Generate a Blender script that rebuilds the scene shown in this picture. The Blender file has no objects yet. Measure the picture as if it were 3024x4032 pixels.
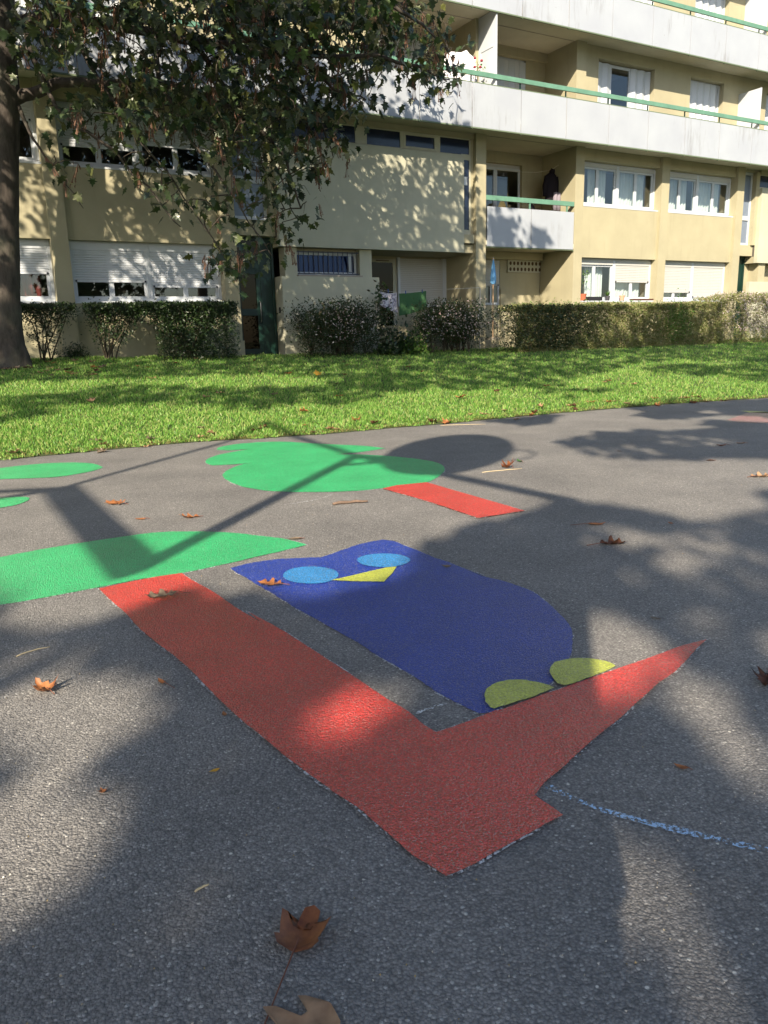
import bpy, bmesh, math, random
import numpy as np
from mathutils import Vector, Matrix, noise
random.seed(7); rng = np.random.default_rng(7)
R = math.radians; PI = math.pi
S = bpy.context.scene; COL = S.collection

# ------------------------------------------------------------------ camera, sky, sun, exposure
CAM_H = 1.2; PITCH = R(13.0); ROLL = R(1.46)
F0 = Vector((0, math.cos(PITCH), -math.sin(PITCH))); R0 = Vector((1, 0, 0)); U0 = R0.cross(F0)
CX = math.cos(ROLL)*R0 - math.sin(ROLL)*U0; CY = math.sin(ROLL)*R0 + math.cos(ROLL)*U0
cd = bpy.data.cameras.new('camera'); cam = bpy.data.objects.new('camera', cd); COL.objects.link(cam)
mw = Matrix.Identity(4)
for i in range(3):
    mw[i][0] = CX[i]; mw[i][1] = CY[i]; mw[i][2] = -F0[i]; mw[i][3] = (0, 0, CAM_H)[i]
cam.matrix_world = mw
cd.sensor_fit = 'VERTICAL'; cd.sensor_height = 36; cd.sensor_width = 27; cd.lens = 36*3027.6/4032
cd.clip_start = .05; cd.clip_end = 800
S.camera = cam
SUN_EL = R(31); SUN_AZ = R(13)                 # light travels 13 degrees right of +Y
LDIR = Vector((math.sin(SUN_AZ)*math.cos(SUN_EL), math.cos(SUN_AZ)*math.cos(SUN_EL), -math.sin(SUN_EL)))
w = bpy.data.worlds.new('World'); S.world = w; w.use_nodes = True
nt = w.node_tree; bg = nt.nodes['Background']; sky = nt.nodes.new('ShaderNodeTexSky')
sky.sky_type = 'NISHITA'; sky.sun_disc = False; sky.sun_elevation = SUN_EL; sky.sun_rotation = R(193)
sky.dust_density = 1.2; sky.ozone_density = 1.5
nt.links.new(sky.outputs[0], bg.inputs[0]); bg.inputs[1].default_value = .098
sl = bpy.data.lights.new('sun', 'SUN'); sl.energy = 5.0; sl.angle = R(.53); sl.color = (1, .86, .66)
so = bpy.data.objects.new('sun', sl); COL.objects.link(so); so.rotation_mode = 'QUATERNION'
so.rotation_quaternion = LDIR.to_track_quat('-Z', 'Y'); so.location = (-5, -20, 30)
S.view_settings.view_transform = 'Standard'; S.view_settings.look = 'None'
S.view_settings.exposure = 1.08; S.view_settings.gamma = 1; S.view_settings.use_curve_mapping = False
S.render.engine = 'CYCLES'
try:
    S.cycles.use_denoising = True; S.cycles.max_bounces = 6; S.cycles.transparent_max_bounces = 12
    S.cycles.caustics_reflective = False; S.cycles.caustics_refractive = False
except Exception: pass

# ------------------------------------------------------------------ facade frame: s right along the wall, t into it, z up
FU = Vector((.87140838, .49055829, 0)); FN = Vector((-.49055829, .87140838, 0)); FD = 17.7
FANG = math.atan2(FU.y, FU.x)
def W(s, t, z=0.): return FU*s + FN*(FD+t) + Vector((0, 0, z))
def st(p): return p[0]*FU.x+p[1]*FU.y, p[0]*FN.x+p[1]*FN.y-FD

# ------------------------------------------------------------------ measured layout (metres)
PAINT = {'owl_body': [(-0.834, 3.943), (-0.743, 4.019), (-0.631, 4.079), (-0.512, 4.1), (-0.359, 4.105), (-0.302, 4.165), (-0.224, 4.272), (-0.12, 4.382), (-0.011, 4.45), (0.054, 4.406), (0.156, 4.236), (0.251, 4.078), (0.383, 3.877), (0.504, 3.694), (0.405, 3.835), (0.484, 3.703), (0.595, 3.591), (0.691, 3.432), (0.735, 3.241), (0.752, 3.103), (0.758, 2.996), (0.741, 2.878), (0.711, 2.77), (0.668, 2.652), (0.613, 2.56), (0.568, 2.473), (0.432, 2.356), (0.335, 2.275), (0.291, 2.262), (0.235, 2.331), (0.174, 2.414), (0.086, 2.557), (-0.047, 2.76), (-0.136, 2.903), (-0.285, 3.116), (-0.426, 3.321), (-0.566, 3.537), (-0.696, 3.733)], 'owl_eye1': [(-0.24, 3.759), (-0.24, 3.734), (-0.246, 3.71), (-0.255, 3.689), (-0.268, 3.67), (-0.284, 3.655), (-0.303, 3.643), (-0.324, 3.634), (-0.347, 3.63), (-0.371, 3.63), (-0.396, 3.634), (-0.42, 3.642), (-0.443, 3.654), (-0.464, 3.669), (-0.484, 3.688), (-0.5, 3.709), (-0.513, 3.732), (-0.523, 3.757), (-0.528, 3.783), (-0.529, 3.808), (-0.525, 3.833), (-0.517, 3.855), (-0.505, 3.876), (-0.489, 3.893), (-0.469, 3.907), (-0.447, 3.916), (-0.422, 3.921), (-0.397, 3.921), (-0.37, 3.917), (-0.345, 3.908), (-0.32, 3.894), (-0.298, 3.877), (-0.279, 3.857), (-0.263, 3.834), (-0.251, 3.809), (-0.243, 3.784)], 'owl_eye2': [(0.134, 3.99), (0.131, 3.968), (0.124, 3.948), (0.113, 3.929), (0.098, 3.913), (0.08, 3.899), (0.06, 3.889), (0.037, 3.882), (0.014, 3.878), (-0.011, 3.878), (-0.035, 3.882), (-0.059, 3.89), (-0.081, 3.901), (-0.101, 3.915), (-0.119, 3.931), (-0.134, 3.95), (-0.145, 3.971), (-0.152, 3.993), (-0.155, 4.016), (-0.153, 4.038), (-0.147, 4.059), (-0.137, 4.079), (-0.123, 4.097), (-0.105, 4.112), (-0.084, 4.123), (-0.06, 4.131), (-0.035, 4.135), (-0.009, 4.135), (0.017, 4.13), (0.041, 4.122), (0.065, 4.11), (0.085, 4.095), (0.103, 4.076), (0.117, 4.056), (0.127, 4.035), (0.133, 4.012)], 'owl_beak': [(-0.272, 3.677), (-0.219, 3.714), (-0.109, 3.791), (0.006, 3.87), (0.059, 3.879), (0.033, 3.764), (-0.01, 3.63), (-0.142, 3.649)], 'owl_foot1': [(0.325, 2.389), (0.338, 2.43), (0.375, 2.47), (0.424, 2.493), (0.469, 2.491), (0.516, 2.469), (0.549, 2.446), (0.567, 2.424), (0.525, 2.391), (0.428, 2.33), (0.342, 2.282), (0.328, 2.291), (0.32, 2.336)], 'owl_foot2': [(0.578, 2.555), (0.591, 2.593), (0.616, 2.631), (0.662, 2.653), (0.725, 2.661), (0.782, 2.642), (0.814, 2.614), (0.826, 2.586), (0.797, 2.557), (0.716, 2.501), (0.64, 2.455), (0.602, 2.438), (0.584, 2.458), (0.578, 2.517)], 'trunk1': [(-1.423, 3.639), (-1.306, 3.73), (-1.189, 3.811), (-1.069, 3.864), (-0.993, 3.75), (-0.839, 3.551), (-0.69, 3.322), (-0.532, 3.106), (-0.626, 3.264), (-0.431, 3.011), (-0.258, 2.756), (-0.111, 2.538), (-0.001, 2.37), (0.063, 2.283), (0.106, 2.197), (0.145, 2.144), (0.245, 2.207), (0.342, 2.275), (0.359, 2.277), (0.551, 2.397), (0.708, 2.494), (0.859, 2.585), (1.003, 2.673), (1.112, 2.744), (1.25, 2.813), (1.161, 2.706), (1.079, 2.603), (1.027, 2.536), (0.927, 2.438), (0.815, 2.309), (0.723, 2.203), (0.602, 2.075), (0.495, 1.95), (0.421, 1.867), (0.378, 1.805), (0.433, 1.716), (0.294, 1.621), (0.19, 1.544), (0.119, 1.503), (0.045, 1.582), (-0.023, 1.679), (-0.091, 1.774), (-0.165, 1.854), (-0.301, 2.025), (-0.518, 2.318), (-0.772, 2.707), (-0.927, 2.912), (-1.052, 3.079), (-1.165, 3.262), (-1.31, 3.468)], 'trunk2': [(-0.007, 6.0), (0.113, 6.122), (0.357, 6.215), (0.678, 5.618), (0.959, 5.097), (0.776, 5.003), (0.618, 4.92), (0.337, 5.446)], 'crown1': [(-1.821, 3.443), (-1.553, 3.596), (-1.27, 3.784), (-1.056, 3.884), (-0.798, 4.083), (-0.565, 4.276), (-0.457, 4.376), (-0.546, 4.467), (-0.654, 4.554), (-0.967, 4.709), (-1.215, 4.769), (-1.479, 4.761), (-1.801, 4.589), (-2.025, 4.442), (-2.221, 4.274), (-2.388, 3.997), (-2.469, 3.681), (-2.344, 3.407), (-2.1, 3.359)], 'crown2': [(-1.83, 8.444), (-1.843, 8.66), (-1.667, 8.897), (-1.5, 8.959), (-1.505, 8.988), (-1.182, 8.991), (-0.842, 8.803), (-0.515, 8.622), (-0.201, 8.463), (0.032, 8.239), (-0.193, 8.037), (-0.494, 7.884), (-0.265, 7.846), (0.037, 7.698), (0.358, 7.436), (0.519, 7.19), (0.56, 6.907), (0.507, 6.585), (0.358, 6.239), (0.112, 6.098), (-0.152, 5.967), (-0.441, 5.939), (-0.735, 5.976), (-0.934, 6.046), (-1.023, 6.119), (-1.166, 6.254), (-1.356, 6.568), (-1.446, 6.849), (-1.448, 7.09), (-1.35, 7.419), (-1.137, 7.564), (-1.405, 7.428), (-1.655, 7.38), (-1.757, 7.56), (-1.791, 7.796), (-1.719, 8.093), (-1.466, 8.45), (-1.675, 8.376)], 'lobe3': [(-2.734, 7.44), (-2.894, 7.657), (-3.102, 7.776), (-3.392, 7.792), (-3.628, 7.686), (-3.794, 7.546), (-4.118, 7.133), (-4.07, 6.893), (-3.683, 6.796), (-3.486, 6.904), (-3.238, 6.915), (-2.965, 6.97), (-2.763, 7.235)], 'lobe4': [(-2.815, 6.008), (-2.891, 6.054), (-3.07, 6.04), (-3.298, 5.91), (-3.197, 5.653), (-2.987, 5.582), (-2.881, 5.648), (-2.797, 5.767), (-2.785, 5.9)], 'pink': [(4.504, 10.012), (4.848, 10.436), (5.171, 10.806), (5.444, 10.84), (5.662, 10.757), (5.489, 10.231), (5.137, 9.65), (4.84, 9.614), (4.525, 9.727)], 'sliver': [(5.153, 11.077), (5.271, 11.019), (5.444, 10.84), (5.468, 10.678), (5.364, 10.679), (5.171, 10.806)], 'chalk': [(0.418, 1.858), (0.478, 1.79), (0.547, 1.733), (0.636, 1.682), (0.732, 1.636), (0.806, 1.6), (0.877, 1.567), (0.926, 1.536)], 'chalk2': [(-0.874, 5.435), (-0.66, 5.546), (-0.519, 5.645), (-0.43, 5.768), (-0.385, 5.889)], 'chalk3': [(0.087, 2.276), (0.136, 2.311), (0.206, 2.352)]}
LIT = [(1.37, 4.51, 0.19, 0.27, 0.8), (1.64, 4.27, 0.23, 0.29, 0.8), (1.93, 4.15, 0.17, 0.33, 0.8), (1.7, 3.47, 0.13, 0.2, 0.6), (1.35, 3.6, 0.13, 0.2, 0.7), (0.6, 4.59, 0.25, 0.28, 0.7), (0.66, 3.94, 0.15, 0.21, 0.45), (1.11, 3.9, 0.07, 0.49, 0.5), (0.27, 3.69, 0.14, 0.15, 0.4), (2.21, 4.92, 0.34, 0.38, 0.8), (0.92, 2.92, 0.17, 0.22, 1), (0.89, 3.37, 0.13, 0.2, 0.6), (1.41, 2.89, 0.14, 0.23, 0.9), (1.63, 3.67, 0.2, 0.29, 0.5), (1.48, 4.2, 0.25, 0.38, 0.5), (1.04, 2.46, 0.11, 0.14, 0.9), (1.06, 2.21, 0.11, 0.16, 0.9), (1.03, 1.94, 0.08, 0.12, 0.9), (-1.45, 2.93, 0.23, 0.18, 0.9), (-1.07, 2.43, 0.32, 0.23, 1), (-0.42, 2.09, 0.11, 0.1, 0.8), (-0.9, 1.77, 0.2, 0.24, 1), (-0.62, 1.54, 0.12, 0.12, 0.6), (-0.24, 1.69, 0.1, 0.13, 0.75), (-0.14, 2.35, 0.07, 0.11, 1), (-0.04, 2.54, 0.11, 0.16, 0.9), (-0.36, 3.12, 0.04, 0.08, 0.7), (0.51, 1.53, 0.04, 0.17, 0.75), (0.64, 1.42, 0.17, 0.32, 0.86), (0.89, 2.45, 0.09, 0.09, 0.4), (0.71, 2.55, 0.13, 0.11, 1), (0.69, 1.3, 0.06, 0.16, 0.5), (-0.61, 1.31, 0.3, 0.17, 0.8), (0.34, 1.26, 0.02, 0.13, 0.7), (-0.39, 1.45, 0.08, 0.09, 0.35), (-0.98, 3.17, 0.12, 0.17, 0.5), (0.63, 2.93, 0.07, 0.2, 0.3), (2.03, 8.99, 0.41, 0.41, 0.8), (3.39, 8.32, 0.42, 0.35, 0.8), (3.16, 9.43, 0.32, 0.36, 0.6), (2.21, 7.68, 0.53, 0.42, 0.8), (1.39, 9.82, 0.34, 0.44, 0.8)]
LITPOLY = [[(-4.372, 5.788), (-4.809, 6.994), (-4.215, 8.421), (-2.191, 9.165), (0.225, 10.583), (1.221, 10.941), (1.878, 10.21), (1.961, 8.206), (2.124, 7.371), (2.813, 6.849), (3.319, 6.525), (2.563, 4.99), (1.966, 4.727), (1.662, 5.165), (1.408, 5.425), (1.052, 5.312), (0.936, 5.036), (0.508, 4.821), (0.243, 4.391), (0.249, 4.052), (0.11, 3.732), (-0.207, 3.471), (-0.418, 3.389), (-0.623, 3.607), (-0.79, 3.417), (-0.957, 3.669), (-1.081, 3.376), (-1.384, 3.164), (-1.644, 3.075), (-1.991, 2.997)]]
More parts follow.
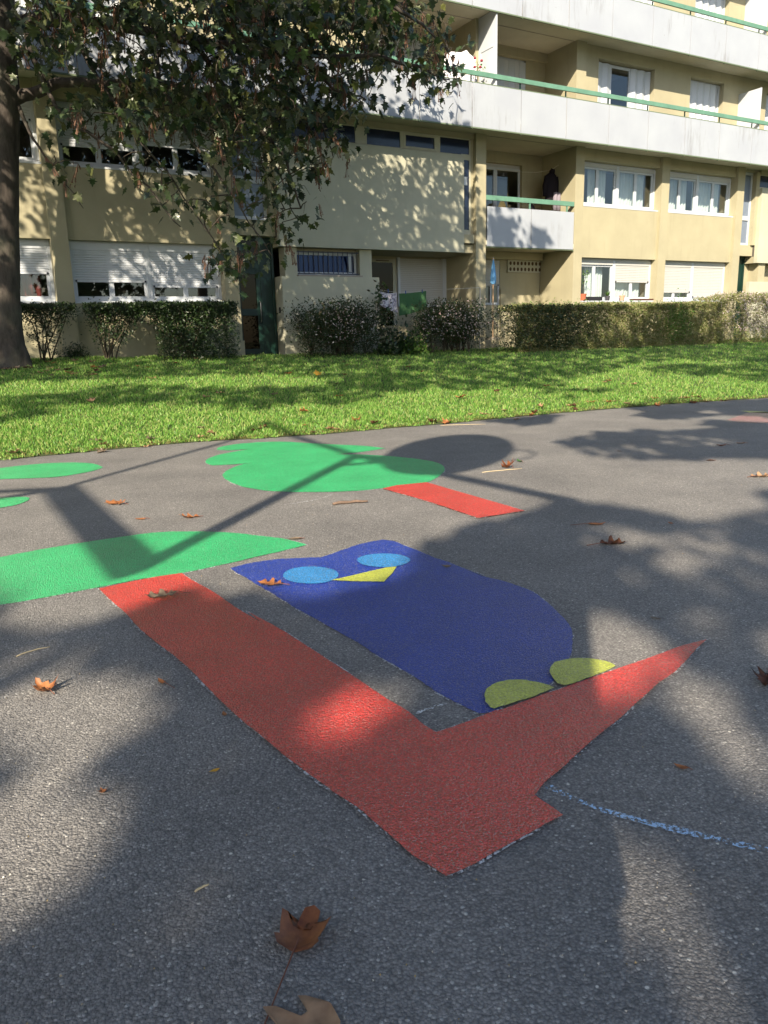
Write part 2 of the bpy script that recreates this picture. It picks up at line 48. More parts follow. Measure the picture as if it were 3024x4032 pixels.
SPRAYS = [(-1.55, 14.74, 5.23), (1.24, 18.08, 7.19), (-2.53, 14.36, 2.38), (-1.83, 15.64, 6.01), (-1.17, 16.68, 5.22), (-0.25, 16.1, 6.5), (-0.5, 16.54, 7.4), (0.17, 16.28, 6.12), (-2.98, 13.71, 5.28), (1.14, 18.3, 6.95), (-1.38, 14.49, 5.79), (-0.85, 14.85, 4.53), (-1.31, 15.41, 5.44), (-1.36, 14.48, 4.26), (-4.28, 14.22, 6.49), (-2.85, 16.54, 5.09), (-1.8, 16.33, 7.1), (-2.26, 14.37, 5.13), (-4.31, 15.62, 5.95), (-1.38, 15.93, 7.35), (-2.35, 16.2, 3.13), (-1.79, 15.64, 4.73), (-0.24, 15.12, 5.29), (-2.96, 14.3, 5.4), (-1.06, 14.5, 6.46), (-3.01, 16.55, 2.71), (-3.57, 13.15, 4.78), (0.96, 18.53, 7.59), (-4.73, 15.05, 4.95), (1.09, 16.49, 6.29), (-1.42, 15.3, 6.25), (0.32, 16.32, 6.28), (-5.14, 12.71, 5.61), (-2.83, 14.71, 2.73), (-4.52, 14.96, 5.56), (-3.25, 16.19, 6.84), (-1.03, 15.54, 6.05), (-4.52, 15.45, 6.94), (-2.26, 15.33, 6.22), (-3.13, 16.53, 7.3), (-2.02, 14.36, 5.37), (-2.6, 16.62, 7.21), (-1.59, 15.59, 6.04), (-2.79, 13.75, 4.42), (-3.88, 13.35, 5.87), (-1.1, 15.86, 6.94), (-2.78, 14.41, 2.71), (-3.51, 13.6, 5.55), (1.06, 17.71, 6.77), (-2.24, 14.2, 6.49), (-4.36, 15.45, 6.95), (-0.09, 17.43, 6.46), (-1.24, 15.41, 7.07), (-1.97, 17.17, 6.85), (-5.15, 14.5, 5.2), (0.14, 16.35, 7.3), (-4.48, 15.23, 5.98), (-1.59, 17.21, 7.06), (-2.77, 15.43, 7.03), (-3.82, 14.6, 5.74), (-1.48, 17.2, 5.45), (-1.04, 15.66, 6.33), (-0.94, 15.95, 4.46), (-2.27, 14.32, 6.33), (-2.15, 15.92, 5.73), (-1.72, 17.15, 6.13), (-3.65, 15.38, 5.03), (-2.02, 15.84, 6.42), (-0.21, 15.28, 5.34), (-4.89, 12.44, 5.41), (-5.57, 14.53, 5.19), (-2.48, 16.71, 7.29), (-0.11, 17.23, 6.71), (-3.01, 13.6, 6.16), (-1.71, 16.92, 5.43), (-3.41, 16.12, 3.55), (-2.26, 15.32, 4.37), (-3.51, 13.1, 5.36), (-1.04, 17.15, 6.26), (-2.55, 14.51, 5.12), (-0.15, 15.36, 6.66), (-1.46, 16.91, 6.97), (-1.7, 14.09, 5.84), (-0.58, 16.31, 4.79), (-0.09, 15.44, 7.12), (-0.99, 15.68, 5.55), (-1.58, 14.33, 6.61), (-2.12, 15.97, 6.73), (-4.67, 12.68, 5.73), (-2.24, 14.07, 4.79), (-0.51, 15.29, 5.56), (-2.54, 15.83, 4.04), (-3.5, 15.58, 5.01), (1.51, 16.44, 6.39), (0.36, 16.38, 6.65), (-0.7, 16.61, 7.5), (-3.71, 13.46, 4.17), (-0.87, 16.91, 5.31), (-0.86, 15.56, 6.37), (-2.92, 15.29, 6.87), (-6.01, 14.84, 6.19), (-2.32, 14.84, 5.34), (-2.81, 16.68, 4.46), (-4.25, 13.84, 6.28), (-0.37, 15.26, 6.26), (0.27, 15.95, 6.19), (-4.27, 15.38, 6.62), (-4.08, 13.21, 6.35), (-1.2, 15.19, 5.19), (-2.16, 14.47, 4.5), (0.63, 16.55, 6.97), (-2.64, 15.46, 2.84), (-3.97, 15.88, 7.09), (-1.21, 17.22, 5.1), (-1.41, 16.77, 5.89), (-2.4, 15.29, 5.93), (0.19, 15.85, 6.96), (-0.41, 16.01, 5.4), (-3.71, 14.91, 5.48), (-2.25, 14.25, 2.56), (-1.8, 14.71, 6.56), (-3.53, 14.79, 5.01), (-2.31, 15.76, 6.05), (-1.34, 14.33, 5.85), (-1.91, 14.29, 3.58), (-5.66, 14.35, 5.73), (-2.66, 16.18, 5.57), (-3.58, 13.67, 4.78), (-1.25, 15.88, 6.58), (-0.37, 15.48, 6.57), (-3.4, 15.17, 6.58), (-0.49, 16.59, 7.36), (-2.24, 16.94, 5.11), (0.64, 16.01, 6.83), (0.46, 17.29, 7.01), (-4.61, 13.94, 6.12), (-1.54, 16.95, 3.62), (-1.98, 15.51, 3.43), (-3.32, 15.48, 6.82), (-1.06, 17.35, 7.02), (-1.12, 15.18, 6.65), (-2.63, 14.41, 4.87), (-1.91, 15.89, 4.22), (0.37, 16.19, 6.38), (-1.87, 15.15, 5.52), (-3.58, 14.15, 4.07), (-5.53, 15.21, 4.43), (-0.73, 17.42, 6.74), (-1.59, 14.45, 6.39), (-3.27, 16.3, 6.17), (-2.48, 15.72, 5.57), (-1.18, 16.03, 4.38), (-5.41, 14.53, 3.99), (-1.93, 17.27, 5.9), (-1.89, 14.06, 4.23), (-0.06, 15.03, 5.85), (-1.92, 15.22, 3.95), (0.39, 18.1, 7.11), (-1.53, 15.81, 6.8), (-1.76, 17.24, 7.1), (1.18, 16.73, 7.18), (-2.58, 13.65, 4.49), (-2.18, 14.01, 5.59), (-2.7, 14.96, 3.39), (-3.72, 14.09, 3.73), (1.34, 18.34, 7.35), (-4.15, 12.95, 5.99), (-3.98, 13.78, 4.53), (-2.47, 16.02, 5.98), (-1.53, 17.34, 6.32), (-2.19, 16.29, 6.26), (0.69, 16.22, 7.26), (-2.98, 15.63, 6.27), (-5.35, 14.3, 6.27), (-3.18, 14.15, 4.93), (-3.96, 14.77, 6.81), (-4.31, 15.29, 5.14), (-4.16, 14.12, 6.21), (-2.53, 14.88, 6.86), (-4.71, 15.23, 5.6), (-1.85, 14.82, 6.53), (-1.55, 14.17, 5.86), (-0.21, 15.19, 5.71), (-4.75, 13.05, 5.86), (-4.77, 13.57, 4.89), (-4.65, 12.92, 6.02), (-4.67, 12.74, 5.77), (-3.72, 16.19, 6.42), (-2.8, 16.36, 5.96), (1.3, 18.28, 7.08), (-4.09, 15.2, 7.08), (-1.91, 16.84, 7.65), (-4.14, 14.21, 4.03), (-3.99, 14.6, 6.93), (-2.11, 15.47, 6.48), (-4.74, 14.04, 5.01), (-3.71, 13.97, 6.22), (-6.01, 14.61, 5.97), (-1.36, 17.14, 5.15), (0.78, 17.32, 7.25), (0.16, 15.56, 6.95), (-1.36, 14.29, 5.09), (-1.25, 15.66, 6.71), (-0.35, 15.85, 6.06), (-2.06, 14.55, 6.55), (-2.02, 14.28, 6.61), (-4.15, 14.5, 5.48), (-1.39, 14.48, 4.63), (-2.67, 16.44, 6.74), (-2.42, 13.73, 2.54), (-1.63, 14.6, 5.93), (-4.84, 13.47, 5.48), (-3.5, 14.03, 5.0), (-1.32, 15.82, 6.69), (-1.33, 15.38, 3.66), (-2.65, 16.33, 4.44), (-1.35, 16.99, 6.71), (-2.97, 14.96, 4.02), (-4.3, 15.68, 7.23), (-0.3, 16.44, 7.18), (-0.41, 15.15, 6.91), (-2.89, 14.79, 4.59), (-5.5, 13.56, 6.13), (-5.42, 14.17, 6.39), (-1.88, 14.3, 5.19), (-1.63, 17.11, 5.37), (-4.3, 14.54, 5.81), (-3.41, 14.74, 5.59), (-5.58, 14.5, 4.39), (-0.28, 15.54, 5.98), (-2.31, 14.26, 4.46), (-0.82, 16.82, 5.72), (0.01, 16.07, 6.42), (-1.04, 16.75, 5.47), (-2.55, 14.95, 6.71), (-2.94, 14.91, 6.2), (-1.97, 15.11, 4.05), (-0.08, 15.13, 6.69), (-3.29, 15.39, 5.02), (-1.9, 14.32, 2.82), (-2.56, 15.15, 5.06), (-5.11, 14.77, 6.24), (-2.8, 15.51, 5.0), (0.88, 18.3, 7.74), (-2.98, 13.72, 5.5), (-1.2, 17.32, 5.89), (1.03, 15.9, 6.32), (-2.66, 14.52, 4.9), (-2.67, 13.84, 4.63), (-2.06, 15.19, 6.8), (-4.52, 15.39, 5.5), (-3.67, 13.34, 5.67), (-0.63, 17.33, 7.69), (-1.63, 15.09, 4.12), (-0.69, 16.43, 6.86), (-4.65, 12.49, 5.69), (-1.52, 15.94, 6.97), (-1.05, 15.26, 6.62), (-3.43, 13.76, 5.2), (-4.43, 12.76, 4.65), (-3.6, 13.9, 6.45), (-5.77, 14.4, 6.71), (-3.57, 13.84, 3.74), (-3.88, 14.9, 5.68), (-2.01, 16.92, 3.46), (-2.69, 16.16, 5.37), (-4.72, 13.62, 6.53), (-3.49, 14.68, 6.3), (0.74, 18.11, 7.86), (-1.16, 14.84, 4.71), (-0.5, 15.77, 6.3), (1.49, 18.52, 6.8), (-4.44, 13.99, 5.55), (-1.78, 16.9, 5.92), (1.26, 17.86, 7.6), (-3.66, 14.85, 5.08), (-0.75, 14.71, 5.84), (-2.45, 16.91, 5.0), (-0.67, 16.94, 6.1), (-2.02, 16.07, 5.91), (-1.33, 17.26, 6.22), (-2.74, 14.85, 5.51), (-3.54, 15.59, 6.32), (-0.44, 16.81, 6.08), (0.31, 15.31, 7.0), (-3.64, 13.83, 6.14), (-0.53, 15.16, 5.72), (-1.29, 16.17, 4.51), (-0.3, 16.19, 6.14), (-2.73, 15.43, 6.29), (-1.67, 16.25, 4.18), (-3.86, 12.91, 4.52), (-1.86, 16.77, 6.74), (-1.77, 14.93, 5.0), (-2.56, 13.87, 5.42), (1.29, 16.05, 6.37), (-4.11, 13.73, 6.21), (-3.77, 15.76, 6.73), (-1.37, 16.99, 6.54), (-2.72, 15.34, 6.24), (-2.18, 16.25, 6.19), (-3.52, 13.61, 5.48), (-2.91, 13.65, 4.51), (-0.17, 17.6, 6.07), (-1.86, 14.72, 6.09), (-1.54, 14.92, 5.49), (-4.88, 14.08, 6.19), (-0.12, 17.49, 6.99), (0.88, 16.02, 5.91), (-0.73, 16.1, 6.0), (-2.04, 15.97, 6.54), (-2.48, 14.07, 5.79), (-4.75, 12.76, 5.65), (-2.73, 14.41, 5.62), (1.39, 18.37, 6.98), (-5.21, 13.92, 5.94), (-1.09, 16.66, 6.74), (-3.17, 15.94, 6.05), (-2.93, 16.35, 7.09), (-2.28, 16.2, 4.36), (-3.75, 15.09, 3.79), (-2.8, 16.19, 7.08), (-2.57, 13.67, 4.89), (-3.34, 14.14, 6.15), (-4.41, 13.01, 4.58), (-2.58, 15.7, 4.98), (-0.54, 15.87, 6.1), (-0.46, 16.84, 6.68), (-0.83, 17.14, 5.93), (-0.09, 16.44, 5.73), (-4.48, 15.5, 5.56), (-2.38, 15.85, 5.99), (-0.37, 15.59, 5.92), (-2.29, 14.66, 5.06), (-5.2, 14.64, 6.75), (-3.87, 15.06, 6.49), (-2.65, 14.14, 5.3), (-4.04, 13.97, 6.47), (-2.74, 15.0, 5.29), (-3.52, 15.93, 7.08), (-0.81, 15.14, 6.39), (-2.5, 16.3, 5.93), (-3.32, 13.17, 5.97), (0.22, 17.39, 7.12), (0.18, 16.63, 7.09), (-1.71, 14.51, 5.33), (-0.86, 15.09, 6.68), (-3.01, 14.2, 4.97), (-2.39, 15.84, 3.37), (-1.78, 15.52, 4.92), (-1.67, 14.84, 5.38), (-2.77, 15.78, 5.63), (-1.3, 14.47, 6.36), (-1.89, 14.05, 5.8), (-2.41, 16.49, 6.4), (-3.22, 15.91, 6.12), (-1.57, 16.62, 7.5), (-1.15, 15.69, 5.4), (-3.01, 13.43, 6.16), (-3.12, 13.5, 4.87), (-1.61, 16.05, 5.76), (1.26, 16.58, 6.82), (1.54, 17.56, 6.42), (0.96, 17.63, 7.6), (-4.39, 14.19, 5.01), (0.93, 18.78, 7.27), (-1.78, 16.11, 4.5), (-1.83, 16.43, 4.66), (-0.14, 15.82, 6.65), (-2.28, 15.78, 7.06), (-3.41, 13.38, 4.59), (-2.75, 15.83, 5.18), (-2.75, 15.89, 6.41), (-1.36, 16.97, 5.69), (-2.45, 14.81, 6.73), (-1.5, 16.54, 6.67), (-3.2, 16.03, 7.46), (-2.45, 14.43, 4.55), (-2.66, 14.32, 6.57), (-3.34, 14.98, 5.71), (-1.9, 14.88, 6.63), (-3.75, 15.3, 6.23), (-2.25, 16.81, 5.36), (-2.13, 13.9, 5.38), (-1.37, 16.62, 5.31), (-5.07, 14.07, 6.37), (-0.81, 15.96, 5.0), (-1.86, 14.54, 5.96), (-3.42, 15.2, 3.94), (-0.88, 17.25, 6.92), (-1.94, 14.95, 4.84), (-4.79, 13.0, 5.69), (-3.92, 14.64, 6.47), (-3.16, 15.41, 5.97), (-3.03, 15.32, 6.34), (-2.31, 15.7, 7.0), (-3.6, 15.91, 5.24), (-1.8, 14.69, 4.75), (-1.56, 15.83, 5.63), (-4.13, 13.41, 4.76), (-2.78, 13.7, 3.39), (-1.07, 14.54, 5.81), (-2.46, 15.43, 5.62), (-2.03, 14.85, 6.97), (-1.84, 14.68, 5.09), (-3.95, 13.05, 4.02), (-3.52, 15.21, 7.08), (-2.43, 16.33, 6.68), (0.19, 15.58, 6.78), (-5.58, 14.31, 6.21), (-5.42, 14.76, 6.67), (-0.36, 16.53, 7.25), (-2.68, 15.73, 2.62), (0.7, 17.09, 7.66), (-1.05, 15.03, 4.24), (-0.89, 17.14, 7.73), (-1.68, 14.56, 6.02), (-1.46, 15.67, 5.55), (-5.41, 13.64, 6.36), (-2.33, 14.23, 6.19), (-1.64, 15.62, 5.36), (-2.77, 16.53, 6.42), (-2.89, 16.32, 5.28), (-0.44, 15.77, 5.53), (-2.18, 15.41, 6.35), (-3.23, 14.15, 5.09), (-3.29, 13.68, 5.87), (-2.31, 14.35, 3.67), (-4.13, 13.12, 6.08), (-4.4, 14.81, 6.61), (1.11, 15.91, 6.0), (-1.38, 14.64, 4.52), (-3.47, 13.97, 4.92), (-2.44, 14.78, 5.87), (-1.07, 16.84, 6.97), (-2.5, 15.91, 4.64), (-1.29, 14.87, 6.6), (-0.96, 16.96, 6.22), (-2.55, 16.52, 7.04), (-1.96, 17.14, 3.34), (0.41, 17.48, 7.74), (-3.52, 13.83, 6.05), (-3.06, 14.94, 6.34), (-2.03, 17.03, 6.47), (-1.52, 17.19, 6.55), (1.35, 16.47, 5.92), (-2.76, 15.68, 7.2), (-1.42, 15.99, 6.4), (-2.6, 16.48, 7.24), (-3.11, 15.24, 5.39), (-4.13, 14.1, 5.4), (-1.31, 16.68, 7.35), (-3.31, 16.17, 2.85), (0.38, 18.53, 7.17), (0.39, 16.75, 7.23), (-4.96, 15.25, 6.43), (-1.2, 15.83, 6.45), (-2.93, 15.6, 6.8), (-5.13, 13.45, 6.27), (-5.65, 14.5, 6.43), (-3.71, 13.79, 5.25), (-5.32, 14.77, 6.54), (-3.43, 15.96, 6.69), (-0.18, 17.13, 6.78), (-2.76, 15.09, 2.56), (-2.79, 16.65, 5.83), (-4.05, 14.66, 5.19), (-3.84, 13.01, 5.61), (-3.75, 13.58, 5.47), (-3.04, 15.93, 6.52), (1.74, 18.58, 7.24), (-3.46, 13.19, 6.12), (1.55, 18.83, 7.85), (-2.03, 15.24, 6.25), (-3.38, 14.31, 5.62), (-2.3, 16.38, 7.11), (-2.39, 13.89, 3.98), (-4.6, 13.78, 5.88), (-4.67, 13.48, 4.82), (-0.32, 15.14, 6.6), (-1.58, 17.37, 7.1), (-4.6, 15.15, 5.28), (-2.51, 15.35, 6.43), (-2.63, 13.68, 6.44), (-0.61, 17.52, 7.3), (-5.41, 13.15, 5.7), (-2.59, 14.06, 4.46), (-4.87, 14.11, 4.99), (-2.44, 16.93, 6.31), (-1.45, 16.89, 5.57), (-2.23, 15.35, 7.15), (-4.43, 14.61, 6.35), (-2.2, 16.3, 3.88), (-3.41, 15.78, 5.47), (-3.91, 13.19, 6.25), (-2.81, 15.28, 3.56), (-5.62, 13.96, 6.37), (-0.68, 14.96, 4.76), (-1.96, 14.11, 5.54), (-2.77, 13.55, 5.35), (-3.58, 15.84, 5.32), (-1.63, 17.0, 6.31), (-3.87, 15.52, 6.44), (-2.87, 16.68, 7.6), (-1.68, 15.69, 5.24), (-3.95, 16.0, 5.15), (-2.97, 16.36, 5.44), (-0.67, 16.55, 6.11), (-1.78, 14.41, 6.4), (-1.4, 15.77, 6.48), (-3.25, 15.01, 6.3), (-1.05, 16.49, 7.08), (0.97, 16.16, 6.8), (-1.9, 16.18, 6.33), (-4.62, 12.95, 6.1), (0.82, 17.37, 6.47), (-5.28, 14.49, 6.12), (1.42, 18.65, 6.49), (-3.75, 15.24, 5.44), (-1.73, 15.15, 3.49), (-2.84, 15.27, 3.73), (-0.24, 16.7, 6.34), (-4.22, 15.09, 5.01), (-3.15, 15.03, 7.01), (-2.07, 16.05, 5.09), (-5.52, 14.07, 6.74), (-3.0, 13.92, 4.74), (-3.29, 14.82, 5.62), (-0.84, 17.65, 6.75), (-1.75, 16.36, 7.47), (-4.28, 14.18, 5.01), (-4.72, 13.93, 6.44), (-3.61, 16.16, 7.34), (-0.83, 16.17, 7.32), (-1.46, 16.88, 4.21), (-4.01, 15.05, 7.03), (-1.61, 15.65, 6.67), (-1.87, 15.42, 6.65), (-0.01, 15.19, 6.08), (-3.51, 13.5, 4.79), (-2.88, 15.61, 3.73), (-5.12, 15.31, 6.57), (-0.5, 16.41, 6.96), (-1.69, 17.02, 5.67), (-1.92, 14.04, 4.07), (-1.16, 16.53, 6.92), (1.46, 16.0, 6.28), (-4.08, 13.15, 6.29), (-3.62, 14.23, 5.61), (-3.15, 15.98, 6.72), (-0.76, 15.26, 5.89), (-5.24, 14.38, 6.46), (-0.69, 15.01, 6.76), (-4.08, 15.02, 5.39), (-2.2, 16.41, 4.59), (-1.78, 15.94, 4.87), (-2.7, 15.04, 6.02), (-0.17, 16.3, 7.4), (-2.04, 15.41, 6.93), (-2.08, 16.21, 6.84), (-0.49, 16.75, 6.53), (-4.87, 13.6, 5.98), (1.36, 18.18, 6.34), (-2.86, 15.56, 2.79), (-2.1, 15.96, 7.26), (-1.56, 17.12, 7.02), (-1.66, 16.74, 7.41), (-1.68, 14.12, 6.45), (-0.79, 15.87, 7.07), (-3.96, 13.18, 5.2), (-3.11, 13.31, 6.14), (-4.12, 14.98, 4.28), (-1.92, 16.12, 7.14), (-0.04, 17.41, 6.89), (-3.13, 13.33, 3.39), (-5.04, 15.46, 5.15), (-0.07, 17.58, 7.02), (1.6, 17.63, 6.3), (-0.27, 16.08, 6.58), (-3.71, 13.87, 6.6), (-2.71, 14.95, 4.73), (-1.49, 16.11, 4.8), (1.43, 18.79, 6.59), (-3.79, 13.0, 6.17), (-0.88, 16.47, 6.84), (-0.91, 15.33, 6.7), (-1.91, 14.11, 4.78), (-1.04, 17.48, 5.51), (-2.24, 16.3, 6.57), (-1.81, 14.62, 5.39), (-0.51, 15.44, 6.72), (0.42, 16.0, 6.54), (-5.75, 14.85, 6.24), (-2.97, 15.55, 5.55), (-1.6, 14.53, 5.4), (-2.57, 13.81, 6.57), (-2.64, 14.66, 6.25), (-4.49, 13.85, 6.22), (-5.27, 14.98, 6.78), (-3.12, 16.07, 2.5)]
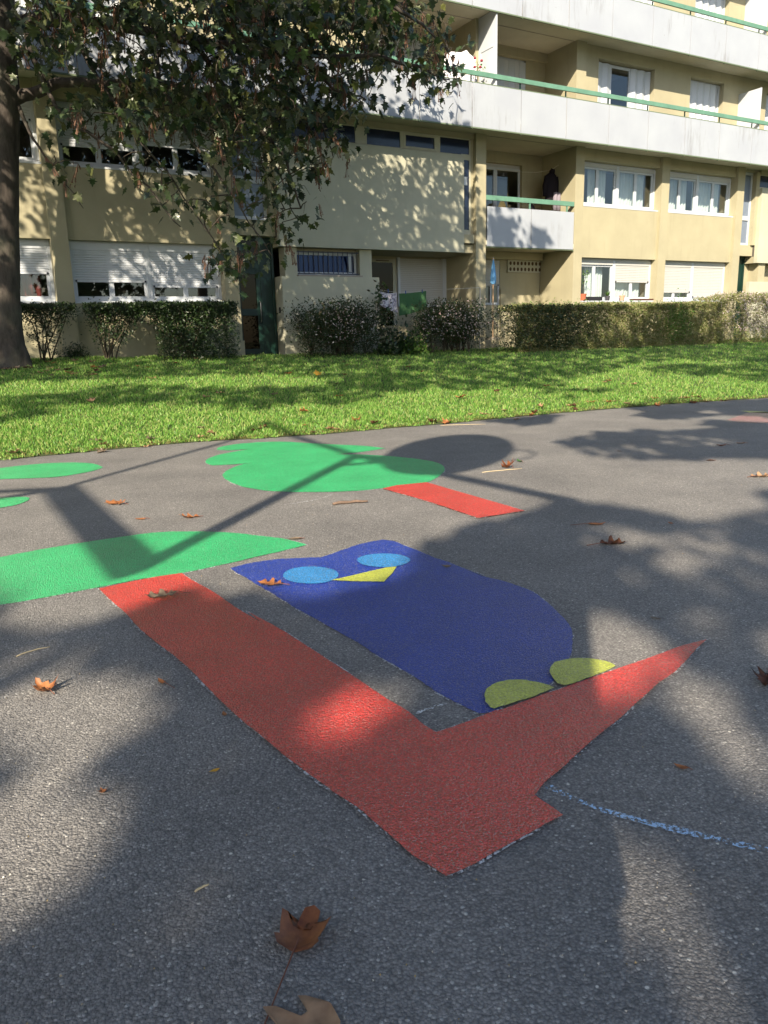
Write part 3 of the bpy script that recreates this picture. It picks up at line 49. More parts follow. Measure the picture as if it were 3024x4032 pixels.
CROWN = [(-0.98, 9.9, 7.97), (-0.32, 10.94, 9.04), (-4.1, 12.45, 10.41), (-1.89, 12.77, 9.41), (-6.28, 14.23, 9.08), (-2.15, 11.77, 7.77), (-7.93, 10.31, 7.22), (-5.06, 14.47, 9.37), (-2.04, 12.33, 9.55), (-1.9, 13.61, 6.93), (-0.24, 12.64, 9.37), (-4.66, 10.21, 8.54), (-4.4, 13.86, 6.8), (-4.86, 10.64, 9.7), (-3.89, 9.11, 9.75), (-7.17, 10.63, 9.87), (-8.04, 12.59, 8.41), (-2.65, 11.69, 7.88), (0.67, 12.76, 9.31), (-1.05, 8.71, 9.1), (-4.33, 11.61, 8.4), (-3.72, 9.63, 10.47), (-3.91, 11.12, 9.39), (-3.31, 11.39, 8.8), (-0.99, 12.01, 8.38), (-1.59, 11.52, 5.96), (-5.21, 9.63, 10.08), (-3.81, 12.7, 8.44), (-4.36, 13.56, 7.05), (-3.69, 9.0, 6.97), (-4.03, 11.03, 8.49), (-3.99, 13.85, 7.43), (-7.51, 10.5, 9.56), (1.05, 12.01, 7.26), (-7.08, 13.24, 8.39), (-6.17, 11.77, 7.05), (-2.22, 11.15, 8.13), (-1.54, 12.05, 7.52), (-4.18, 9.45, 8.74), (-7.5, 11.05, 9.41), (-3.44, 13.13, 7.6), (-3.5, 14.27, 8.52), (-0.32, 11.72, 8.42), (-3.9, 12.96, 9.32), (-3.6, 11.57, 8.59), (0.77, 12.4, 10.38), (-1.37, 12.2, 8.2), (-3.99, 9.53, 6.81), (-2.86, 11.45, 10.88), (-4.27, 13.0, 8.24), (-3.18, 12.68, 8.57), (-3.93, 13.66, 10.49), (-1.69, 11.46, 6.92), (-3.29, 13.61, 8.81), (-1.61, 10.63, 9.09), (-3.68, 8.31, 9.06), (-3.56, 10.65, 10.58), (-2.76, 11.85, 6.01), (0.07, 13.62, 9.06), (-2.04, 10.03, 9.78), (-3.1, 12.03, 10.85), (-0.52, 11.71, 7.58), (1.13, 10.08, 7.71), (-4.7, 9.62, 10.36), (-0.51, 12.32, 8.61), (-2.32, 12.52, 11.02), (-7.53, 10.89, 9.62), (-6.65, 12.24, 9.84), (-0.81, 12.18, 7.49), (-3.53, 10.07, 9.56), (-0.08, 9.2, 7.93), (-5.4, 10.08, 8.64), (-3.77, 11.58, 11.26), (-0.4, 13.61, 9.49), (0.36, 11.25, 7.87), (-0.73, 10.62, 10.52), (-3.41, 11.72, 10.87), (0.81, 10.29, 7.16), (-2.86, 11.29, 7.03), (-5.25, 13.85, 9.61), (-5.33, 15.0, 8.28), (-4.21, 13.69, 10.74), (0.69, 13.37, 9.6), (1.64, 11.38, 9.13), (-5.41, 9.7, 9.33), (-2.24, 13.59, 7.61), (-2.64, 13.23, 10.15), (-4.59, 10.44, 6.88), (-5.92, 12.35, 7.85), (-4.98, 13.26, 10.24), (-2.97, 11.9, 8.23), (1.86, 12.34, 9.44), (-9.17, 12.56, 8.13), (-5.36, 10.72, 6.57), (-4.57, 12.15, 8.17), (-1.95, 11.96, 9.82), (-6.43, 12.39, 8.07), (-1.3, 13.33, 6.88), (-6.47, 10.72, 7.58), (-3.11, 10.4, 9.7), (1.29, 10.53, 9.58), (-4.66, 12.15, 8.91), (-4.56, 11.82, 8.35), (-7.57, 11.61, 7.85), (-0.59, 10.36, 8.16), (-5.35, 13.1, 7.73), (-4.77, 11.08, 11.08), (-4.43, 13.72, 7.13), (-3.73, 10.69, 10.73), (-2.93, 9.95, 8.47), (-5.77, 12.18, 8.54), (-5.43, 9.52, 8.26), (-4.0, 14.13, 8.33), (-4.71, 13.22, 7.84), (-1.29, 12.15, 7.73), (-0.04, 12.49, 7.54), (-0.95, 12.25, 8.87), (-0.99, 12.34, 7.93), (-1.79, 11.51, 6.5), (-2.55, 9.81, 7.16), (-5.75, 10.08, 6.55), (-1.65, 11.68, 7.6), (0.93, 9.84, 9.7), (-3.12, 14.54, 7.72), (-4.25, 14.04, 8.72), (-2.36, 14.31, 8.36), (-5.39, 10.96, 8.91), (-4.41, 12.68, 8.28), (-7.05, 11.2, 10.57), (1.92, 12.16, 9.41), (-4.07, 13.14, 9.68), (-2.87, 10.99, 8.82), (-6.3, 11.42, 10.63), (-1.82, 10.25, 8.42), (-2.76, 11.3, 10.2), (-2.59, 13.01, 9.86), (-2.69, 10.64, 8.68), (-4.16, 12.88, 8.64), (-3.09, 9.64, 8.01), (-3.35, 8.31, 7.85), (-5.21, 9.22, 9.13), (-6.25, 9.7, 8.2), (-6.62, 10.86, 10.41), (-2.83, 11.56, 11.47), (-3.5, 11.7, 9.13), (-8.3, 10.36, 8.56), (-6.13, 13.79, 8.17), (-2.37, 9.61, 9.02), (-0.24, 13.68, 9.09), (-3.16, 12.89, 8.84), (-2.91, 14.92, 7.77), (-3.11, 13.87, 10.46), (-0.35, 9.29, 9.29), (1.24, 10.27, 9.8), (0.43, 11.68, 6.58), (-3.75, 9.03, 7.02), (-5.56, 12.27, 9.2), (-1.9, 9.71, 8.94), (-1.79, 12.52, 10.99), (-0.16, 11.01, 10.22), (0.09, 11.92, 8.79), (-8.35, 11.93, 7.63), (-5.04, 14.43, 7.36), (-1.3, 11.15, 8.64), (-2.95, 10.03, 8.95), (-5.24, 12.12, 8.02), (2.25, 11.11, 8.4), (-4.92, 13.91, 9.24), (-0.0, 13.2, 10.09), (-7.41, 9.31, 8.09), (-5.9, 12.3, 7.81), (-2.9, 12.71, 9.09), (-3.79, 13.33, 9.98), (-6.25, 10.56, 8.26), (-7.61, 9.28, 7.86), (-6.84, 11.39, 9.89), (-4.7, 9.06, 8.24), (-2.28, 11.6, 7.37), (-7.18, 10.19, 7.52), (-0.05, 9.2, 9.05), (-2.89, 11.58, 8.63), (-3.78, 11.04, 6.84), (-4.77, 14.43, 8.92), (1.0, 12.75, 9.09), (-6.13, 9.89, 9.84), (-6.0, 8.58, 7.57), (-6.79, 8.72, 9.08), (-3.99, 13.86, 10.29), (-7.05, 10.04, 10.14), (-1.3, 13.49, 9.9), (-5.98, 11.46, 7.75), (-3.33, 12.02, 7.01), (0.73, 10.86, 9.7), (-9.21, 12.31, 8.22), (0.31, 12.97, 8.65), (-2.03, 10.96, 9.06), (-7.23, 11.52, 6.46), (-4.28, 12.65, 11.42), (-2.89, 10.81, 10.02), (-2.72, 11.72, 10.39), (-4.32, 10.19, 9.49), (-0.07, 10.47, 9.17), (-6.08, 9.19, 8.79), (-1.48, 12.94, 10.72), (-3.13, 11.42, 8.79), (-2.67, 9.48, 7.98), (-2.72, 11.05, 7.22), (-6.31, 13.0, 6.51), (-3.51, 11.55, 9.5), (-0.8, 9.49, 6.89), (-3.46, 10.27, 9.02), (-3.47, 11.43, 6.59), (-5.34, 8.32, 8.29), (-0.99, 12.65, 8.08), (-5.39, 9.68, 6.63), (-3.16, 12.59, 10.16), (-4.57, 11.33, 9.11), (-2.34, 10.41, 8.98), (-1.6, 10.69, 9.14), (-1.08, 11.35, 10.82), (-7.65, 13.56, 8.99), (-5.58, 12.5, 9.65), (-2.44, 13.65, 8.94), (-5.32, 9.87, 6.17), (-7.12, 10.03, 9.56), (-0.55, 9.47, 9.37), (-1.01, 9.92, 10.91), (0.83, 12.41, 9.32), (-6.88, 10.74, 6.36), (-2.32, 9.0, 9.97), (-3.98, 12.14, 8.46), (-3.19, 8.07, 8.17), (-3.36, 13.96, 8.9), (-3.41, 11.36, 8.51), (-3.71, 8.49, 7.38), (-2.95, 8.51, 9.3), (-4.68, 9.19, 8.41), (-1.17, 9.65, 10.27), (-3.28, 11.64, 8.47), (-3.6, 10.88, 7.01), (-2.2, 11.81, 8.15), (-3.47, 12.51, 6.64), (-6.76, 10.62, 7.95), (-2.47, 10.42, 8.83), (0.15, 9.45, 9.95), (1.18, 11.63, 9.59), (-4.79, 11.33, 10.88), (-1.57, 11.63, 8.29), (-3.15, 14.69, 8.4), (-5.17, 11.11, 8.59), (-3.32, 10.16, 6.71), (-1.82, 13.33, 7.02), (-3.06, 11.36, 6.41), (-5.09, 9.76, 9.89), (-3.56, 12.78, 9.42), (-2.28, 8.34, 8.66), (-2.48, 12.21, 10.21), (-5.76, 12.89, 10.7), (-7.19, 11.93, 10.97), (0.05, 13.55, 9.03), (-2.68, 11.24, 8.52), (-2.6, 11.31, 8.56), (-1.72, 14.29, 9.73), (-4.65, 10.77, 7.78), (-1.14, 11.76, 8.33), (-4.67, 14.48, 9.37), (-2.21, 12.85, 7.26), (-3.57, 10.24, 7.99), (-1.39, 14.63, 9.32), (-4.49, 11.05, 9.8), (-0.53, 10.84, 9.97), (-7.47, 13.27, 9.71), (-4.34, 12.51, 8.87), (-1.7, 8.34, 9.2), (-4.67, 12.18, 8.02), (-1.25, 11.71, 6.26), (-0.26, 13.4, 8.68), (-3.77, 10.79, 5.77), (-2.42, 10.87, 9.81), (-5.47, 12.03, 6.37), (-1.21, 13.44, 10.48), (-0.64, 10.38, 8.94), (-7.43, 10.68, 7.93), (-2.47, 11.33, 9.28), (-6.04, 11.47, 11.33), (-2.61, 13.17, 10.0), (-2.17, 12.04, 10.97), (-4.09, 10.55, 8.92), (-5.78, 11.09, 9.06), (-4.0, 13.34, 8.76), (-2.75, 10.82, 9.19), (-6.07, 11.2, 7.53), (-3.49, 10.91, 7.35), (-1.16, 12.43, 9.88), (-0.89, 12.79, 8.74), (0.38, 10.88, 9.79), (-0.86, 13.79, 8.13), (-7.6, 11.45, 8.46), (-7.08, 10.04, 10.12), (-3.37, 12.51, 7.8), (-2.19, 10.62, 7.04), (-5.98, 14.42, 9.37), (-3.47, 12.9, 8.14), (-2.68, 9.24, 8.92), (-8.14, 11.2, 8.64), (-2.77, 9.19, 7.74), (-2.34, 12.42, 8.95), (-1.49, 9.68, 6.89), (-0.87, 11.96, 10.12), (-4.66, 9.79, 6.66), (0.41, 9.65, 8.94), (0.02, 13.12, 7.81), (-7.11, 12.23, 10.52), (-2.27, 10.33, 7.12), (-7.34, 12.01, 9.14), (-4.1, 12.91, 7.51), (-2.73, 10.91, 8.62), (1.76, 11.08, 9.24), (-2.82, 12.06, 11.18), (-7.12, 12.07, 7.05), (-4.39, 11.91, 8.21), (-5.08, 13.79, 7.8), (-3.46, 12.4, 8.58), (-6.69, 11.23, 10.04), (-4.09, 10.23, 6.33), (-3.63, 11.6, 8.3), (-1.05, 10.99, 7.29), (-1.74, 8.35, 8.23), (-3.02, 11.23, 9.64), (-5.02, 14.22, 7.76), (-7.5, 12.01, 7.19), (-5.07, 9.21, 10.69), (-5.25, 12.82, 6.43), (-4.17, 13.59, 9.19), (-0.72, 11.18, 7.22), (-2.41, 11.45, 10.87), (-7.67, 8.99, 8.65), (-5.47, 10.89, 8.62), (-3.72, 8.56, 7.08), (-6.73, 10.62, 9.77), (-3.49, 13.45, 9.83), (-1.45, 10.33, 7.78), (-1.12, 13.47, 8.41), (0.02, 9.79, 9.73), (-5.99, 12.73, 7.35), (-7.56, 12.72, 6.68), (-2.83, 14.3, 9.78), (1.84, 10.49, 9.37), (-3.41, 8.51, 7.73), (-5.14, 10.91, 10.42), (-8.1, 9.8, 7.63), (-5.88, 13.41, 6.73), (-5.25, 9.44, 8.61), (-1.23, 12.58, 9.21), (-4.52, 13.83, 10.17), (-2.04, 14.74, 7.82), (0.34, 12.72, 7.66), (-6.44, 14.73, 8.93), (-3.93, 13.59, 7.65), (-0.75, 10.9, 10.09), (-3.39, 11.96, 7.59), (-0.94, 9.97, 8.35), (0.04, 9.11, 8.73), (-1.57, 14.4, 7.58), (-6.83, 14.16, 9.81), (-3.62, 13.49, 6.68), (-5.87, 10.91, 7.45), (-4.04, 9.4, 7.53), (1.14, 10.9, 10.26), (-5.66, 10.57, 10.96), (-2.32, 12.38, 10.48), (-0.89, 10.08, 9.65), (-3.04, 12.3, 8.82), (-2.75, 13.88, 8.22), (-8.07, 12.16, 9.12), (-2.74, 10.69, 8.17), (-4.45, 12.06, 9.12), (-6.2, 13.99, 7.26), (-3.32, 14.25, 7.11), (-3.61, 9.17, 9.83), (1.57, 11.96, 8.23), (-2.33, 10.77, 11.3), (0.26, 13.63, 8.75), (-2.18, 12.86, 9.28), (-4.46, 9.5, 7.85), (-6.04, 13.15, 6.53), (-4.43, 12.4, 10.51), (-7.77, 13.02, 6.9), (-5.16, 9.8, 6.5), (-3.47, 13.07, 7.25), (-0.72, 13.16, 7.6), (-0.12, 11.67, 7.87), (-3.36, 11.98, 6.76), (-3.55, 12.29, 8.53), (-6.7, 12.61, 10.81), (-0.82, 13.32, 8.56), (-2.21, 12.74, 8.65), (-3.4, 11.87, 8.37), (-8.04, 9.63, 8.14), (0.09, 11.3, 7.44), (-2.0, 11.7, 10.4), (-2.63, 9.27, 7.92), (-5.3, 8.41, 9.01), (-2.81, 12.84, 8.01), (0.24, 11.86, 8.77), (-0.24, 11.69, 7.96), (-6.83, 11.92, 9.15), (-3.84, 13.23, 6.63), (-1.12, 10.93, 10.13), (-3.26, 10.92, 9.31), (-5.96, 13.57, 10.23), (-6.12, 11.78, 7.04), (-5.35, 13.03, 6.79), (-7.32, 11.61, 6.66), (-2.17, 11.68, 8.05), (-8.89, 11.24, 7.42), (-4.26, 11.31, 6.6), (-2.28, 11.02, 5.83), (0.58, 12.82, 7.28), (-3.53, 11.41, 8.63), (-6.89, 10.75, 7.95), (0.0, 13.66, 7.97), (-3.56, 13.73, 8.24), (-2.51, 12.77, 9.93), (-0.82, 11.83, 8.17), (-3.29, 10.22, 10.29), (-2.26, 13.57, 6.94), (-7.18, 10.74, 8.44), (-5.55, 12.02, 10.51), (-5.59, 9.7, 10.3), (-3.07, 14.78, 7.56), (-4.73, 13.75, 8.23), (1.64, 11.3, 7.22), (-5.57, 9.47, 8.59), (-2.37, 13.7, 9.75), (-3.37, 11.21, 8.86), (-4.4, 8.28, 9.26), (-4.95, 12.53, 9.04), (-3.59, 12.42, 7.08), (-3.36, 11.44, 10.29), (-5.1, 9.73, 9.04), (-2.73, 14.12, 7.89), (-2.24, 8.33, 9.13), (-6.57, 10.91, 9.81), (-6.18, 13.7, 8.96), (-0.7, 14.32, 7.59), (-6.6, 13.31, 9.04), (-5.12, 10.33, 8.82), (-1.45, 13.87, 7.54), (0.07, 13.59, 9.48), (-6.25, 11.09, 8.93), (-3.14, 14.86, 8.0), (-3.71, 10.86, 7.32), (-2.41, 14.04, 7.34), (-5.05, 12.65, 8.8), (-3.14, 10.31, 11.29), (-1.82, 8.35, 8.3), (-0.93, 8.51, 9.14), (-2.85, 12.41, 8.29), (-2.68, 11.62, 8.85), (-2.86, 11.85, 8.12), (-3.51, 12.78, 8.14), (-3.16, 10.84, 5.71), (-5.25, 11.49, 9.14), (0.84, 11.45, 8.88), (-1.01, 10.4, 9.87), (-7.96, 11.99, 7.95), (-1.39, 12.59, 8.78), (-4.16, 8.07, 8.72), (-3.09, 12.38, 9.02), (-1.7, 9.5, 8.83), (-2.45, 10.01, 9.78), (-5.94, 12.79, 9.74), (-5.52, 10.05, 9.42), (-8.06, 10.77, 8.31), (-8.38, 11.12, 7.41), (-1.71, 14.98, 8.8), (-0.41, 12.44, 8.07), (-3.26, 12.43, 8.91), (-0.63, 11.29, 10.7), (-2.35, 13.71, 9.2), (-3.89, 14.57, 9.25), (-8.9, 12.49, 9.69), (-0.07, 9.89, 9.52), (-7.45, 10.71, 8.67), (-1.05, 10.18, 7.64), (-5.54, 9.78, 8.37), (-1.41, 13.09, 7.02), (-4.02, 10.91, 6.39), (-8.78, 12.54, 7.76), (-8.12, 12.23, 7.68), (-4.8, 11.44, 7.97), (-4.65, 10.18, 9.58), (-0.33, 13.52, 10.02), (-7.92, 11.62, 7.63), (-6.78, 12.57, 8.94), (-7.95, 9.82, 8.78), (-6.09, 14.5, 9.54), (-1.07, 12.53, 9.57), (-2.36, 10.81, 8.65), (-1.62, 12.67, 6.35), (-0.48, 11.41, 6.77), (-2.18, 11.72, 8.77), (-6.26, 11.68, 10.09), (-1.09, 10.34, 7.4), (-2.94, 13.28, 7.92), (-8.58, 9.96, 8.79), (-2.96, 13.0, 9.96), (-6.99, 10.87, 8.24), (-8.13, 10.0, 9.38), (-3.51, 13.61, 9.55), (-3.67, 12.47, 8.46), (-4.44, 14.71, 7.24), (-1.98, 14.17, 9.58), (-3.32, 11.82, 7.91), (-3.64, 9.83, 7.04), (-1.59, 10.55, 9.31), (-6.88, 9.07, 9.31), (-6.66, 12.41, 8.53), (1.37, 11.0, 8.74), (-6.12, 10.47, 10.18), (-6.46, 11.02, 9.21), (0.11, 13.92, 8.87), (-3.34, 12.72, 9.51), (-1.26, 12.63, 10.53), (-4.93, 10.3, 6.18), (-3.4, 14.23, 7.33), (-4.43, 12.3, 9.85), (-2.89, 8.59, 7.42), (-1.12, 12.49, 10.11), (1.27, 11.74, 8.67), (-3.73, 9.72, 8.41), (-1.01, 14.2, 7.26), (-3.15, 10.3, 10.05), (-4.34, 10.8, 9.5), (-1.24, 12.32, 8.94), (-1.01, 12.26, 9.53), (-6.37, 12.89, 7.53), (-2.52, 14.05, 9.79), (-0.97, 10.13, 8.3), (-4.47, 12.72, 7.61), (-5.59, 11.05, 8.45), (-4.48, 14.48, 8.08), (-1.72, 13.47, 8.61), (-1.0, 11.32, 8.63), (-2.57, 10.5, 9.21), (-3.47, 9.58, 6.52), (-2.53, 13.58, 8.01), (-5.36, 14.0, 9.34), (-4.19, 13.54, 9.3), (-2.33, 11.76, 9.65), (-2.98, 11.35, 10.59), (-6.09, 13.41, 7.03), (-4.06, 9.58, 7.37), (0.44, 10.86, 9.23), (-5.16, 11.87, 7.41), (-6.55, 10.96, 7.3), (-1.42, 10.64, 9.9), (-2.0, 13.03, 7.46), (-6.14, 9.28, 9.38), (-6.19, 12.01, 9.15), (-3.01, 9.94, 8.61), (-6.16, 11.88, 7.46), (-7.87, 10.55, 9.47), (1.88, 12.5, 9.16), (-6.66, 13.14, 8.91), (-6.9, 12.43, 8.25), (-3.25, 11.27, 8.87), (1.47, 11.04, 9.15), (-5.11, 10.98, 6.1), (-3.99, 10.53, 9.25), (-6.43, 12.32, 6.78), (-3.63, 11.56, 6.86), (-6.29, 11.12, 8.32), (-0.89, 10.9, 6.78), (1.86, 12.31, 7.61), (-4.25, 9.93, 8.43), (-4.12, 10.96, 10.2), (-0.51, 11.59, 9.72), (-4.19, 12.5, 10.25), (-0.29, 12.42, 9.21), (-6.72, 11.58, 10.56), (-7.31, 10.38, 6.65), (-6.18, 9.79, 9.77), (-8.83, 11.67, 8.63), (-4.88, 13.24, 9.65), (-3.59, 12.3, 7.74), (-7.46, 13.98, 7.59), (-0.11, 9.02, 7.78), (-2.02, 9.18, 6.59), (-7.56, 14.0, 7.97), (-7.44, 12.51, 7.68), (-1.72, 10.67, 9.22), (-3.02, 12.86, 10.58), (-6.74, 12.96, 6.84), (-3.46, 11.08, 8.67), (-4.2, 11.24, 7.99), (-2.22, 12.8, 8.31), (-2.93, 12.07, 6.91), (-1.99, 14.89, 7.95), (-7.68, 12.95, 7.5), (-5.53, 10.47, 6.02), (-5.23, 11.54, 9.97), (-4.17, 12.08, 9.55), (-5.19, 8.83, 8.33), (-7.13, 12.66, 6.77), (-1.53, 10.47, 7.93), (-1.33, 10.99, 9.98), (-3.13, 8.93, 10.01), (0.63, 10.44, 9.9), (1.88, 11.21, 7.58), (-6.18, 12.66, 7.99), (-7.31, 13.08, 9.6), (0.42, 11.25, 10.73), (-7.28, 9.82, 10.02), (-4.84, 9.63, 7.82), (-0.59, 12.87, 7.77), (0.1, 10.85, 7.47), (-4.27, 11.71, 6.13), (-2.43, 11.03, 8.01)]
LIMBS = [[((-6.412, 14.866, 5.393), 0.12), ((-6.12, 14.973, 5.506), 0.085), ((-5.542, 15.011, 5.66), 0.07), ((-4.892, 15.034, 5.681), 0.062), ((-4.171, 15.095, 5.682), 0.05), ((-3.232, 15.279, 5.585), 0.042), ((-2.302, 15.574, 5.176), 0.034), ((-1.676, 15.811, 4.533), 0.024), ((-1.457, 15.82, 3.615), 0.014)], [((-6.283, 14.824, 6.508), 0.13), ((-5.669, 14.826, 6.638), 0.09), ((-4.479, 14.807, 6.533), 0.07), ((-3.111, 15.003, 6.28), 0.055), ((-1.544, 15.426, 6.159), 0.045), ((-0.037, 15.815, 6.249), 0.032), ((0.833, 16.076, 6.154), 0.022), ((1.419, 16.291, 5.925), 0.01)], [((-5.946, 14.784, 6.2), 0.05), ((-5.565, 14.769, 5.199), 0.03), ((-4.732, 14.894, 4.56), 0.022), ((-4.146, 14.994, 3.873), 0.016), ((-3.626, 15.058, 3.231), 0.01)], [((-5.206, 14.742, 6.562), 0.045), ((-4.867, 14.588, 5.897), 0.032), ((-4.518, 14.44, 5.342), 0.026), ((-4.046, 14.362, 4.656), 0.02), ((-3.565, 14.403, 3.909), 0.014), ((-3.023, 14.594, 3.078), 0.009), ((-2.668, 14.679, 2.44), 0.005)], [((-3.791, 14.85, 6.353), 0.045), ((-3.639, 14.476, 5.548), 0.034), ((-3.357, 14.406, 4.943), 0.028), ((-2.948, 14.292, 4.246), 0.02), ((-2.515, 14.306, 3.641), 0.014), ((-2.091, 14.43, 2.957), 0.008), ((-1.88, 14.548, 2.61), 0.005)], [((-3.111, 15.003, 6.28), 0.04), ((-2.806, 15.749, 5.825), 0.032), ((-2.32, 16.252, 5.223), 0.024), ((-1.956, 16.572, 4.439), 0.016), ((-1.657, 16.855, 3.596), 0.009)], [((-2.021, 15.272, 6.196), 0.035), ((-1.539, 16.003, 5.869), 0.026), ((-1.082, 16.604, 5.365), 0.018), ((-0.846, 16.852, 4.73), 0.01)], [((-1.385, 15.516, 6.169), 0.03), ((-0.728, 15.427, 5.607), 0.02), ((-0.142, 15.412, 5.396), 0.012)], [((-6.254, 14.84, 5.271), 0.035), ((-6.072, 14.828, 4.737), 0.02), ((-5.812, 14.86, 4.278), 0.012), ((-5.327, 14.903, 3.57), 0.006)], [((-6.043, 14.615, 7.264), 0.14), ((-4.725, 14.439, 7.365), 0.1), ((-2.947, 14.751, 7.593), 0.08), ((-1.285, 15.228, 7.548), 0.06), ((-0.004, 15.49, 7.264), 0.04), ((0.913, 15.777, 6.752), 0.022), ((1.357, 16.026, 6.441), 0.01)]]
TRUNK = [((-7.048, 14.623, 0.723), 0.5), ((-7.011, 14.644, 0.934), 0.4), ((-6.993, 14.654, 1.228), 0.35), ((-6.933, 14.688, 1.975), 0.325), ((-6.809, 14.757, 3.189), 0.3), ((-6.682, 14.829, 4.37), 0.29), ((-6.531, 14.856, 5.505), 0.3), ((-6.431, 14.855, 6.523), 0.26), ((-6.293, 14.818, 7.628), 0.24), ((-5.904, 14.464, 9.414), 0.18), ((-5.307, 14.111, 10.975), 0.1)]
EDGE = [(0.43, -8.68), (0.89, -8.64), (1.63, -8.59), (2.54, -8.6), (3.27, -8.84), (4.08, -8.96), (5.07, -9.01), (6.15, -9.05), (7.37, -9.05), (8.69, -9.11), (10.09, -9.22), (11.09, -9.4), (12.0, -9.59)]
LEAFPOS = {'big': (-0.201, 1.296), 'cut': (-0.123, 1.175), 'onred': (-0.997, 3.492), 'onowl': (-0.517, 3.613), 'left': (-1.196, 2.5), 'dark': (1.227, 4.225), 'mid': (-1.281, 5.186), 'mid2': (-1.956, 5.667), 'right': (2.976, 6.11), 'shadow': (1.142, 6.805), 'small1': (0.828, 1.914), 'thin': (1.275, 4.69), 'edge': (1.311, 2.462), 'tiny1': (-0.533, 2.291), 'tiny2': (-0.796, 2.543), 'curl': (-0.496, 4.527), 'spot': (-0.782, 1.87), 'owl2': (0.346, 3.838), 'tiny3': (-0.488, 1.982), 't4': (-1.631, 5.156), 't5': (1.358, 6.031), 't6': (-1.742, 5.674), 't7': (0.739, 3.366), 'e1': (1.041, 10.455), 'e2': (1.354, 10.44), 'e3': (1.794, 10.626), 'e4': (2.765, 11.338), 'e5': (3.157, 11.658), 'e6': (0.401, 10.216), 'e7': (-1.508, 9.413), 't8': (1.161, 3.052), 't9': (2.405, 7.626), 't10': (3.532, 7.817), 't11': (3.781, 7.943), 't12': (3.042, 6.944), 'twig1': (-0.243, 5.481), 'twig2': (-1.412, 2.87), 'straw': (1.054, 6.697), 'straw2': (1.08, 10.226), 'tw3': (-0.683, 2.571), 'stick': (-0.429, 1.491), 'r1': (2.946, 8.391), 'r2': (1.804, 4.646)}

# ------------------------------------------------------------------ helpers
def tag(o, label=None, cat=None, group=None, kind=None):
    for k, v in (('label', label), ('category', cat), ('group', group), ('kind', kind)):
        if v: o[k] = v
    return o
def empty(name, loc=(0, 0, 0), rz=0., label=None, cat=None, group=None, kind=None):
    o = bpy.data.objects.new(name, None); COL.objects.link(o); o.location = loc; o.rotation_euler = (0, 0, rz)
    o.empty_display_size = .1
    return tag(o, label, cat, group, kind)
def link(name, me, parent=None, loc=None, rot=None, scale=None):
    o = bpy.data.objects.new(name, me); COL.objects.link(o)
    if parent: o.parent = parent
    if loc is not None: o.location = loc
    if rot is not None: o.rotation_euler = rot
    if scale is not None: o.scale = scale
    return o
class MB:
    def __init__(s): s.v = []; s.f = []; s.m = []
    def add(s, vs, fs, mi=0):
        b = len(s.v); s.v += [tuple(p) for p in vs]
        for f in fs: s.f.append([b+i for i in f]); s.m.append(mi)
        return s
    def box(s, x0, x1, y0, y1, z0, z1, mi=0):
        return s.add([(x0,y0,z0),(x1,y0,z0),(x1,y1,z0),(x0,y1,z0),(x0,y0,z1),(x1,y0,z1),(x1,y1,z1),(x0,y1,z1)],
                     [(0,3,2,1),(4,5,6,7),(0,1,5,4),(1,2,6,5),(2,3,7,6),(3,0,4,7)], mi)
    def tube(s, pts, rad, n=6, mi=0, caps=True):
        pts = [Vector(p) for p in pts]; N = len(pts)
        if not hasattr(rad, '__len__'): rad = [rad]*N
        up = Vector((.13, .31, .94)); rings = []
        for i, p in enumerate(pts):
            d = (pts[min(i+1, N-1)]-pts[max(i-1, 0)])
            if d.length < 1e-7: d = Vector((0, 0, 1))
            d.normalize(); a = d.cross(up)
            if a.length < .05: a = d.cross(Vector((1, 0, 0)))
            a.normalize(); b = d.cross(a)
            rings += [p+rad[i]*(math.cos(2*PI*k/n)*a+math.sin(2*PI*k/n)*b) for k in range(n)]
        fs = []
        for i in range(N-1):
            for k in range(n):
                k2 = (k+1) % n; fs.append((i*n+k, i*n+k2, (i+1)*n+k2, (i+1)*n+k))
        if caps: fs += [tuple(range(n))[::-1], tuple((N-1)*n+k for k in range(n))]
        return s.add(rings, fs, mi)
    def lathe(s, prof, c=(0, 0, 0), n=16, mi=0):
        vs = [(c[0]+r*math.cos(2*PI*k/n), c[1]+r*math.sin(2*PI*k/n), c[2]+z) for r, z in prof for k in range(n)]
        fs = [(i*n+k, i*n+(k+1) % n, (i+1)*n+(k+1) % n, (i+1)*n+k) for i in range(len(prof)-1) for k in range(n)]
        return s.add(vs, fs, mi)
    def mesh(s, name, mats, smooth=False):
        me = bpy.data.meshes.new(name); me.from_pydata(s.v, [], s.f)
        for m_ in (mats if isinstance(mats, (list, tuple)) else [mats]): me.materials.append(m_)
        if any(s.m): me.polygons.foreach_set('material_index', s.m)
        if smooth: me.polygons.foreach_set('use_smooth', [True]*len(s.f))
        me.update(); return me
    def build(s, name, mats, parent=None, smooth=False, bevel=0., **kw):
        o = link(name, s.mesh(name, mats, smooth), parent, **kw)
        if bevel:
            b = o.modifiers.new('bevel', 'BEVEL'); b.width = bevel; b.segments = 2; b.limit_method = 'ANGLE'
        return o
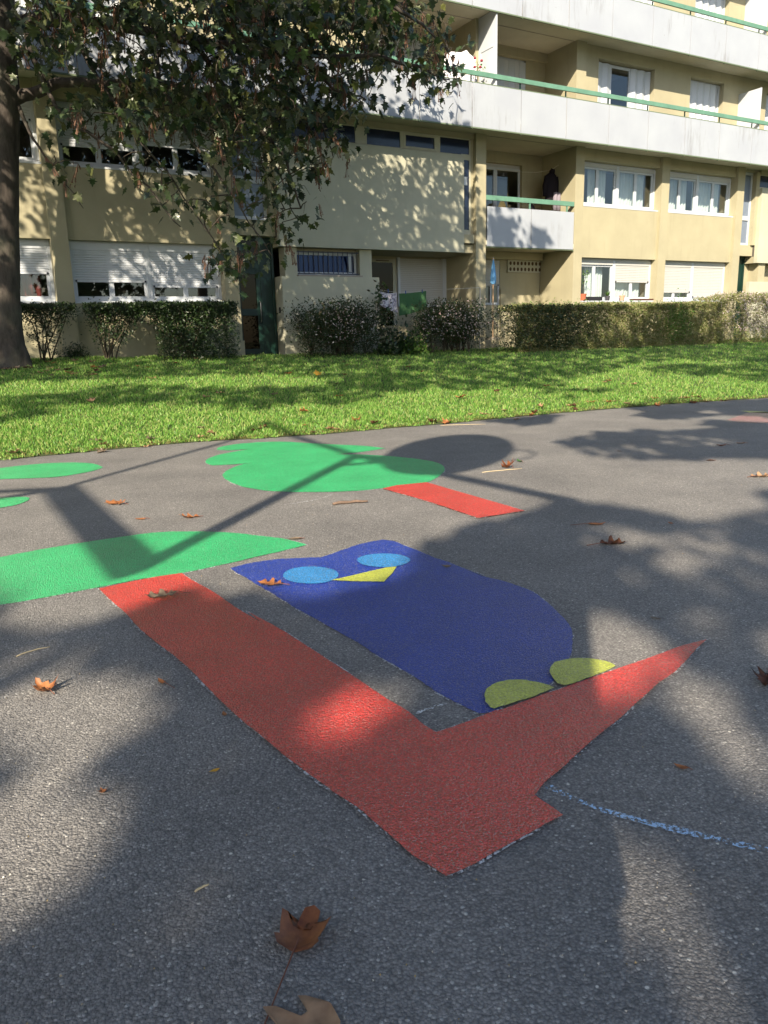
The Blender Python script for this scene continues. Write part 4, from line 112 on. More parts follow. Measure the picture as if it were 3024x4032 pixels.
def np_mesh(name, V, F, mats, mi=None, smooth=False):
    """fast mesh from arrays, F is (n,k) with equal k"""
    me = bpy.data.meshes.new(name); n, k = F.shape
    me.vertices.add(len(V)); me.vertices.foreach_set('co', V.astype(np.float32).ravel())
    me.loops.add(n*k); me.loops.foreach_set('vertex_index', F.astype(np.int32).ravel())
    me.polygons.add(n); me.polygons.foreach_set('loop_start', (np.arange(n)*k).astype(np.int32))
    me.polygons.foreach_set('loop_total', np.full(n, k, np.int32))
    for m_ in (mats if isinstance(mats, (list, tuple)) else [mats]): me.materials.append(m_)
    if mi is not None: me.polygons.foreach_set('material_index', mi.astype(np.int32))
    if smooth: me.polygons.foreach_set('use_smooth', np.ones(n, bool))
    me.update(calc_edges=True); return me
def scatter(tv, tf, P, A, B, sc):
    """template verts tv (k,3), tris tf; each copy at P with x axis A, y axis B"""
    A = A/np.linalg.norm(A, axis=1, keepdims=True)
    N = np.cross(A, B); N /= np.linalg.norm(N, axis=1, keepdims=True)+1e-9; B = np.cross(N, A)
    tv = np.asarray(tv, float); sc = np.asarray(sc)[:, None, None]
    V = P[:, None, :] + sc*(tv[None, :, 0:1]*A[:, None]+tv[None, :, 1:2]*B[:, None]+tv[None, :, 2:3]*N[:, None])
    F = (np.asarray(tf)[None]+(np.arange(len(P))*len(tv))[:, None, None]).reshape(-1, len(tf[0]))
    return V.reshape(-1, 3), F

# ------------------------------------------------------------------ materials
def new_mat(name):
    m = bpy.data.materials.new(name); m.use_nodes = True; t = m.node_tree
    return m, t, t.nodes['Principled BSDF'], t.nodes['Material Output']
def nd(t, typ, **kw):
    n = t.nodes.new(typ)
    for k, v in kw.items():
        if k[0] == 'i' and k[1:].isdigit(): n.inputs[int(k[1:])].default_value = v
        else: setattr(n, k, v)
    return n
def ramp(t, fac, stops):
    r = nd(t, 'ShaderNodeValToRGB'); t.links.new(fac, r.inputs[0]); e = r.color_ramp.elements
    while len(e) < len(stops): e.new(.5)
    for el, (p, c) in zip(e, stops): el.position = p; el.color = (*c, 1) if len(c) == 3 else c
    return r.outputs[0]
def mixc(t, fac, a, b, mode='MIX'):
    n = nd(t, 'ShaderNodeMix', data_type='RGBA', blend_type=mode)
    for sock, v in ((n.inputs[0], fac), (n.inputs[6], a), (n.inputs[7], b)):
        if hasattr(v, 'links') or hasattr(v, 'is_linked'): t.links.new(v, sock)
        elif isinstance(v, (int, float)): sock.default_value = v
        else: sock.default_value = (*v, 1)
    return n.outputs[2]
def simple(name, col, rough=.5, spec=.5, metal=0., var=0., scale=6., bump=0., bscale=80., stretch=None):
    m, t, b, o = new_mat(name)
    b.inputs['Roughness'].default_value = rough; b.inputs['Metallic'].default_value = metal
    b.inputs['Specular IOR Level'].default_value = spec
    b.inputs['Base Color'].default_value = (*col, 1)
    tc = nd(t, 'ShaderNodeTexCoord')
    if var or bump:
        mp = nd(t, 'ShaderNodeMapping'); t.links.new(tc.outputs['Object'], mp.inputs[0])
        if stretch: mp.inputs['Scale'].default_value = stretch
    if var:
        n = nd(t, 'ShaderNodeTexNoise', i2=scale, i3=6., i4=.6); t.links.new(mp.outputs[0], n.inputs[0])
        c = ramp(t, n.outputs[0], [(.25, tuple(x*(1-var) for x in col)), (.75, tuple(min(1, x*(1+var)) for x in col))])
        t.links.new(c, b.inputs['Base Color'])
    if bump:
        n2 = nd(t, 'ShaderNodeTexNoise', i2=bscale, i3=3.); t.links.new(mp.outputs[0], n2.inputs[0])
        bp = nd(t, 'ShaderNodeBump'); bp.inputs['Strength'].default_value = 1; bp.inputs['Distance'].default_value = bump
        t.links.new(n2.outputs[0], bp.inputs['Height']); t.links.new(bp.outputs[0], b.inputs['Normal'])
    return m
def stucco(name, col):
    m, t, b, o = new_mat(name); b.inputs['Roughness'].default_value = .85; b.inputs['Specular IOR Level'].default_value = .25
    tc = nd(t, 'ShaderNodeTexCoord')
    n = nd(t, 'ShaderNodeTexNoise', i2=1.1, i3=5., i4=.6); t.links.new(tc.outputs['Object'], n.inputs[0])
    c = ramp(t, n.outputs[0], [(.3, tuple(x*.9 for x in col)), (.7, tuple(x*1.06 for x in col))])
    # rain streaks and grime: vertical streak noise
    mp = nd(t, 'ShaderNodeMapping'); mp.inputs['Scale'].default_value = (7, 7, .55); t.links.new(tc.outputs['Object'], mp.inputs[0])
    n2 = nd(t, 'ShaderNodeTexNoise', i2=1., i3=5., i4=.65); t.links.new(mp.outputs[0], n2.inputs[0])
    g = ramp(t, n2.outputs[0], [(.56, (0, 0, 0)), (.8, (.3, .3, .3))])
    c = mixc(t, g, c, tuple(x*.62 for x in col)); t.links.new(c, b.inputs['Base Color'])
    n3 = nd(t, 'ShaderNodeTexNoise', i2=160., i3=3.); t.links.new(tc.outputs['Object'], n3.inputs[0])
    bp = nd(t, 'ShaderNodeBump'); bp.inputs['Distance'].default_value = .0025; t.links.new(n3.outputs[0], bp.inputs['Height'])
    t.links.new(bp.outputs[0], b.inputs['Normal'])
    return m
def panel_mat():
    m, t, b, o = new_mat('balcony panel'); b.inputs['Roughness'].default_value = .5; b.inputs['Specular IOR Level'].default_value = .3
    tc = nd(t, 'ShaderNodeTexCoord')
    mp = nd(t, 'ShaderNodeMapping'); mp.inputs['Scale'].default_value = (9, 9, 1.2); t.links.new(tc.outputs['Object'], mp.inputs[0])
    n = nd(t, 'ShaderNodeTexNoise', i2=1., i3=6., i4=.7); t.links.new(mp.outputs[0], n.inputs[0])
    n1 = nd(t, 'ShaderNodeTexNoise', i2=.7, i3=2.); t.links.new(tc.outputs['Object'], n1.inputs[0])
    mul = nd(t, 'ShaderNodeMath', operation='MULTIPLY'); t.links.new(n.outputs[0], mul.inputs[0]); t.links.new(n1.outputs[0], mul.inputs[1])
    g = ramp(t, mul.outputs[0], [(.30, (0, 0, 0)), (.43, (.55, .55, .55))])
    n4 = nd(t, 'ShaderNodeTexNoise', i2=1.3, i3=3.); t.links.new(tc.outputs['Object'], n4.inputs[0])
    base = ramp(t, n4.outputs[0], [(.3, (.335, .365, .42)), (.7, (.375, .41, .46))])
    c = mixc(t, g, base, (.20, .205, .21))
    v = nd(t, 'ShaderNodeTexVoronoi', i2=2.6); t.links.new(tc.outputs['Object'], v.inputs[0])
    sp = ramp(t, v.outputs[0], [(.022, (1, 1, 1)), (.034, (0, 0, 0))])
    c = mixc(t, sp, c, (.22, .21, .20)); t.links.new(c, b.inputs['Base Color'])
    return m
def glass_mat(name, tint=(1, 1, 1), refl=(1, 1, 1), rough=0.):
    m, t, b, o = new_mat(name); t.nodes.remove(b)
    tr = nd(t, 'ShaderNodeBsdfTransparent'); tr.inputs[0].default_value = (*tint, 1)
    gl = nd(t, 'ShaderNodeBsdfGlossy'); gl.inputs[0].default_value = (*refl, 1); gl.inputs[1].default_value = rough
    lw = nd(t, 'ShaderNodeLayerWeight', i0=.5); pw = nd(t, 'ShaderNodeMath', operation='POWER', i1=3.2); ma = nd(t, 'ShaderNodeMath', operation='MULTIPLY_ADD', i1=.85, i2=.06)
    t.links.new(lw.outputs['Facing'], pw.inputs[0]); t.links.new(pw.outputs[0], ma.inputs[0]); mx = nd(t, 'ShaderNodeMixShader')
    t.links.new(ma.outputs[0], mx.inputs[0]); t.links.new(tr.outputs[0], mx.inputs[1]); t.links.new(gl.outputs[0], mx.inputs[2])
    t.links.new(mx.outputs[0], o.inputs[0]); return m
def leaf_mat(name, cols, rough=.45, trans=.25, spec=.4, isl=True):
    m, t, b, o = new_mat(name); b.inputs['Roughness'].default_value = rough; b.inputs['Specular IOR Level'].default_value = spec
    if isl: g = nd(t, 'ShaderNodeNewGeometry'); f = g.outputs['Random Per Island']
    else: g = nd(t, 'ShaderNodeObjectInfo'); f = g.outputs['Random']
    n = len(cols); c = ramp(t, f, [((i+.5)/n, c_) for i, c_ in enumerate(cols)])
    tc = nd(t, 'ShaderNodeTexCoord'); nz = nd(t, 'ShaderNodeTexNoise', i2=30., i3=3.); t.links.new(tc.outputs['Object'], nz.inputs[0])
    v = ramp(t, nz.outputs[0], [(.3, (.75, .75, .75)), (.7, (1.15, 1.15, 1.15))])
    c = mixc(t, 1., c, v, 'MULTIPLY'); t.links.new(c, b.inputs['Base Color'])
    if trans:
        tl = nd(t, 'ShaderNodeBsdfTranslucent'); t.links.new(c, tl.inputs[0]); mx = nd(t, 'ShaderNodeMixShader', i0=trans)
        t.links.new(b.outputs[0], mx.inputs[1]); t.links.new(tl.outputs[0], mx.inputs[2]); t.links.new(mx.outputs[0], o.inputs[0])
    return m
def ground_relief(t, tc, strength=1., dist=.0034):
    """coarse aggregate relief shared by bare asphalt and the paint on it"""
    v = nd(t, 'ShaderNodeTexVoronoi', i2=150.); t.links.new(tc.outputs['Object'], v.inputs[0])
    v2 = nd(t, 'ShaderNodeTexVoronoi', i2=300.); t.links.new(tc.outputs['Object'], v2.inputs[0])
    n = nd(t, 'ShaderNodeTexNoise', i2=70., i3=5., i4=.7); t.links.new(tc.outputs['Object'], n.inputs[0])
    a = nd(t, 'ShaderNodeMath', operation='MULTIPLY_ADD', i1=.35); t.links.new(v2.outputs[0], a.inputs[0]); t.links.new(v.outputs[0], a.inputs[2])
    a2 = nd(t, 'ShaderNodeMath', operation='MULTIPLY_ADD', i1=-1.1); t.links.new(n.outputs[0], a2.inputs[0]); t.links.new(a.outputs[0], a2.inputs[2])
    n9 = nd(t, 'ShaderNodeTexNoise', i2=34., i3=2.); t.links.new(tc.outputs['Object'], n9.inputs[0]); a3 = nd(t, 'ShaderNodeMath', operation='MULTIPLY_ADD', i1=-.5); t.links.new(n9.outputs[0], a3.inputs[0]); t.links.new(a2.outputs[0], a3.inputs[2]); a2 = a3
    bp = nd(t, 'ShaderNodeBump', invert=True); bp.inputs['Strength'].default_value = strength; bp.inputs['Distance'].default_value = dist
    t.links.new(a2.outputs[0], bp.inputs['Height']); return bp.outputs[0], v, v2, n
def asphalt_mat():
    m, t, b, o = new_mat('worn asphalt'); b.inputs['Roughness'].default_value = .62; b.inputs['Specular IOR Level'].default_value = .42
    tc = nd(t, 'ShaderNodeTexCoord'); nrm, v, v2, n = ground_relief(t, tc); t.links.new(nrm, b.inputs['Normal'])
    sep = nd(t, 'ShaderNodeSeparateColor'); t.links.new(v.outputs['Color'], sep.inputs[0])
    c = ramp(t, sep.outputs[0], [(0, (.178, .174, .169)), (.5, (.245, .238, .230)), (.94, (.310, .300, .288)), (1, (.50, .49, .46))])
    nl = nd(t, 'ShaderNodeTexNoise', i2=1.2, i3=5., i4=.6); t.links.new(tc.outputs['Object'], nl.inputs[0])
    big = ramp(t, nl.outputs[0], [(.3, (.76, .76, .77)), (.7, (1.14, 1.13, 1.12))])
    c = mixc(t, 1., c, big, 'MULTIPLY')
    pit = ramp(t, v.outputs[0], [(.35, (1, 1, 1)), (.75, (.62, .62, .64))]); c = mixc(t, 1., c, pit, 'MULTIPLY')
    fl = nd(t, 'ShaderNodeTexVoronoi', i2=14.); t.links.new(tc.outputs['Object'], fl.inputs[0])
    ff = ramp(t, fl.outputs[0], [(.045, (1, 1, 1)), (.07, (0, 0, 0))]); c = mixc(t, ff, c, (.62, .60, .55))
    t.links.new(c, b.inputs['Base Color']); return m
def paint_mat(name, col, wear=.5, coat=.45):
    m, t, b, o = new_mat(name); b.inputs['Roughness'].default_value = .38; b.inputs['Specular IOR Level'].default_value = .75; b.inputs['Coat Weight'].default_value = coat; b.inputs['Coat Roughness'].default_value = .22; b.inputs['Coat IOR'].default_value = 1.6
    tc = nd(t, 'ShaderNodeTexCoord'); nrm, v, v2, n = ground_relief(t, tc, 1., .0062); t.links.new(nrm, b.inputs['Normal']); t.links.new(nrm, b.inputs['Coat Normal'])
    nl = nd(t, 'ShaderNodeTexNoise', i2=3., i3=5., i4=.6); t.links.new(tc.outputs['Object'], nl.inputs[0])
    c = ramp(t, nl.outputs[0], [(.3, tuple(x*.88 for x in col)), (.7, tuple(min(1, x*1.1+.006) for x in col))])
    sv = nd(t, 'ShaderNodeSeparateColor'); t.links.new(v.outputs['Color'], sv.inputs[0]); c = mixc(t, 1., c, ramp(t, sv.outputs[2], [(0, (.72, .72, .72)), (1, (1.22, 1.22, 1.22))]), 'MULTIPLY')
    # aggregate tips where the paint is thin
    sep = nd(t, 'ShaderNodeSeparateColor'); t.links.new(v2.outputs['Color'], sep.inputs[0])
    tip = ramp(t, sep.outputs[1], [(.86, (0, 0, 0)), (.96, (wear, wear, wear))]); c = mixc(t, tip, c, (.42, .40, .36))
    pit = ramp(t, n.outputs[0], [(.33, (.8, .8, .8)), (.38, (0, 0, 0))]); c = mixc(t, pit, c, tuple(x*.4+.02 for x in col))
    nw = nd(t, 'ShaderNodeTexNoise', i2=5.5, i3=7., i4=.72); t.links.new(tc.outputs['Object'], nw.inputs[0])
    wr = ramp(t, nw.outputs[0], [(.60, (0, 0, 0)), (.70, (.45, .45, .45))]); c = mixc(t, wr, c, tuple(x*.55+.10 for x in col))
    t.links.new(c, b.inputs['Base Color']); return m
def chalk_mat(name, col, thr=.5, scale=70.):
    m, t, b, o = new_mat(name); b.inputs['Roughness'].default_value = .9; b.inputs['Base Color'].default_value = (*col, 1)
    tc = nd(t, 'ShaderNodeTexCoord'); n = nd(t, 'ShaderNodeTexNoise', i2=scale, i3=4., i4=.7); t.links.new(tc.outputs['Object'], n.inputs[0])
    n2 = nd(t, 'ShaderNodeTexNoise', i2=3.5, i3=3.); t.links.new(tc.outputs['Object'], n2.inputs[0])
    a = nd(t, 'ShaderNodeMath', operation='MULTIPLY_ADD', i1=.45); t.links.new(n2.outputs[0], a.inputs[0]); t.links.new(n.outputs[0], a.inputs[2])
    f = ramp(t, a.outputs[0], [(thr+.2, (0, 0, 0)), (thr+.26, (1, 1, 1))])
    tr = nd(t, 'ShaderNodeBsdfTransparent'); mx = nd(t, 'ShaderNodeMixShader'); t.links.new(f, mx.inputs[0])
    t.links.new(tr.outputs[0], mx.inputs[1]); t.links.new(b.outputs[0], mx.inputs[2]); t.links.new(mx.outputs[0], o.inputs[0]); return m
def bark_mat(name, c0, c1, sc=14.):
    m, t, b, o = new_mat(name); b.inputs['Roughness'].default_value = .9
    tc = nd(t, 'ShaderNodeTexCoord'); mp = nd(t, 'ShaderNodeMapping'); mp.inputs['Scale'].default_value = (1, 1, .35); t.links.new(tc.outputs['Object'], mp.inputs[0])
    n = nd(t, 'ShaderNodeTexNoise', i2=sc, i3=8., i4=.7); t.links.new(mp.outputs[0], n.inputs[0])
    n2 = nd(t, 'ShaderNodeTexNoise', i2=2.5, i3=4.); t.links.new(tc.outputs['Object'], n2.inputs[0])
    c = ramp(t, n.outputs[0], [(.3, c0), (.62, c1)])
    c = mixc(t, ramp(t, n2.outputs[0], [(.5, (0, 0, 0)), (.75, (.5, .5, .5))]), c, (.11, .115, .08)); t.links.new(c, b.inputs['Base Color'])
    bp = nd(t, 'ShaderNodeBump'); bp.inputs['Distance'].default_value = .02; t.links.new(n.outputs[0], bp.inputs['Height']); t.links.new(bp.outputs[0], b.inputs['Normal'])
    return m

CREAM = stucco('cream render', (.375, .348, .24))
CREAM_PALE = stucco('pale cream render', (.44, .44, .35))
CEIL = stucco('loggia ceiling', (.54, .50, .40))
PANEL = panel_mat()
PVC = simple('white window frame', (.50, .54, .59), .35, .5, var=.03)
SHUT = simple('roller shutter', (.46, .47, .46), .5, .4, var=.05, scale=2)
SHUTW = simple('white roller shutter', (.54, .58, .64), .5, .4, var=.04, scale=2)
GREEN = simple('faded green paint', (.115, .245, .18), .5, .4, var=.18, scale=4)
DKGREEN = simple('dark green paint', (.002, .024, .017), .5, .5, var=.12)
DRIP = simple('dull green edge strip', (.12, .16, .10), .6)
GLASS = glass_mat('window glass', (.86, .9, .9)); GLASSD = glass_mat('smoked glass', (.10, .085, .07), (.34, .30, .25)); GLASSN = glass_mat('dull blue glass', (.5, .6, .8), (.28, .34, .5)); 
GLASSB = simple('frosted stair glass', (.16, .20, .27), .25, .5, var=.1)
GLASSK = simple('dark strip glass', (.012, .018, .04), .12, .5)
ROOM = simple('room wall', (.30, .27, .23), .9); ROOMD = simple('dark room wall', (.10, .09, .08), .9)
CURT = simple('white net curtain', (.75, .76, .76), .8, .1, var=.05); CURTR = simple('dark red curtain', (.16, .02, .02), .8)
METALB = simple('navy bars', (.01, .014, .035), .4, .5); METALG = simple('grey metal', (.35, .35, .35), .4, .5, 1.)
SILL = simple('weathered sill', (.30, .27, .23), .8, var=.2); STONE = simple('door step', (.34, .33, .31), .85, var=.15)
BROWN = simple('vent hole dark', (.07, .04, .018), .9)
# ------------------------------------------------------------------ ground: terrain, path, lawn
def edge_t(s):
    xs = [e[0] for e in EDGE]; ys = [e[1] for e in EDGE]
    if s < xs[0]: return ys[0]+.0*(s-xs[0])
    if s > xs[-1]: return ys[-1]-.16*(s-xs[-1])
    return float(np.interp(s, xs, ys))
def base_z(s): return float(np.interp(s, [-6, 2.5, 7, 12, 20, 30], [.94, .87, .77, .735, .74, .72]))
def lawn_z(s, t):
    te = edge_t(s); f = min(1., max(0., (t-te)/(-.5-te)))
    return .012+base_z(s)*(.12*math.sin(f*PI/2)+.88*f)-.012*f + (.02*noise.noise((s*1.3, t*1.3, 0))*min(1, f*8))
m_earth, t_, b_, o_ = new_mat('far ground'); b_.inputs['Base Color'].default_value = (.07, .09, .035, 1); b_.inputs['Roughness'].default_value = 1
g = MB().add([(-150, -150, -.05), (150, -150, -.05), (150, 150, -.05), (-150, 150, -.05)], [(0, 1, 2, 3)]).build('ground', m_earth)
tag(g, 'flat ground under the lawn and path', 'ground', kind='structure')
bmA = MB(); nx = 60
pts_e = [W(s, edge_t(s)+.25, 0) for s in np.linspace(-30, 40, 90)]
bmA.v = [tuple(p) for p in pts_e]+[tuple(p-FN*45) for p in pts_e]
bmA.f = [(i, i+1, 90+i+1, 90+i)[::-1] for i in range(89)]; bmA.m = [0]*89
pa = bmA.build('asphalt_path', asphalt_mat()); tag(pa, 'worn grey asphalt path with painted figures', 'path', kind='structure')

m_soil, t_, b_, o_ = new_mat('lawn soil'); b_.inputs['Roughness'].default_value = 1
tc_ = nd(t_, 'ShaderNodeTexCoord'); n_ = nd(t_, 'ShaderNodeTexNoise', i2=6., i3=6., i4=.7); t_.links.new(tc_.outputs['Object'], n_.inputs[0])
t_.links.new(ramp(t_, n_.outputs[0], [(.3, (.035, .055, .016)), (.6, (.06, .095, .022)), (.75, (.10, .085, .045))]), b_.inputs['Base Color'])
ss = np.linspace(-24, 34, 175); V = []; F = []
nt_ = 26
for s in ss:
    te = edge_t(s)+.03*noise.noise((s*4, 3, 1))+.04*noise.noise((s*1.1, 7, 1))
    for k in range(nt_+1):
        t = te+(.6-te)*k/nt_; V.append(W(s, t, (lawn_z(s, t) if k else .006)))
for i in range(len(ss)-1):
    for k in range(nt_):
        a = i*(nt_+1)+k; F.append((a, a+nt_+1, a+nt_+2, a+1))
me = bpy.data.meshes.new('lawn'); me.from_pydata(V, [], F); me.materials.append(m_soil); me.polygons.foreach_set('use_smooth', [True]*len(F))
lawn = link('lawn', me); tag(lawn, 'sloping lawn between the path and the building', 'lawn', kind='structure')

# grass: blades spread over the part of the lawn in view
GR = leaf_mat('grass blades', [(.075, .19, .028), (.14, .33, .05), (.21, .42, .075), (.29, .49, .10), (.40, .45, .16)], .45, .4, .4)
def grass():
    P = []; H = []; n = 0; s_ = rng.uniform(-4, 27, 1080000); t_ = rng.uniform(-11.5, -.25, 1080000); u_ = rng.random(1080000)
    for s, t, u in zip(s_, t_, u_):
        te = edge_t(s)
        if t < te-.02+.05*math.sin(s*9)+.03*math.sin(s*23): continue
        p = FU*s+FN*(FD+t); x, y = p.x, p.y
        if abs(x) > .49*y+2.2: continue
        if u > min(1., (9.2/y)**2.2)*.9: continue
        f = (t-te)
        z = lawn_z(s, t); P.append((x, y, z))
        cl = .5+.5*noise.noise((s*1.6, t*1.6, 4))
        H.append((.026+.036*cl)*(1. if f > .35 else .55+f)*random.uniform(.6, 1.35)*(1.5 if random.random() < .03 else 1))
        n += 1
        if n >= 290000: break
    P = np.array(P); H = np.array(H); n = len(P)
    a = rng.uniform(0, 2*PI, n); lean = rng.normal(0, .45, (n, 2))
    wd = np.column_stack([np.cos(a), np.sin(a), np.zeros(n)])*(.0045+.003*rng.random(n))[:, None]
    tip = P+np.column_stack([lean[:, 0]*H, lean[:, 1]*H, H]); mid = P+np.column_stack([lean[:, 0]*H*.3, lean[:, 1]*H*.3, H*.55])
    V = np.stack([P-wd, P+wd, mid+wd*.8, mid-wd*.8, tip], 1).reshape(-1, 3)
    b = (np.arange(n)*5)[:, None]
    F = np.concatenate([b+np.array([[0, 1, 2]]), b+np.array([[0, 2, 3]]), b+np.array([[3, 2, 4]])])
    return np_mesh('grass', V, F, GR)
go = link('grass', grass()); tag(go, 'sunlit green grass growing on the lawn', 'grass', kind='stuff')
def dry_fringe():
    P = []
    for _ in range(5200):
        s = random.uniform(-1.5, 20); t = edge_t(s)+abs(random.gauss(0, .10))-.02; P.append(tuple(W(s, t, lawn_z(s, t))))
    P = np.array(P); n = len(P); a = rng.uniform(0, 2*PI, n); H = rng.uniform(.02, .06, n); ln = rng.normal(0, .9, (n, 2))
    wd = np.column_stack([np.cos(a), np.sin(a), np.zeros(n)])*.004; tip = P+np.column_stack([ln[:, 0]*H, ln[:, 1]*H, H*.8])
    V = np.stack([P-wd, P+wd, tip], 1).reshape(-1, 3); return np_mesh('dry_grass', V, np.arange(n*3).reshape(-1, 3), leaf_mat('dry grass', [(.22, .18, .07), (.34, .27, .12), (.18, .20, .06), (.14, .09, .04)], .8, .3, .1))
tag(link('dry_grass', dry_fringe()), 'short dry yellow grass along the edge of the path', 'grass', kind='stuff')
# clover and daisies between the blades
def clover():
    P = []
    while len(P) < 9000:
        s = random.uniform(-1, 18); te = edge_t(s); t = te+abs(random.gauss(0, 1.6))+.03
        if t > -1 or noise.noise((s*.8, t*.8, 9)) < -.05: continue
        p = W(s, t, lawn_z(s, t)+random.uniform(.01, .045)); P.append(p)
    P = np.array(P); n = len(P); a = rng.uniform(0, 2*PI, n)
    A = np.column_stack([np.cos(a), np.sin(a), rng.normal(0, .25, n)]); B = np.column_stack([-np.sin(a), np.cos(a), rng.normal(0, .25, n)])
    tv = [(0, 0, 0), (.5, .35, .1), (1, 0, .05), (.5, -.35, .1)]; V, F = scatter(tv, [(0, 1, 2), (0, 2, 3)], P, A, B, rng.uniform(.015, .03, n))
    return np_mesh('clover', V, F, leaf_mat('clover', [(.09, .24, .03), (.14, .32, .05), (.20, .38, .07)], .5, .35))
co = link('clover', clover()); tag(co, 'low clover leaves among the grass near the path', 'clover', kind='stuff')

# ------------------------------------------------------------------ the apartment building (local x along the wall, y into it)
B = empty('apartment_building', W(0, 0), FANG, 'cream apartment block with long white balconies and green rails', 'building')
S0, S1 = -9., 31.
def wall(name, s0, s1, t0, t1, z0, z1, m=CREAM, par=None):
    return MB().box(s0, s1, t0, t1, z0, z1).build(name, m, par or B)
Z0 = .2
PIL = [(-1.25, -.9), (2.33, 2.67), (5.94, 6.28), (13.02, 13.35), (16.53, 16.86), (20.07, 20.41), (23.65, 24.0)]
for a, b in PIL:
    deep = 1.5 if a in (13.02,) else (1.44 if a == 16.53 else .4)
    wall('pilaster', a, b, 0, deep, Z0, 6.27)
    if a < 6: wall('pilaster_foot', a-.02, b+.03, -.035, .1, Z0, 1.14)
wall('end_wall', S0, -1.25, .1, .4, Z0, 6.27)
BAYS = [(-.9, 2.33), (2.67, 5.94), (16.86, 20.07), (20.41, 23.65)]
for a, b in BAYS:
    wall('spandrel', a, b, .10, .42, Z0, 2.03); wall('spandrel', a, b, .10, .42, 3.28, 4.73); wall('header', a, b, .10, .42, 5.96, 6.27)
# rooms behind the windows: back wall, floors, cross walls
wall('room_wall', S0, S1, 3.2, 3.4, Z0, 11.7, ROOM)
for z0, z1 in ((.9, 1.0), (3.5, 3.62), (6.2, 6.268), (9.0, 9.1)): wall('floor_slab', S0, S1, 1.52, 3.2, z0, z1, ROOM)
for z0, z1 in ((.9, 1.0), (3.5, 3.62), (6.1, 6.2)):
    for a, b in BAYS: wall('floor_slab', a, b, .42, 1.52, z0, z1, ROOM)
for s in (-1.1, 2.5, 6.1, 13.2, 16.7, 20.24, 23.8): wall('cross_wall', s-.08, s+.08, 1.52 if 13 < s < 17 else .42, 3.2, Z0, 11.6, ROOM)
SLAT = MB(); 
prof = [(-.009, 0), (-.013, .012), (-.013, .032), (-.009, .046)]
SLAT.v = [(x, y, z) for x in (0, 1) for y, z in prof]; SLAT.f = [(0, 4, 5, 1), (1, 5, 6, 2), (2, 6, 7, 3)]; SLAT.m = [0]*3
SLATM = {id(m): SLAT.mesh('shutter_slat', m) for m in (SHUT, SHUTW)}
def shutter(par, s0, s1, t, ztop, zbot, m):
    n = max(1, int((ztop-zbot)/.05)); 
    for k in range(n): link('shutter_slat', SLATM[id(m)], par, (s0, t, ztop-(k+1)*.05), scale=(s1-s0, 1, 1))
    zb = ztop-n*.05
    MB().box(s0, s1, t-.014, t+.006, zb-.055, zb-.003).build('shutter_bar', m, par, bevel=.003)
    for x in (s0+.03, s1-.06): MB().box(x, x+.035, t-.04, t-.015, zb-.05, zb-.015).build('shutter_stop', METALB, par)
def sash(par, s0, s1, z0, z1, t, fw=.055, m=PVC, gl=GLASS, name='sash'):
    f = MB()
    f.box(s0, s1, t-.02, t+.03, z0, z0+fw); f.box(s0, s1, t-.02, t+.03, z1-fw, z1)
    f.box(s0, s0+fw, t-.02, t+.03, z0+fw, z1-fw); f.box(s1-fw, s1, t-.02, t+.03, z0+fw, z1-fw)
    f.build(name, m, par, bevel=.004)
    MB().box(s0+fw, s1-fw, t, t+.008, z0+fw, z1-fw).build('pane', gl, par)
def curtain(par, s0, s1, z0, z1, t, m=CURT, amp=.035, wl=.14, name='curtain'):
    n = int((s1-s0)/.02)+2; mb = MB()
    for i in range(n):
        s = s0+(s1-s0)*i/(n-1); y = t+amp*math.sin(s/wl*2*PI)+amp*.5*math.sin(s/wl*3.1+1)
        mb.v += [(s, y, z0), (s, y*.6+t*.4, z1)]
    mb.f = [(2*i, 2*i+2, 2*i+3, 2*i+1) for i in range(n-1)]; mb.m = [0]*(n-1)
    return mb.build(name, m, par, smooth=True)
def win_empty(s, z, name='window'):
    o = empty(name); o.parent = B; return o
def window(a, b, z0, z1, sh, shm=SHUT, curt=True, open_left=False, box_h=.14, curtm=CURT, t=.30):
    """two casement pairs under two roller shutters; sh = bottom height of each shutter"""
    w_ = win_empty(a, z0); fr = MB(); c = (a+b)/2
    fr.box(a, b, t-.02, t+.06, z0, z0+.07); fr.box(a, b, t-.01, t+.06, z1-.04, z1)
    for x in (a, c-.055, b-.07): fr.box(x, x+(.11 if x == c-.055 else .07), t-.03, t+.06, z0+.07, z1-.04)
    fr.build('frame', PVC, w_, bevel=.004)
    MB().box(a, b, .09, t-.02, z0-.03, z0+.012).build('sill', PVC, w_, bevel=.005)
    for k, (s0, s1) in enumerate(((a+.07, c-.055), (c+.055, b-.07))):
        MB().box(s0, s1, t-.035, t+.1, z1-.04-box_h, z1-.04).build('shutter_box', shm, w_)
        mid = (s0+s1)/2; top = z1-.04-box_h
        for j, (x0, x1) in enumerate(((s0, mid), (mid, s1))):
            sash(w_, x0, x1, z0+.07, top, t+.03)
        if sh[k] is not None and sh[k] < top-.06: shutter(w_, s0-.01, s1+.01, t-.005, top, sh[k], shm)
        if curt: curtain(w_, s0+(.55 if open_left and k == 0 else .05), s1-.15, z0+.1, top+.05, t+.25, curtm)
    return w_
window(-.9, 2.33, 2.03, 3.28, (2.5, 2.60), SHUTW, curtm=CURTR)
window(2.67, 5.94, 2.03, 3.28, (2.48, 2.37), SHUTW, curt=False)
window(-.9, 2.33, 4.73, 5.96, (5.5, 5.57), SHUTW, curt=False)
window(2.67, 5.94, 4.73, 5.96, (5.17, 5.32), SHUTW, curt=False)
window(16.86, 20.07, 2.03, 3.28, (3.07, 2.64), SHUT, open_left=True)
window(20.41, 23.65, 2.03, 3.28, (2.34, 2.18), SHUT)
window(16.86, 20.07, 4.73, 5.96, (5.86, 5.86), PVC if False else SHUT, open_left=True, box_h=.09)
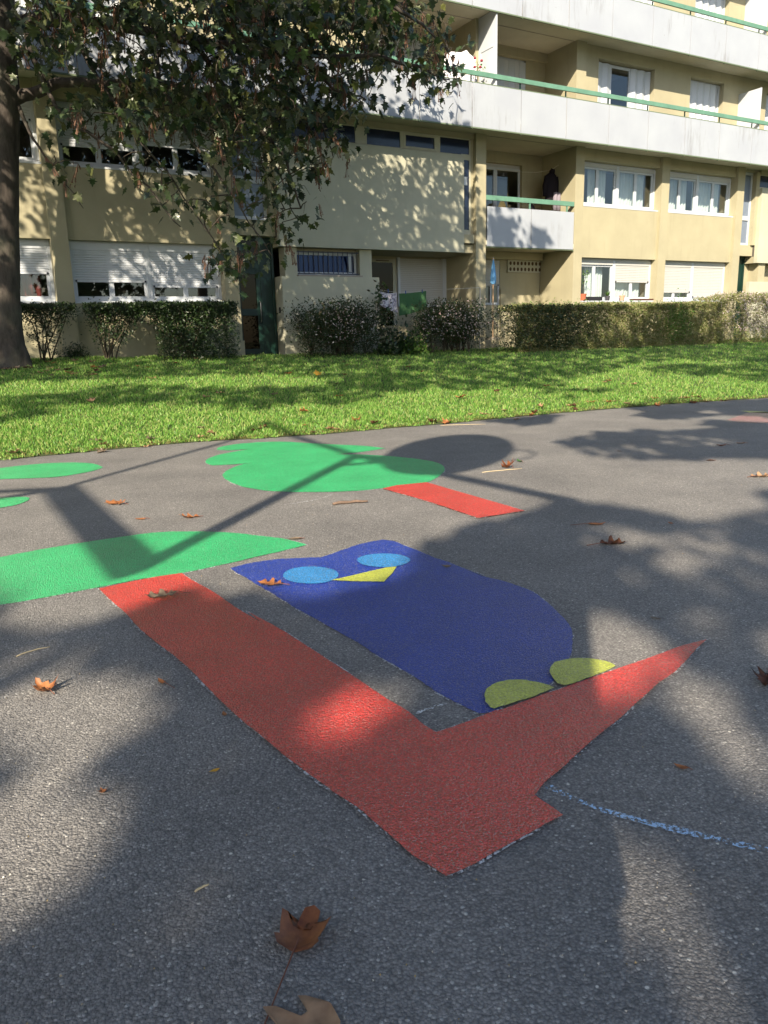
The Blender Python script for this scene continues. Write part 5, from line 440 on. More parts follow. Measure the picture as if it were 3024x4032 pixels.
window(20.41, 23.65, 4.73, 5.96, (5.74, 5.76), SHUT, open_left=True, box_h=.12)
# a slim drain pipe stub and crack lines on the bay walls
MB().tube([(20.445, .085, 3.0), (20.445, .085, 3.72)], .012, 6).build('pipe', SILL, B)
for s_ in (2.72, 20.02):
    pass
# ---- entrance bays: left (6.28..7.35) and right (24.0..24.93)
def entrance(a, b, pad, open_leaf):
    d = empty('door'); d.parent = B; t = .5; z0, z1 = pad, 3.52
    f = MB(); w1 = a+.14; sp = b-.36
    f.box(a, w1, t-.03, t+.07, z0, z1); f.box(sp, sp+.14, t-.03, t+.07, z0, z1); f.box(b-.06, b, t-.03, t+.07, z0, z1)
    f.box(w1, sp, t-.03, t+.07, 2.80, 2.98); f.box(w1, b, t-.03, t+.07, z1-.07, z1)
    f.build('frame', DKGREEN, d, bevel=.006)
    l = MB(); l.box(w1, w1+.06, t-.02, t+.04, z0+.03, 2.80); l.box(sp-.11, sp, t-.02, t+.04, z0+.03, 2.80)
    l.box(w1+.06, sp-.11, t-.02, t+.04, 1.72, 1.88); l.box(w1+.06, sp-.11, t-.02, t+.04, z0+.03, z0+.16); l.box(w1+.06, sp-.11, t-.02, t+.04, 2.68, 2.80)
    l.build('leaf', DKGREEN, d, bevel=.005)
    for zz0, zz1 in ((z0+.16, 1.72), (1.88, 2.68), (2.98, z1-.07)): MB().box(w1+.06 if zz1 < 2.9 else w1, sp-.11 if zz1 < 2.9 else sp, t+.008, t+.016, zz0, zz1).build('pane', GLASSD, d)
    MB().box(sp+.14, b-.06, t+.008, t+.02, z0, z1-.07).build('side_panel', DKGREEN, d)
    MB().tube([(sp-.055, t-.03, 1.55), (sp-.055, t-.075, 1.58), (sp-.055, t-.075, 2.03), (sp-.055, t-.03, 2.06)], .014, 8).build('handle', METALG, d, smooth=True)
    wall('lintel', a, b-.02, .2, .55, 3.52, 3.87, CREAM)
    # stair glazing above the lintel
    g_ = empty('window'); g_.parent = B; e = b-.18
    f = MB(); zs = [3.87, 4.70, 4.83, 6.14]
    f.box(a, a+.05, .28, .36, 3.87, 6.2); f.box(e-.06, e, .28, .36, 3.87, 6.2)
    for z_ in (3.87, 4.68, 6.12): f.box(a+.05, e-.06, .28, .36, z_, z_+(.14 if z_ == 4.68 else .08))
    f.build('frame', PVC, g_)
    for z_, z2 in ((3.95, 4.68), (4.82, 6.12)): MB().box(a+.05, e-.06, .315, .325, z_, z2).build('pane', GLASSB, g_)
    wall('header', a, b, .2, .42, 6.2, 6.268); wall('stair_wall', e, b-.01, .12, 1.3, 3.87, 6.2); wall('stair_wall', a, b, 1.3, 1.36, Z0, 6.26, ROOMD)
entrance(6.28, 7.35, .775, False); entrance(24.0, 24.95, .74, True)
MB().box(6.2, 7.6, -.25, .6, .3, .772).build('door_step', STONE, B, bevel=.01)
MB().box(23.9, 24.9, -.25, .6, .3, .738).build('door_step', STONE, B, bevel=.01)
# ---- stair volumes: blank panel, strip window, terrace below
def stair_volume(a, b, endcap=True):
    wall('blank_panel', a-.02, b, 0, .125, 3.285, 5.69, CREAM_PALE)
    wall('panel_slab', a, b+.4, .125, 1.5, 3.29, 3.5, CREAM)
    wall('panel_core', a, b, .16, .3, 3.5, 5.6, ROOMD)
    wall('header', a, b+.39, .10, .42, 6.14, 6.268, CREAM)
    # strip window
    g_ = empty('window'); g_.parent = B; f = MB()
    x = b+.28; edges = [(a, a+2.15), (a+2.47, a+3.42), (a+3.52, a+4.50), (a+4.62, x-.02)]
    f.box(a, x, .13, .16, 5.62, 5.745); f.box(a, x, .13, .16, 6.11, 6.14)
    for (p, q), (p2, q2) in zip(edges, edges[1:]): f.box(q, p2, .125, .165, 5.745, 6.11)
    f.box(x-.02, x+.02, .125, .165, 3.75, 6.11); f.box(b+.005, x-.02, .128, .162, 5.70, 5.76); f.box(b+.005, x-.02, .128, .162, 3.75, 3.88)
    f.build('frame', CREAM_PALE, g_)
    for p, q in edges: MB().box(p, q, .142, .15, 5.745, 6.11).build('pane', GLASSK, g_)
    p, q = edges[2]; f = MB()
    f.box(p, q, .118, .14, 5.745, 5.80); f.box(p, q, .118, .14, 6.06, 6.11); f.box(p, p+.06, .118, .14, 5.80, 6.06); f.box(q-.06, q, .118, .14, 5.80, 6.06)
    f.build('sash', CREAM_PALE, g_)
    MB().box(b+.01, x-.02, .142, .15, 3.88, 5.70).build('pane', GLASSK, g_)
    wall('sill_beam', b-.02, b+.35, .02, .3, 3.53, 3.75)
    wall('return_wall', x+.02, b+.389, .13, .40, 3.75, 6.14)
stair_volume(7.35, 12.63); stair_volume(24.95, 30.2)
def terrace(a, b, e, full):
    wall('low_wall', a, b, 0, .12, Z0, 2.61, CREAM_PALE); wall('low_wall', a, a+.12, .12, .42, Z0, 2.609, CREAM_PALE)
    wall('post', a+.16, a+.48, .16, .5, 2.58, 3.285, CREAM_PALE); wall('post', b-.46, b-.12, .16, .5, 2.58, 3.285, CREAM_PALE)
    wall('side_room', a+.02, b-.14, .5, 1.5, Z0, 2.6); wall('side_room', b-.4, b-.13, .5, 1.5, 2.6, 3.285)
    if not full: return
    g_ = empty('window'); g_.parent = B; x0, x1 = a+.49, b-.47
    f = MB(); f.box(x0, x1, .34, .4, 2.66, 2.74); f.box(x0, x1, .34, .4, 3.14, 3.2); f.box(x0, x0+.06, .34, .4, 2.74, 3.14); f.box(x1-.06, x1, .34, .4, 2.74, 3.14)
    f.build('frame', PVC, g_)
    MB().box(x0+.06, x1-.06, .36, .37, 2.74, 3.14).build('pane', GLASSN, g_)
    sash_ = MB(); zz = [(2.76, .30), (3.12, .20)]
    sash_.add([(x1-.22, .33, 2.76), (x1-.14, .33, 2.76), (x1-.20, .22, 3.12), (x1-.28, .22, 3.12)], [(0, 1, 2, 3)]).build('sash', PVC, g_)
    curtain(g_, x0+.08, x1-.2, 2.72, 3.16, .46, simple('blue grey curtain', (.045, .07, .13), .8), .012, .1)
    MB().box(x0-.03, x1+.03, .06, .34, 2.585, 2.655).build('sill', SILL, g_)
    for k in range(13): 
        s = x0+.05+k*(x1-x0-.1)/12; MB().tube([(s, .2, 2.68), (s, .2, 3.22)], .009, 6).build('bar', METALB, g_)
    for z in (2.69, 3.2): MB().box(x0, x1, .19, .21, z-.012, z+.012).build('bar_rail', METALB, g_)
    wall('window_wall', x0, x1, .33, .5, 3.2, 3.285); wall('room_wall', x0, x1, .9, .95, 2.6, 3.285, ROOM)
    # recessed terrace door and shuttered window
    wall('terrace_wall', b-.14, b+.62, 1.5, 1.7, Z0, 3.3); wall('terrace_wall', b+1.3, b+1.44, 1.5, 1.7, Z0, 3.3)
    wall('terrace_wall', b+.62, b+1.3, 1.5, 1.7, 3.22, 3.3); wall('terrace_wall', b+1.44, 13.02, 1.5, 1.7, 3.24, 3.3); wall('terrace_wall', b+1.44, 13.02, 1.5, 1.7, Z0, 1.95)
    wall('terrace_floor', b-.14, 13.02, .12, 1.5, .5, 1.02, STONE); wall('parapet', b, 13.02, .02, .14, Z0, 1.42)
    d = empty('door'); d.parent = B; sash(d, b+.5, b+1.34, 1.04, 3.21, 1.46, .09, CREAM_PALE, GLASSD, 'frame')
    MB().box(b+.72, b+1.12, 1.42, 1.44, 3.15, 3.175).build('vent_slot', BROWN, d)
    h = empty('window'); h.parent = B; f = MB(); f.box(b+1.40, b+1.48, 1.42, 1.5, 1.95, 3.26); f.box(b+2.9, b+3.02, 1.42, 1.5, 1.95, 3.26); f.box(b+1.48, b+2.9, 1.42, 1.5, 1.93, 2.0)
    f.build('frame', PVC, h); shutter(h, b+1.48, b+2.9, 1.45, 3.24, 2.02, SHUT)
terrace(7.35, 10.0, 13.02, True)
wall('low_wall', 24.6, 27.6, -.02, .1, Z0, 2.66, CREAM_PALE); wall('post', 25.2, 25.55, .1, .5, 2.5, 3.285); wall('side_room', 25.0, 27.4, .5, 1.5, Z0, 3.28)
# ---- loggias between the pilasters 13.35..16.53
A0, A1 = 13.35, 16.53
wall('loggia_wall', A0, 14.0, 1.44, 1.6, Z0, 3.6); wall('loggia_wall', 14.98, A1, 1.44, 1.6, Z0, 2.32); wall('loggia_wall', 14.98, A1, 1.46, 1.6, 2.32, 3.6)
wall('loggia_wall', 14.0, 14.98, 1.44, 1.6, Z0, 1.98); wall('loggia_wall', 14.0, 14.98, 1.44, 1.6, 3.26, 3.6); wall('loggia_beam', A0, A1-.1, 1.22, 1.44, 3.28, 3.49)
wall('loggia_slab', A0, A1, .0, 1.46, 3.5, 3.62, CEIL); wall('loggia_pier', 14.98, 15.24, 1.40, 1.46, Z0, 2.45)
v_ = empty('vent_block'); v_.parent = B
MB().box(15.24, 16.49, 1.40, 1.45, 2.93, 3.28).build('block', CREAM_PALE, v_)
for r_ in range(2):
    for k in range(9):
        s = 15.33+k*.142; z = 3.19-r_*.17
        mb = MB(); mb.v = [(s+.045*math.cos(a), 1.397, z+.055*math.sin(a)) for a in np.linspace(0, 2*PI, 14, endpoint=False)]; mb.f = [list(range(14))[::-1]]; mb.m = [0]; mb.build('hole', BROWN, v_)
g_ = empty('window'); g_.parent = B; sash(g_, 14.0, 14.98, 1.98, 3.26, 1.5, .07); shutter(g_, 14.03, 14.95, 1.47, 3.24, 2.58, SHUT); MB().box(14.62, 14.66, 1.46, 1.5, 2.0, 3.2).build('mullion', PVC, g_)
wall('loggia_wall', A0, 13.9, 1.44, 1.6, 3.62, 6.27); wall('loggia_wall', 15.76, A1, 1.44, 1.6, 3.62, 6.27); wall('loggia_wall', 13.9, 15.76, 1.44, 1.6, 5.96, 6.27)
g_ = empty('window'); g_.parent = B
MB().box(13.9, 15.76, 1.56, 1.62, 5.86, 5.96).build('shutter_box', SHUT, g_)
for x0, x1 in ((13.9, 14.84), (14.84, 15.76)): sash(g_, x0, x1, 3.64, 5.86, 1.55, .07)
def balcony_panels(joints, t0, z0, z1, name='balcony_panel'):
    for a, b in zip(joints, joints[1:]):
        MB().box(a+.011, b-.011, t0-.02, t0, z0+.02, z1).build(name, PANEL, B)
        MB().box(b-.015, b+.015, t0-.015, t0+.02, z0-.03, z0).build('bracket', DRIP, B)
def rail(a, b, t, z0, z1, m=GREEN):
    MB().box(a, b, t-.02, t+.03, z0, z1).build('handrail', m, B, bevel=.004)
balcony_panels([13.37, 14.91, 16.50], 0.0, 3.45, 4.49); rail(13.36, 16.52, .03, 4.655, 4.78)
MB().box(13.36, 16.52, -.004, .03, 3.44, 3.465).build('edge_strip', DRIP, B)
for s in (14.89, 16.26): MB().box(s-.02, s+.02, .02, .05, 4.40, 4.655).build('rail_post', GREEN, B)
# ---- balconies of the two upper floors
JT = [13.88+1.545*k for k in range(-15, 12)]
for zb, zt, zr0, zr1 in ((6.17, 7.19, 7.36, 7.47), (8.86, 9.86, 9.99, 10.10)):
    balcony_panels(JT, -.75, zb, zt); rail(JT[0], JT[-1], -.75, zr0, zr1)
    MB().box(JT[0], JT[-1], -.775, -.735, zb-.012, zb+.018).build('edge_strip', DRIP, B)
    MB().box(JT[0], JT[-1], -.765, -.735, zt+.002, zt+.025).build('top_strip', METALG if False else DRIP, B)
    for s in JT: MB().box(s-.015, s+.015, -.725, -.70, zt-.1, zr0).build('rail_post', DKGREEN, B)
    wall('balcony_slab', JT[0], JT[-1], -.74, 1.5, zb+.1, zb+.24, CEIL)
    wall('soffit_groove', JT[0], JT[-1], .10, .13, zb+.093, zb+.099, SILL)
def upper_floor(z0, lint, top):
    segs = [(S0, 2.0), (4.2, 6.2), (7.6, 9.5), (16.81, 17.37), (19.63, 21.21), (22.76, 24.9), (26.5, 30)]
    for a, b in segs: wall('upper_wall', a, b, .10, .42, z0, top)
    ops = [(2.0, 4.2), (6.2, 7.6), (17.37, 19.63), (21.21, 22.76), (24.9, 26.5)]
    for a, b in ops: wall('header', a, b, .10, .42, lint, top)
    wall('pilaster', 16.45, 16.81, 0, 1.45, z0, top); wall('pilaster', 13.0, 13.34, 0, 1.45, z0, top); wall('pilaster', 9.5, 9.84, 0, 1.45, z0, top)
    for a, b, o0, o1 in ((13.34, 16.45, 13.9, 15.72), (9.84, 13.0, 10.4, 12.2)):
        wall('loggia_wall', a, o0, 1.3, 1.45, z0, top); wall('loggia_wall', o1, b, 1.3, 1.45, z0, top); wall('loggia_wall', o0, o1, 1.3, 1.45, lint+.06, top)
        wall('loggia_beam', a, b, 1.2, 1.3, lint+.07, top-.001)
        g_ = empty('window'); g_.parent = B; c = (o0+o1)/2
        sash(g_, o0, c, z0+.1, lint+.06, 1.38, .07); sash(g_, c, o1, z0+.1, lint+.06, 1.38, .07); fold_shutter(g_, o0+.85, o1, z0+.1, lint, 1.33, .2)
    for a, b in ((17.37, 19.63), (21.21, 22.76), (24.9, 26.5), (2.0, 4.2)):
        g_ = empty('window'); g_.parent = B; wd = b-a
        if wd > 2:
            fold_shutter(g_, a, a+.66, z0+.1, lint-.03, .27, .17); fold_shutter(g_, b-.80, b-.02, z0+.1, lint-.03, .27, .17)
            sash(g_, a+.64, b-.76, z0+.1, lint-.02, .33, .08)
        else: fold_shutter(g_, a, b-.06, z0+.1, lint-.04, .27, .15); MB().box(a, b, .3, .36, lint-.04, lint).build('frame', PVC, g_)
        MB().box(b-.06, b, .26, .34, z0, lint-.04).build('frame', PVC, g_)
def fold_shutter(par, s0, s1, z0, z1, t, pitch):
    n = max(2, round((s1-s0)/pitch)); p = (s1-s0)/n
    for k in range(n):
        y0, y1 = (t-.025, t+.025) if k % 2 else (t+.025, t-.025)
        a, b = s0+k*p+.003, s0+(k+1)*p-.003
        MB().add([(a, y0, z0), (b, y1, z0), (b, y1, z1), (a, y0, z1), (a, y0+.018, z0), (b, y1+.018, z0), (b, y1+.018, z1), (a, y0+.018, z1)],
                 [(0, 1, 2, 3), (5, 4, 7, 6), (1, 5, 6, 2), (4, 0, 3, 7), (3, 2, 6, 7)]).build('shutter_leaf', PVC, par)
upper_floor(6.41, 8.66, 8.96); upper_floor(9.10, 11.35, 11.7)
for z0, z1 in ((6.41, 8.95), (9.10, 11.6)):
    MB().box(13.085, 13.125, -.73, -.002, z0+.02, z1).build('divider', PVC, B)
    mb = MB(); mb.box(13.072, 13.085, -.67, -.64, z0+.1, z0+1.75); mb.box(13.072, 13.085, -.12, -.09, z0+.1, z0+1.75); mb.box(13.072, 13.085, -.64, -.12, z0+1.72, z0+1.75); mb.build('divider_trim', PVC, B)
    MB().box(23.5, 23.54, -.70, .098, z0+.02, z0+2.02).build('divider', PVC, B)
wall('roof_slab', S0, S1, -.8, 14, 11.7, 12.0, CEIL); wall('end_wall', S0-.3, S0, .1, 14, Z0, 11.7); wall('end_wall', S1, S1+.3, .1, 14, Z0, 11.7); wall('back_wall', S0, S1, 13.7, 14, Z0, 11.7)
# ------------------------------------------------------------------ leaf templates: strips between midrib and outline
def leaf_template(half, fold=.12, droop=.18, wav=.0):
    """half: right outline (x, y) with y rising; returns verts, tris, unit length along +y"""
    V = []; F = []
    for i, (x, y) in enumerate(half):
        dz = -droop*y*y
        wv = wav*math.sin(i*2.3)
        V += [(0, y, dz), (x, y, dz+fold*x-.25*x*x+wv), (-x, y, dz+fold*x-.25*x*x-wv)]
    for i in range(len(half)-1):
        a = 3*i; b = a+3
        F += [(a, a+1, b+1), (a, b+1, b), (a, b+2, a+2), (a, b, b+2)]
    return V, F
MAPLE = [(.02, -.10), (.36, -.12), (.24, .05), (.27, .12), (.56, .26), (.40, .33), (.24, .37), (.30, .54), (.20, .60), (.10, .66), (.09, .80), (.0, .95)]
OAK = [(.02, 0), (.21, .10), (.25, .17), (.07, .24), (.08, .32), (.31, .42), (.38, .52), (.30, .545), (.10, .56), (.10, .64), (.24, .74), (.27, .80), (.10, .82), (.06, .90), (0, 1)]
OVAL = [(0, 0), (.16, .2), (.22, .45), (.14, .75), (0, 1)]
SMALL = ([(0, 0, 0), (.26, .45, .06), (0, 1, -.08), (-.26, .45, .06)], [(0, 1, 2), (0, 2, 3)])
def leaf_frames(n, tilt=.5):
    """random hanging leaves: tips out and down, blades facing up and outward"""
    a = rng.uniform(0, 2*PI, n); out = np.column_stack([np.cos(a), np.sin(a), np.zeros(n)])
    Bv = out*rng.uniform(.25, 1., (n, 1))+np.array([0, 0, -1])*rng.uniform(.2, 1.1, (n, 1))+rng.normal(0, .2, (n, 3))
    Nv = out*.6+np.array([0, 0, .8])+rng.normal(0, tilt, (n, 3)); A = np.cross(Bv, Nv); return A, Bv

# ------------------------------------------------------------------ sycamore maple at the left
SYC = leaf_mat('sycamore leaf', [(.018, .036, .015), (.028, .055, .02), (.042, .072, .024), (.068, .10, .036), (.095, .12, .045), (.034, .056, .028), (.035, .07, .022), (.13, .14, .04), (.02, .04, .02)], .38, .2, .6)  # lighter tones in the list stand in for sunlit leaves
SYC1 = leaf_mat('sycamore leaf near', [(.018, .036, .015), (.028, .055, .02), (.042, .072, .024), (.068, .10, .036), (.095, .12, .045), (.034, .056, .028), (.02, .04, .02)], .38, .2, .6, isl=False)  # same leaf tones, the lighter ones painted as if sunlit
SAM = leaf_mat('dry seed wings', [(.13, .07, .05), (.20, .115, .08), (.28, .18, .125), (.38, .27, .19)], .7, .2, .2)
BARK = bark_mat('sycamore bark', (.022, .018, .015), (.088, .073, .063), 9.); TWIG = bark_mat('twig bark', (.03, .022, .018), (.075, .06, .045), 40)
tree = empty('sycamore_tree', (TRUNK[0][0][0], TRUNK[0][0][1], .7), 0, 'large sycamore maple with drooping dark leaves and brown seed bunches at the lawn edge', 'tree')
TO = Vector(tree.location)
mb = MB(); tp = []; tr_ = []
for (p, r), (q, r2) in zip(TRUNK, TRUNK[1:]):
    for k in range(6):
        f = k/6; tp.append(Vector(p).lerp(Vector(q), f)-TO); tr_.append(r+(r2-r)*f)
mb.tube(tp, tr_, 28)
for i, v in enumerate(mb.v):          # ribbed, knotty bark and flared roots
    c = tp[min(i//28, len(tp)-1)]; d = Vector(v)-c; a = math.atan2(d.y, d.x); hgt = v[2]
    k = 1+.05*noise.noise((a*2.2, hgt*1.2, 0))+.03*noise.noise((math.cos(a)*7, math.sin(a)*7, hgt*5))+max(0, .32-.45*hgt)*.8*max(0, math.sin(a*3+.6))
    mb.v[i] = tuple(c+d*k)
mb.build('trunk', BARK, tree, smooth=True)
nodes = []; 
for L in LIMBS:
    pts = [Vector(p) for p, r in L]; rs = [r for p, r in L]; P2 = []; R2 = []
    for i in range(len(pts)-1):
        for k in range(5):
            f = k/5; q = pts[i].lerp(pts[i+1], f); j = .05 if i else 0
            q = q+Vector((noise.noise(q*2.1), noise.noise(q*2.3+Vector((5, 0, 0))), noise.noise(q*2.2+Vector((0, 9, 0)))))*j*1.6
            P2.append(q); R2.append((rs[i]+(rs[i+1]-rs[i])*f)*1.2)
    P2.append(pts[-1]); R2.append(rs[-1])
    MB().tube([p-TO for p in P2], R2, 8).build('limb', BARK, tree, smooth=True)
    nodes += [tuple(p) for p in P2[6 if L is LIMBS[0] or L is LIMBS[1] else 2:]]
for p, r in TRUNK[7:]:
    nodes.append(tuple(p))
def grow(nodes, targets, r0=.017, droop=.12):
    """twigs: each target joins the nearest node already there"""
    N = np.array(nodes); T = np.array(targets); d0 = np.array([np.min(np.sum((N-t)**2, 1)) for t in T]); order = np.argsort(d0); mb = MB(); pen = np.zeros(len(N)); 
    for i in order:
        t = T[i]; d = np.sqrt(np.sum((N-t)**2, 1))+pen; j = int(np.argmin(d)); a = Vector(N[j]); b = Vector(t); L = (b-a).length
        m1 = a.lerp(b, .35)+Vector((random.gauss(0, .06), random.gauss(0, .06), droop*L*.7))*min(1, L*1.5); m2 = a.lerp(b, .72)+Vector((random.gauss(0, .05), random.gauss(0, .05), droop*L))*min(1, L*1.5)
        r = r0*(.6+.5*min(1.5, L)); mb.tube([a-TO, m1-TO, m2-TO, b-TO, b-TO+Vector((random.gauss(0, .08), random.gauss(0, .08), -.18))], [r, r*.8, r*.6, r*.42, r*.22], 4, caps=False)
        N = np.vstack([N, [tuple(m2), tuple(b)]]); pen = np.concatenate([pen, [.12, .2]])
    return mb
tw = grow(nodes, SPRAYS+CROWN); o = tw.build('twigs', TWIG, tree); o['kind'] = 'stuff'
def spray_leaves(C_, nmin, nmax, spread, s0, s1):
    P = []; 
    for c in C_:
        for _ in range(random.randint(nmin, nmax)):
            P.append((c[0]+random.gauss(0, spread), c[1]+random.gauss(0, spread), c[2]+random.gauss(-.05, spread*.95)))
    P = np.array(P); A, Bv = leaf_frames(len(P)); return P, A, Bv, rng.uniform(s0, s1, len(P))
P, A, Bv, sc = spray_leaves(SPRAYS, 5, 8, .20, .12, .21)
TV, TF = leaf_template(MAPLE)
dist = np.linalg.norm(P-np.array([0, 0, 1.2]), axis=1); size_px = sc/dist
near = np.argsort(-size_px)[:300]; rest = np.setdiff1d(np.arange(len(P)), near)
LMS = []
for k in range(4):
    v_, f_ = leaf_template(MAPLE, .10+.05*k, .10+.12*k, .015*k); me = bpy.data.meshes.new('leaf'); me.from_pydata(v_, [], f_); me.materials.append(SYC1); LMS.append(me)
for i in near:
    a = Vector(A[i]).normalized(); n_ = a.cross(Vector(Bv[i])).normalized(); b = n_.cross(a); o = link('leaf', LMS[i % 4], tree); s = sc[i]
    m4 = Matrix.Identity(4)
    for r in range(3): m4[r][0] = a[r]*s; m4[r][1] = b[r]*s; m4[r][2] = n_[r]*s; m4[r][3] = P[i][r]-TO[r]
    o.matrix_local = m4
V, F = scatter(TV, TF, P[rest]-np.array(TO), A[rest], Bv[rest], sc[rest]); o = link('foliage', np_mesh('foliage', V, F, SYC), tree); o['kind'] = 'stuff'
P, A, Bv, sc = spray_leaves(CROWN, 9, 14, .33, .13, .20)
V, F = scatter(TV, TF, P-np.array(TO), A, Bv, sc); o = link('crown', np_mesh('crown', V, F, SYC), tree); o['kind'] = 'stuff'
# hanging bunches of winged seeds
SM = []
for k in range(4):
    v = [(0, 0, 0)]; f = []
    for q in range(14):
        a = random.uniform(0, 2*PI); r = random.uniform(.01, .05); z = -random.uniform(.02, .26); x, y = r*math.cos(a), r*math.sin(a); b = len(v); l = random.uniform(.03, .05); t_a = random.uniform(0, PI); dx, dy = .011*math.cos(t_a), .011*math.sin(t_a)
        v += [(x, y, z), (x+dx, y+dy, z-l*.5), (x+dx*.6+random.gauss(0, .008), y+dy*.6, z-l), (x-dx, y-dy, z-l*.6)]; f += [(b, b+1, b+2), (b, b+2, b+3), (0, b, b+1)]
        v[b+1] = tuple(np.array(v[b+1])) ; 
    me = bpy.data.meshes.new('seed_bunch'); me.from_pydata(v, [], f); me.materials.append(SAM); SM.append(me)
cs = random.sample(SPRAYS, 230)
for i, c in enumerate(cs):
    s = random.uniform(.8, 1.5); link('seed_bunch', SM[i % 4], tree, Vector(c)-TO+Vector((random.gauss(0, .12), random.gauss(0, .12), -.03)), (random.gauss(0, .15), random.gauss(0, .15), random.uniform(0, 6)), (s, s, s*1.15))

# ------------------------------------------------------------------ hedges and shrubs along the wall
HEDGE = leaf_mat('hedge leaves', [(.12, .16, .045), (.18, .21, .07), (.25, .24, .10), (.30, .26, .14), (.15, .21, .05), (.34, .29, .18), (.20, .24, .08)], .5, .15, .35)
PRIVET = leaf_mat('dark privet leaves', [(.010, .024, .010), (.016, .036, .012), (.024, .05, .016), (.04, .07, .02)], .4, .12, .5)
ABEL = leaf_mat('abelia leaves', [(.02, .045, .018), (.035, .07, .022), (.05, .085, .03), (.085, .06, .03), (.03, .06, .025)], .45, .2, .4)
FLOW = leaf_mat('pale pink flowers', [(.62, .52, .52), (.72, .66, .64), (.55, .42, .42)], .7, .3, .1)
GRN = leaf_mat('fresh green sprigs', [(.06, .16, .02), (.09, .20, .03), (.14, .22, .04)], .5, .25)
STEM = simple('shrub stems', (.05, .04, .025), .9, var=.3); CORE = simple('inner twigs shade', (.022, .024, .012), 1.)
def loc(s, t, z): return Vector((s, t, z))
def scat_local(par, name, P, size, m, n_out=None, tmpl=SMALL):
    P = np.array(P); n = len(P); a = rng.normal(0, 1, (n, 3)); b = rng.normal(0, 1, (n, 3))
    if n_out is not None: b = b*.7+np.array(n_out)
    V, F = scatter(tmpl[0], tmpl[1], P, a, b, rng.uniform(size*.6, size*1.3, n)); o = link(name, np_mesh(name, V, F, m), par); o['kind'] = 'stuff'; return o
def hedge_points(s0, s1, t0, t1, zt, n, lump=.07, low=0., zb=None):
    P = []
    for _ in range(n):
        s = random.uniform(s0, s1); u = random.random(); zbs = base_z(s) if zb is None else zb; h = zt(s) if callable(zt) else zt
        nz = lump*noise.noise((s*2.2, 3, 1))+lump*.7*noise.noise((s*6, 8, 2))
        if u < .62: z = random.uniform(zbs-.1+low, h); t = t0+abs(random.gauss(0, .07))+lump*noise.noise((s*2.5, z*2.5, 5))*1.6
        elif u < .9: t = random.uniform(t0, t1); z = h+nz-abs(random.gauss(0, .05))+.02
        else: t = random.uniform(t0, t1); z = random.uniform(zbs, h)
        P.append((s, t, z))
    return P
def bush(name, s0, s1, label, cat, group=None):
    return empty(name, W(0, 0), FANG, label, cat, group)
# trimmed hedge
h = bush('trimmed_hedge', 13, 21, 'long straight trimmed hedge running below the right windows', 'hedge')
top = lambda s: 1.83+.03*(s-17)/4+.03*noise.noise((s*.7, 0, 0))
scat_local(h, 'foliage', hedge_points(13.0, 21.0, -1.85, -.95, top, 75000), .058, HEDGE)
scat_local(h, 'new_shoots', [(random.uniform(13.2, 21), random.uniform(-1.8, -1.1), 1.82+abs(random.gauss(0, .06))) for _ in range(1500)], .05, GRN)
scat_local(h, 'green_patch', [(random.gauss(18.9, .3), -1.9+random.gauss(0, .05), random.gauss(1.35, .3)) for _ in range(1400)], .05, GRN)
scat_local(h, 'ivy_patch', [(random.gauss(13.8, .8), -1.85+random.gauss(0, .06), random.uniform(.75, 1.85)) for _ in range(6000)], .06, ABEL)
# flowering bush at the right end
h = bush('flowering_bush', 21, 26, 'round bush covered with pale pink flowers at the right end of the hedge', 'bush')
top = lambda s: 2.0+.12*math.sin((s-20.5)*.9)+.06*noise.noise((s*2, 1, 0))
P = hedge_points(20.6, 27, -1.9, -.9, top, 30000, .14); scat_local(h, 'foliage', P, .05, HEDGE)
scat_local(h, 'flowers', [(p[0], p[1]-.03, p[2]+.02) for p in random.sample(P, 9000) if p[2] > 1.0 and (p[0] > 21.6 or random.random() < .3)], .05, FLOW)
mb = MB()
for _ in range(40):
    s = random.uniform(20.8, 26); mb.tube([(s, -1.5, 1.7), (s+random.gauss(0, .1), -1.5, 2.0), (s+random.gauss(0, .25), -1.55, 2.25)], [.006, .004, .002], 4)
mb.build('shoots', STEM, h)
# two abelia shrubs by the terrace
def abelia(s0, s1, zt, nleaf, nfl, label, sparse, t0=-1.35):
    h = bush('abelia_shrub', s0, s1, label, 'shrub', 'flowering shrubs below the terrace'); P = []; c = (s0+s1)/2; st_ = MB()
    bases = [(random.uniform(s0+.35, s1-.35), random.uniform(t0+.25, -.65)) for _ in range(10 if sparse else 13)]
    tips = []
    for b in bases:
        for q in range(7):
            tip = (b[0]+random.gauss(0, .38), b[1]+random.gauss(0, .22), zt-abs(random.gauss(0, .22))+(.12 if random.random() < .15 else 0)); z0 = base_z(b[0])-.05
            m1 = ((b[0]*1.6+tip[0]*.4)/2, (b[1]*1.6+tip[1]*.4)/2, z0+(tip[2]-z0)*.4)
            tip = (min(max(tip[0], s0), s1), tip[1], tip[2])
            st_.tube([(b[0], b[1], z0), m1, tip], [.012, .008, .003], 4, caps=False); tips.append((m1, tip, z0))
    st_.build('stems', STEM, h)
    for _ in range(nleaf):
        m1, tip, z0 = random.choice(tips); f = random.random()**(.7 if sparse else .9); g_ = .13 if sparse else .17
        if random.random() < .28 and not sparse: p = (random.uniform(s0, s1), random.uniform(t0, -.6), random.uniform(z0, zt-.1))
        else: p = tuple(m1[k]+(tip[k]-m1[k])*f+random.gauss(0, g_) for k in range(3))
        if p[2] < z0: continue
        if p[2] > zt+.2: continue
        P.append(p)
    scat_local(h, 'foliage', P, .06, ABEL)
    fr = [p for p in P if p[2] > 1.05]; fr.sort(key=lambda p: p[1]+random.gauss(0, .12)); scat_local(h, 'flowers', [(p[0], p[1]-.05, p[2]) for p in fr[:nfl*3:3]], .055, FLOW)
    return h
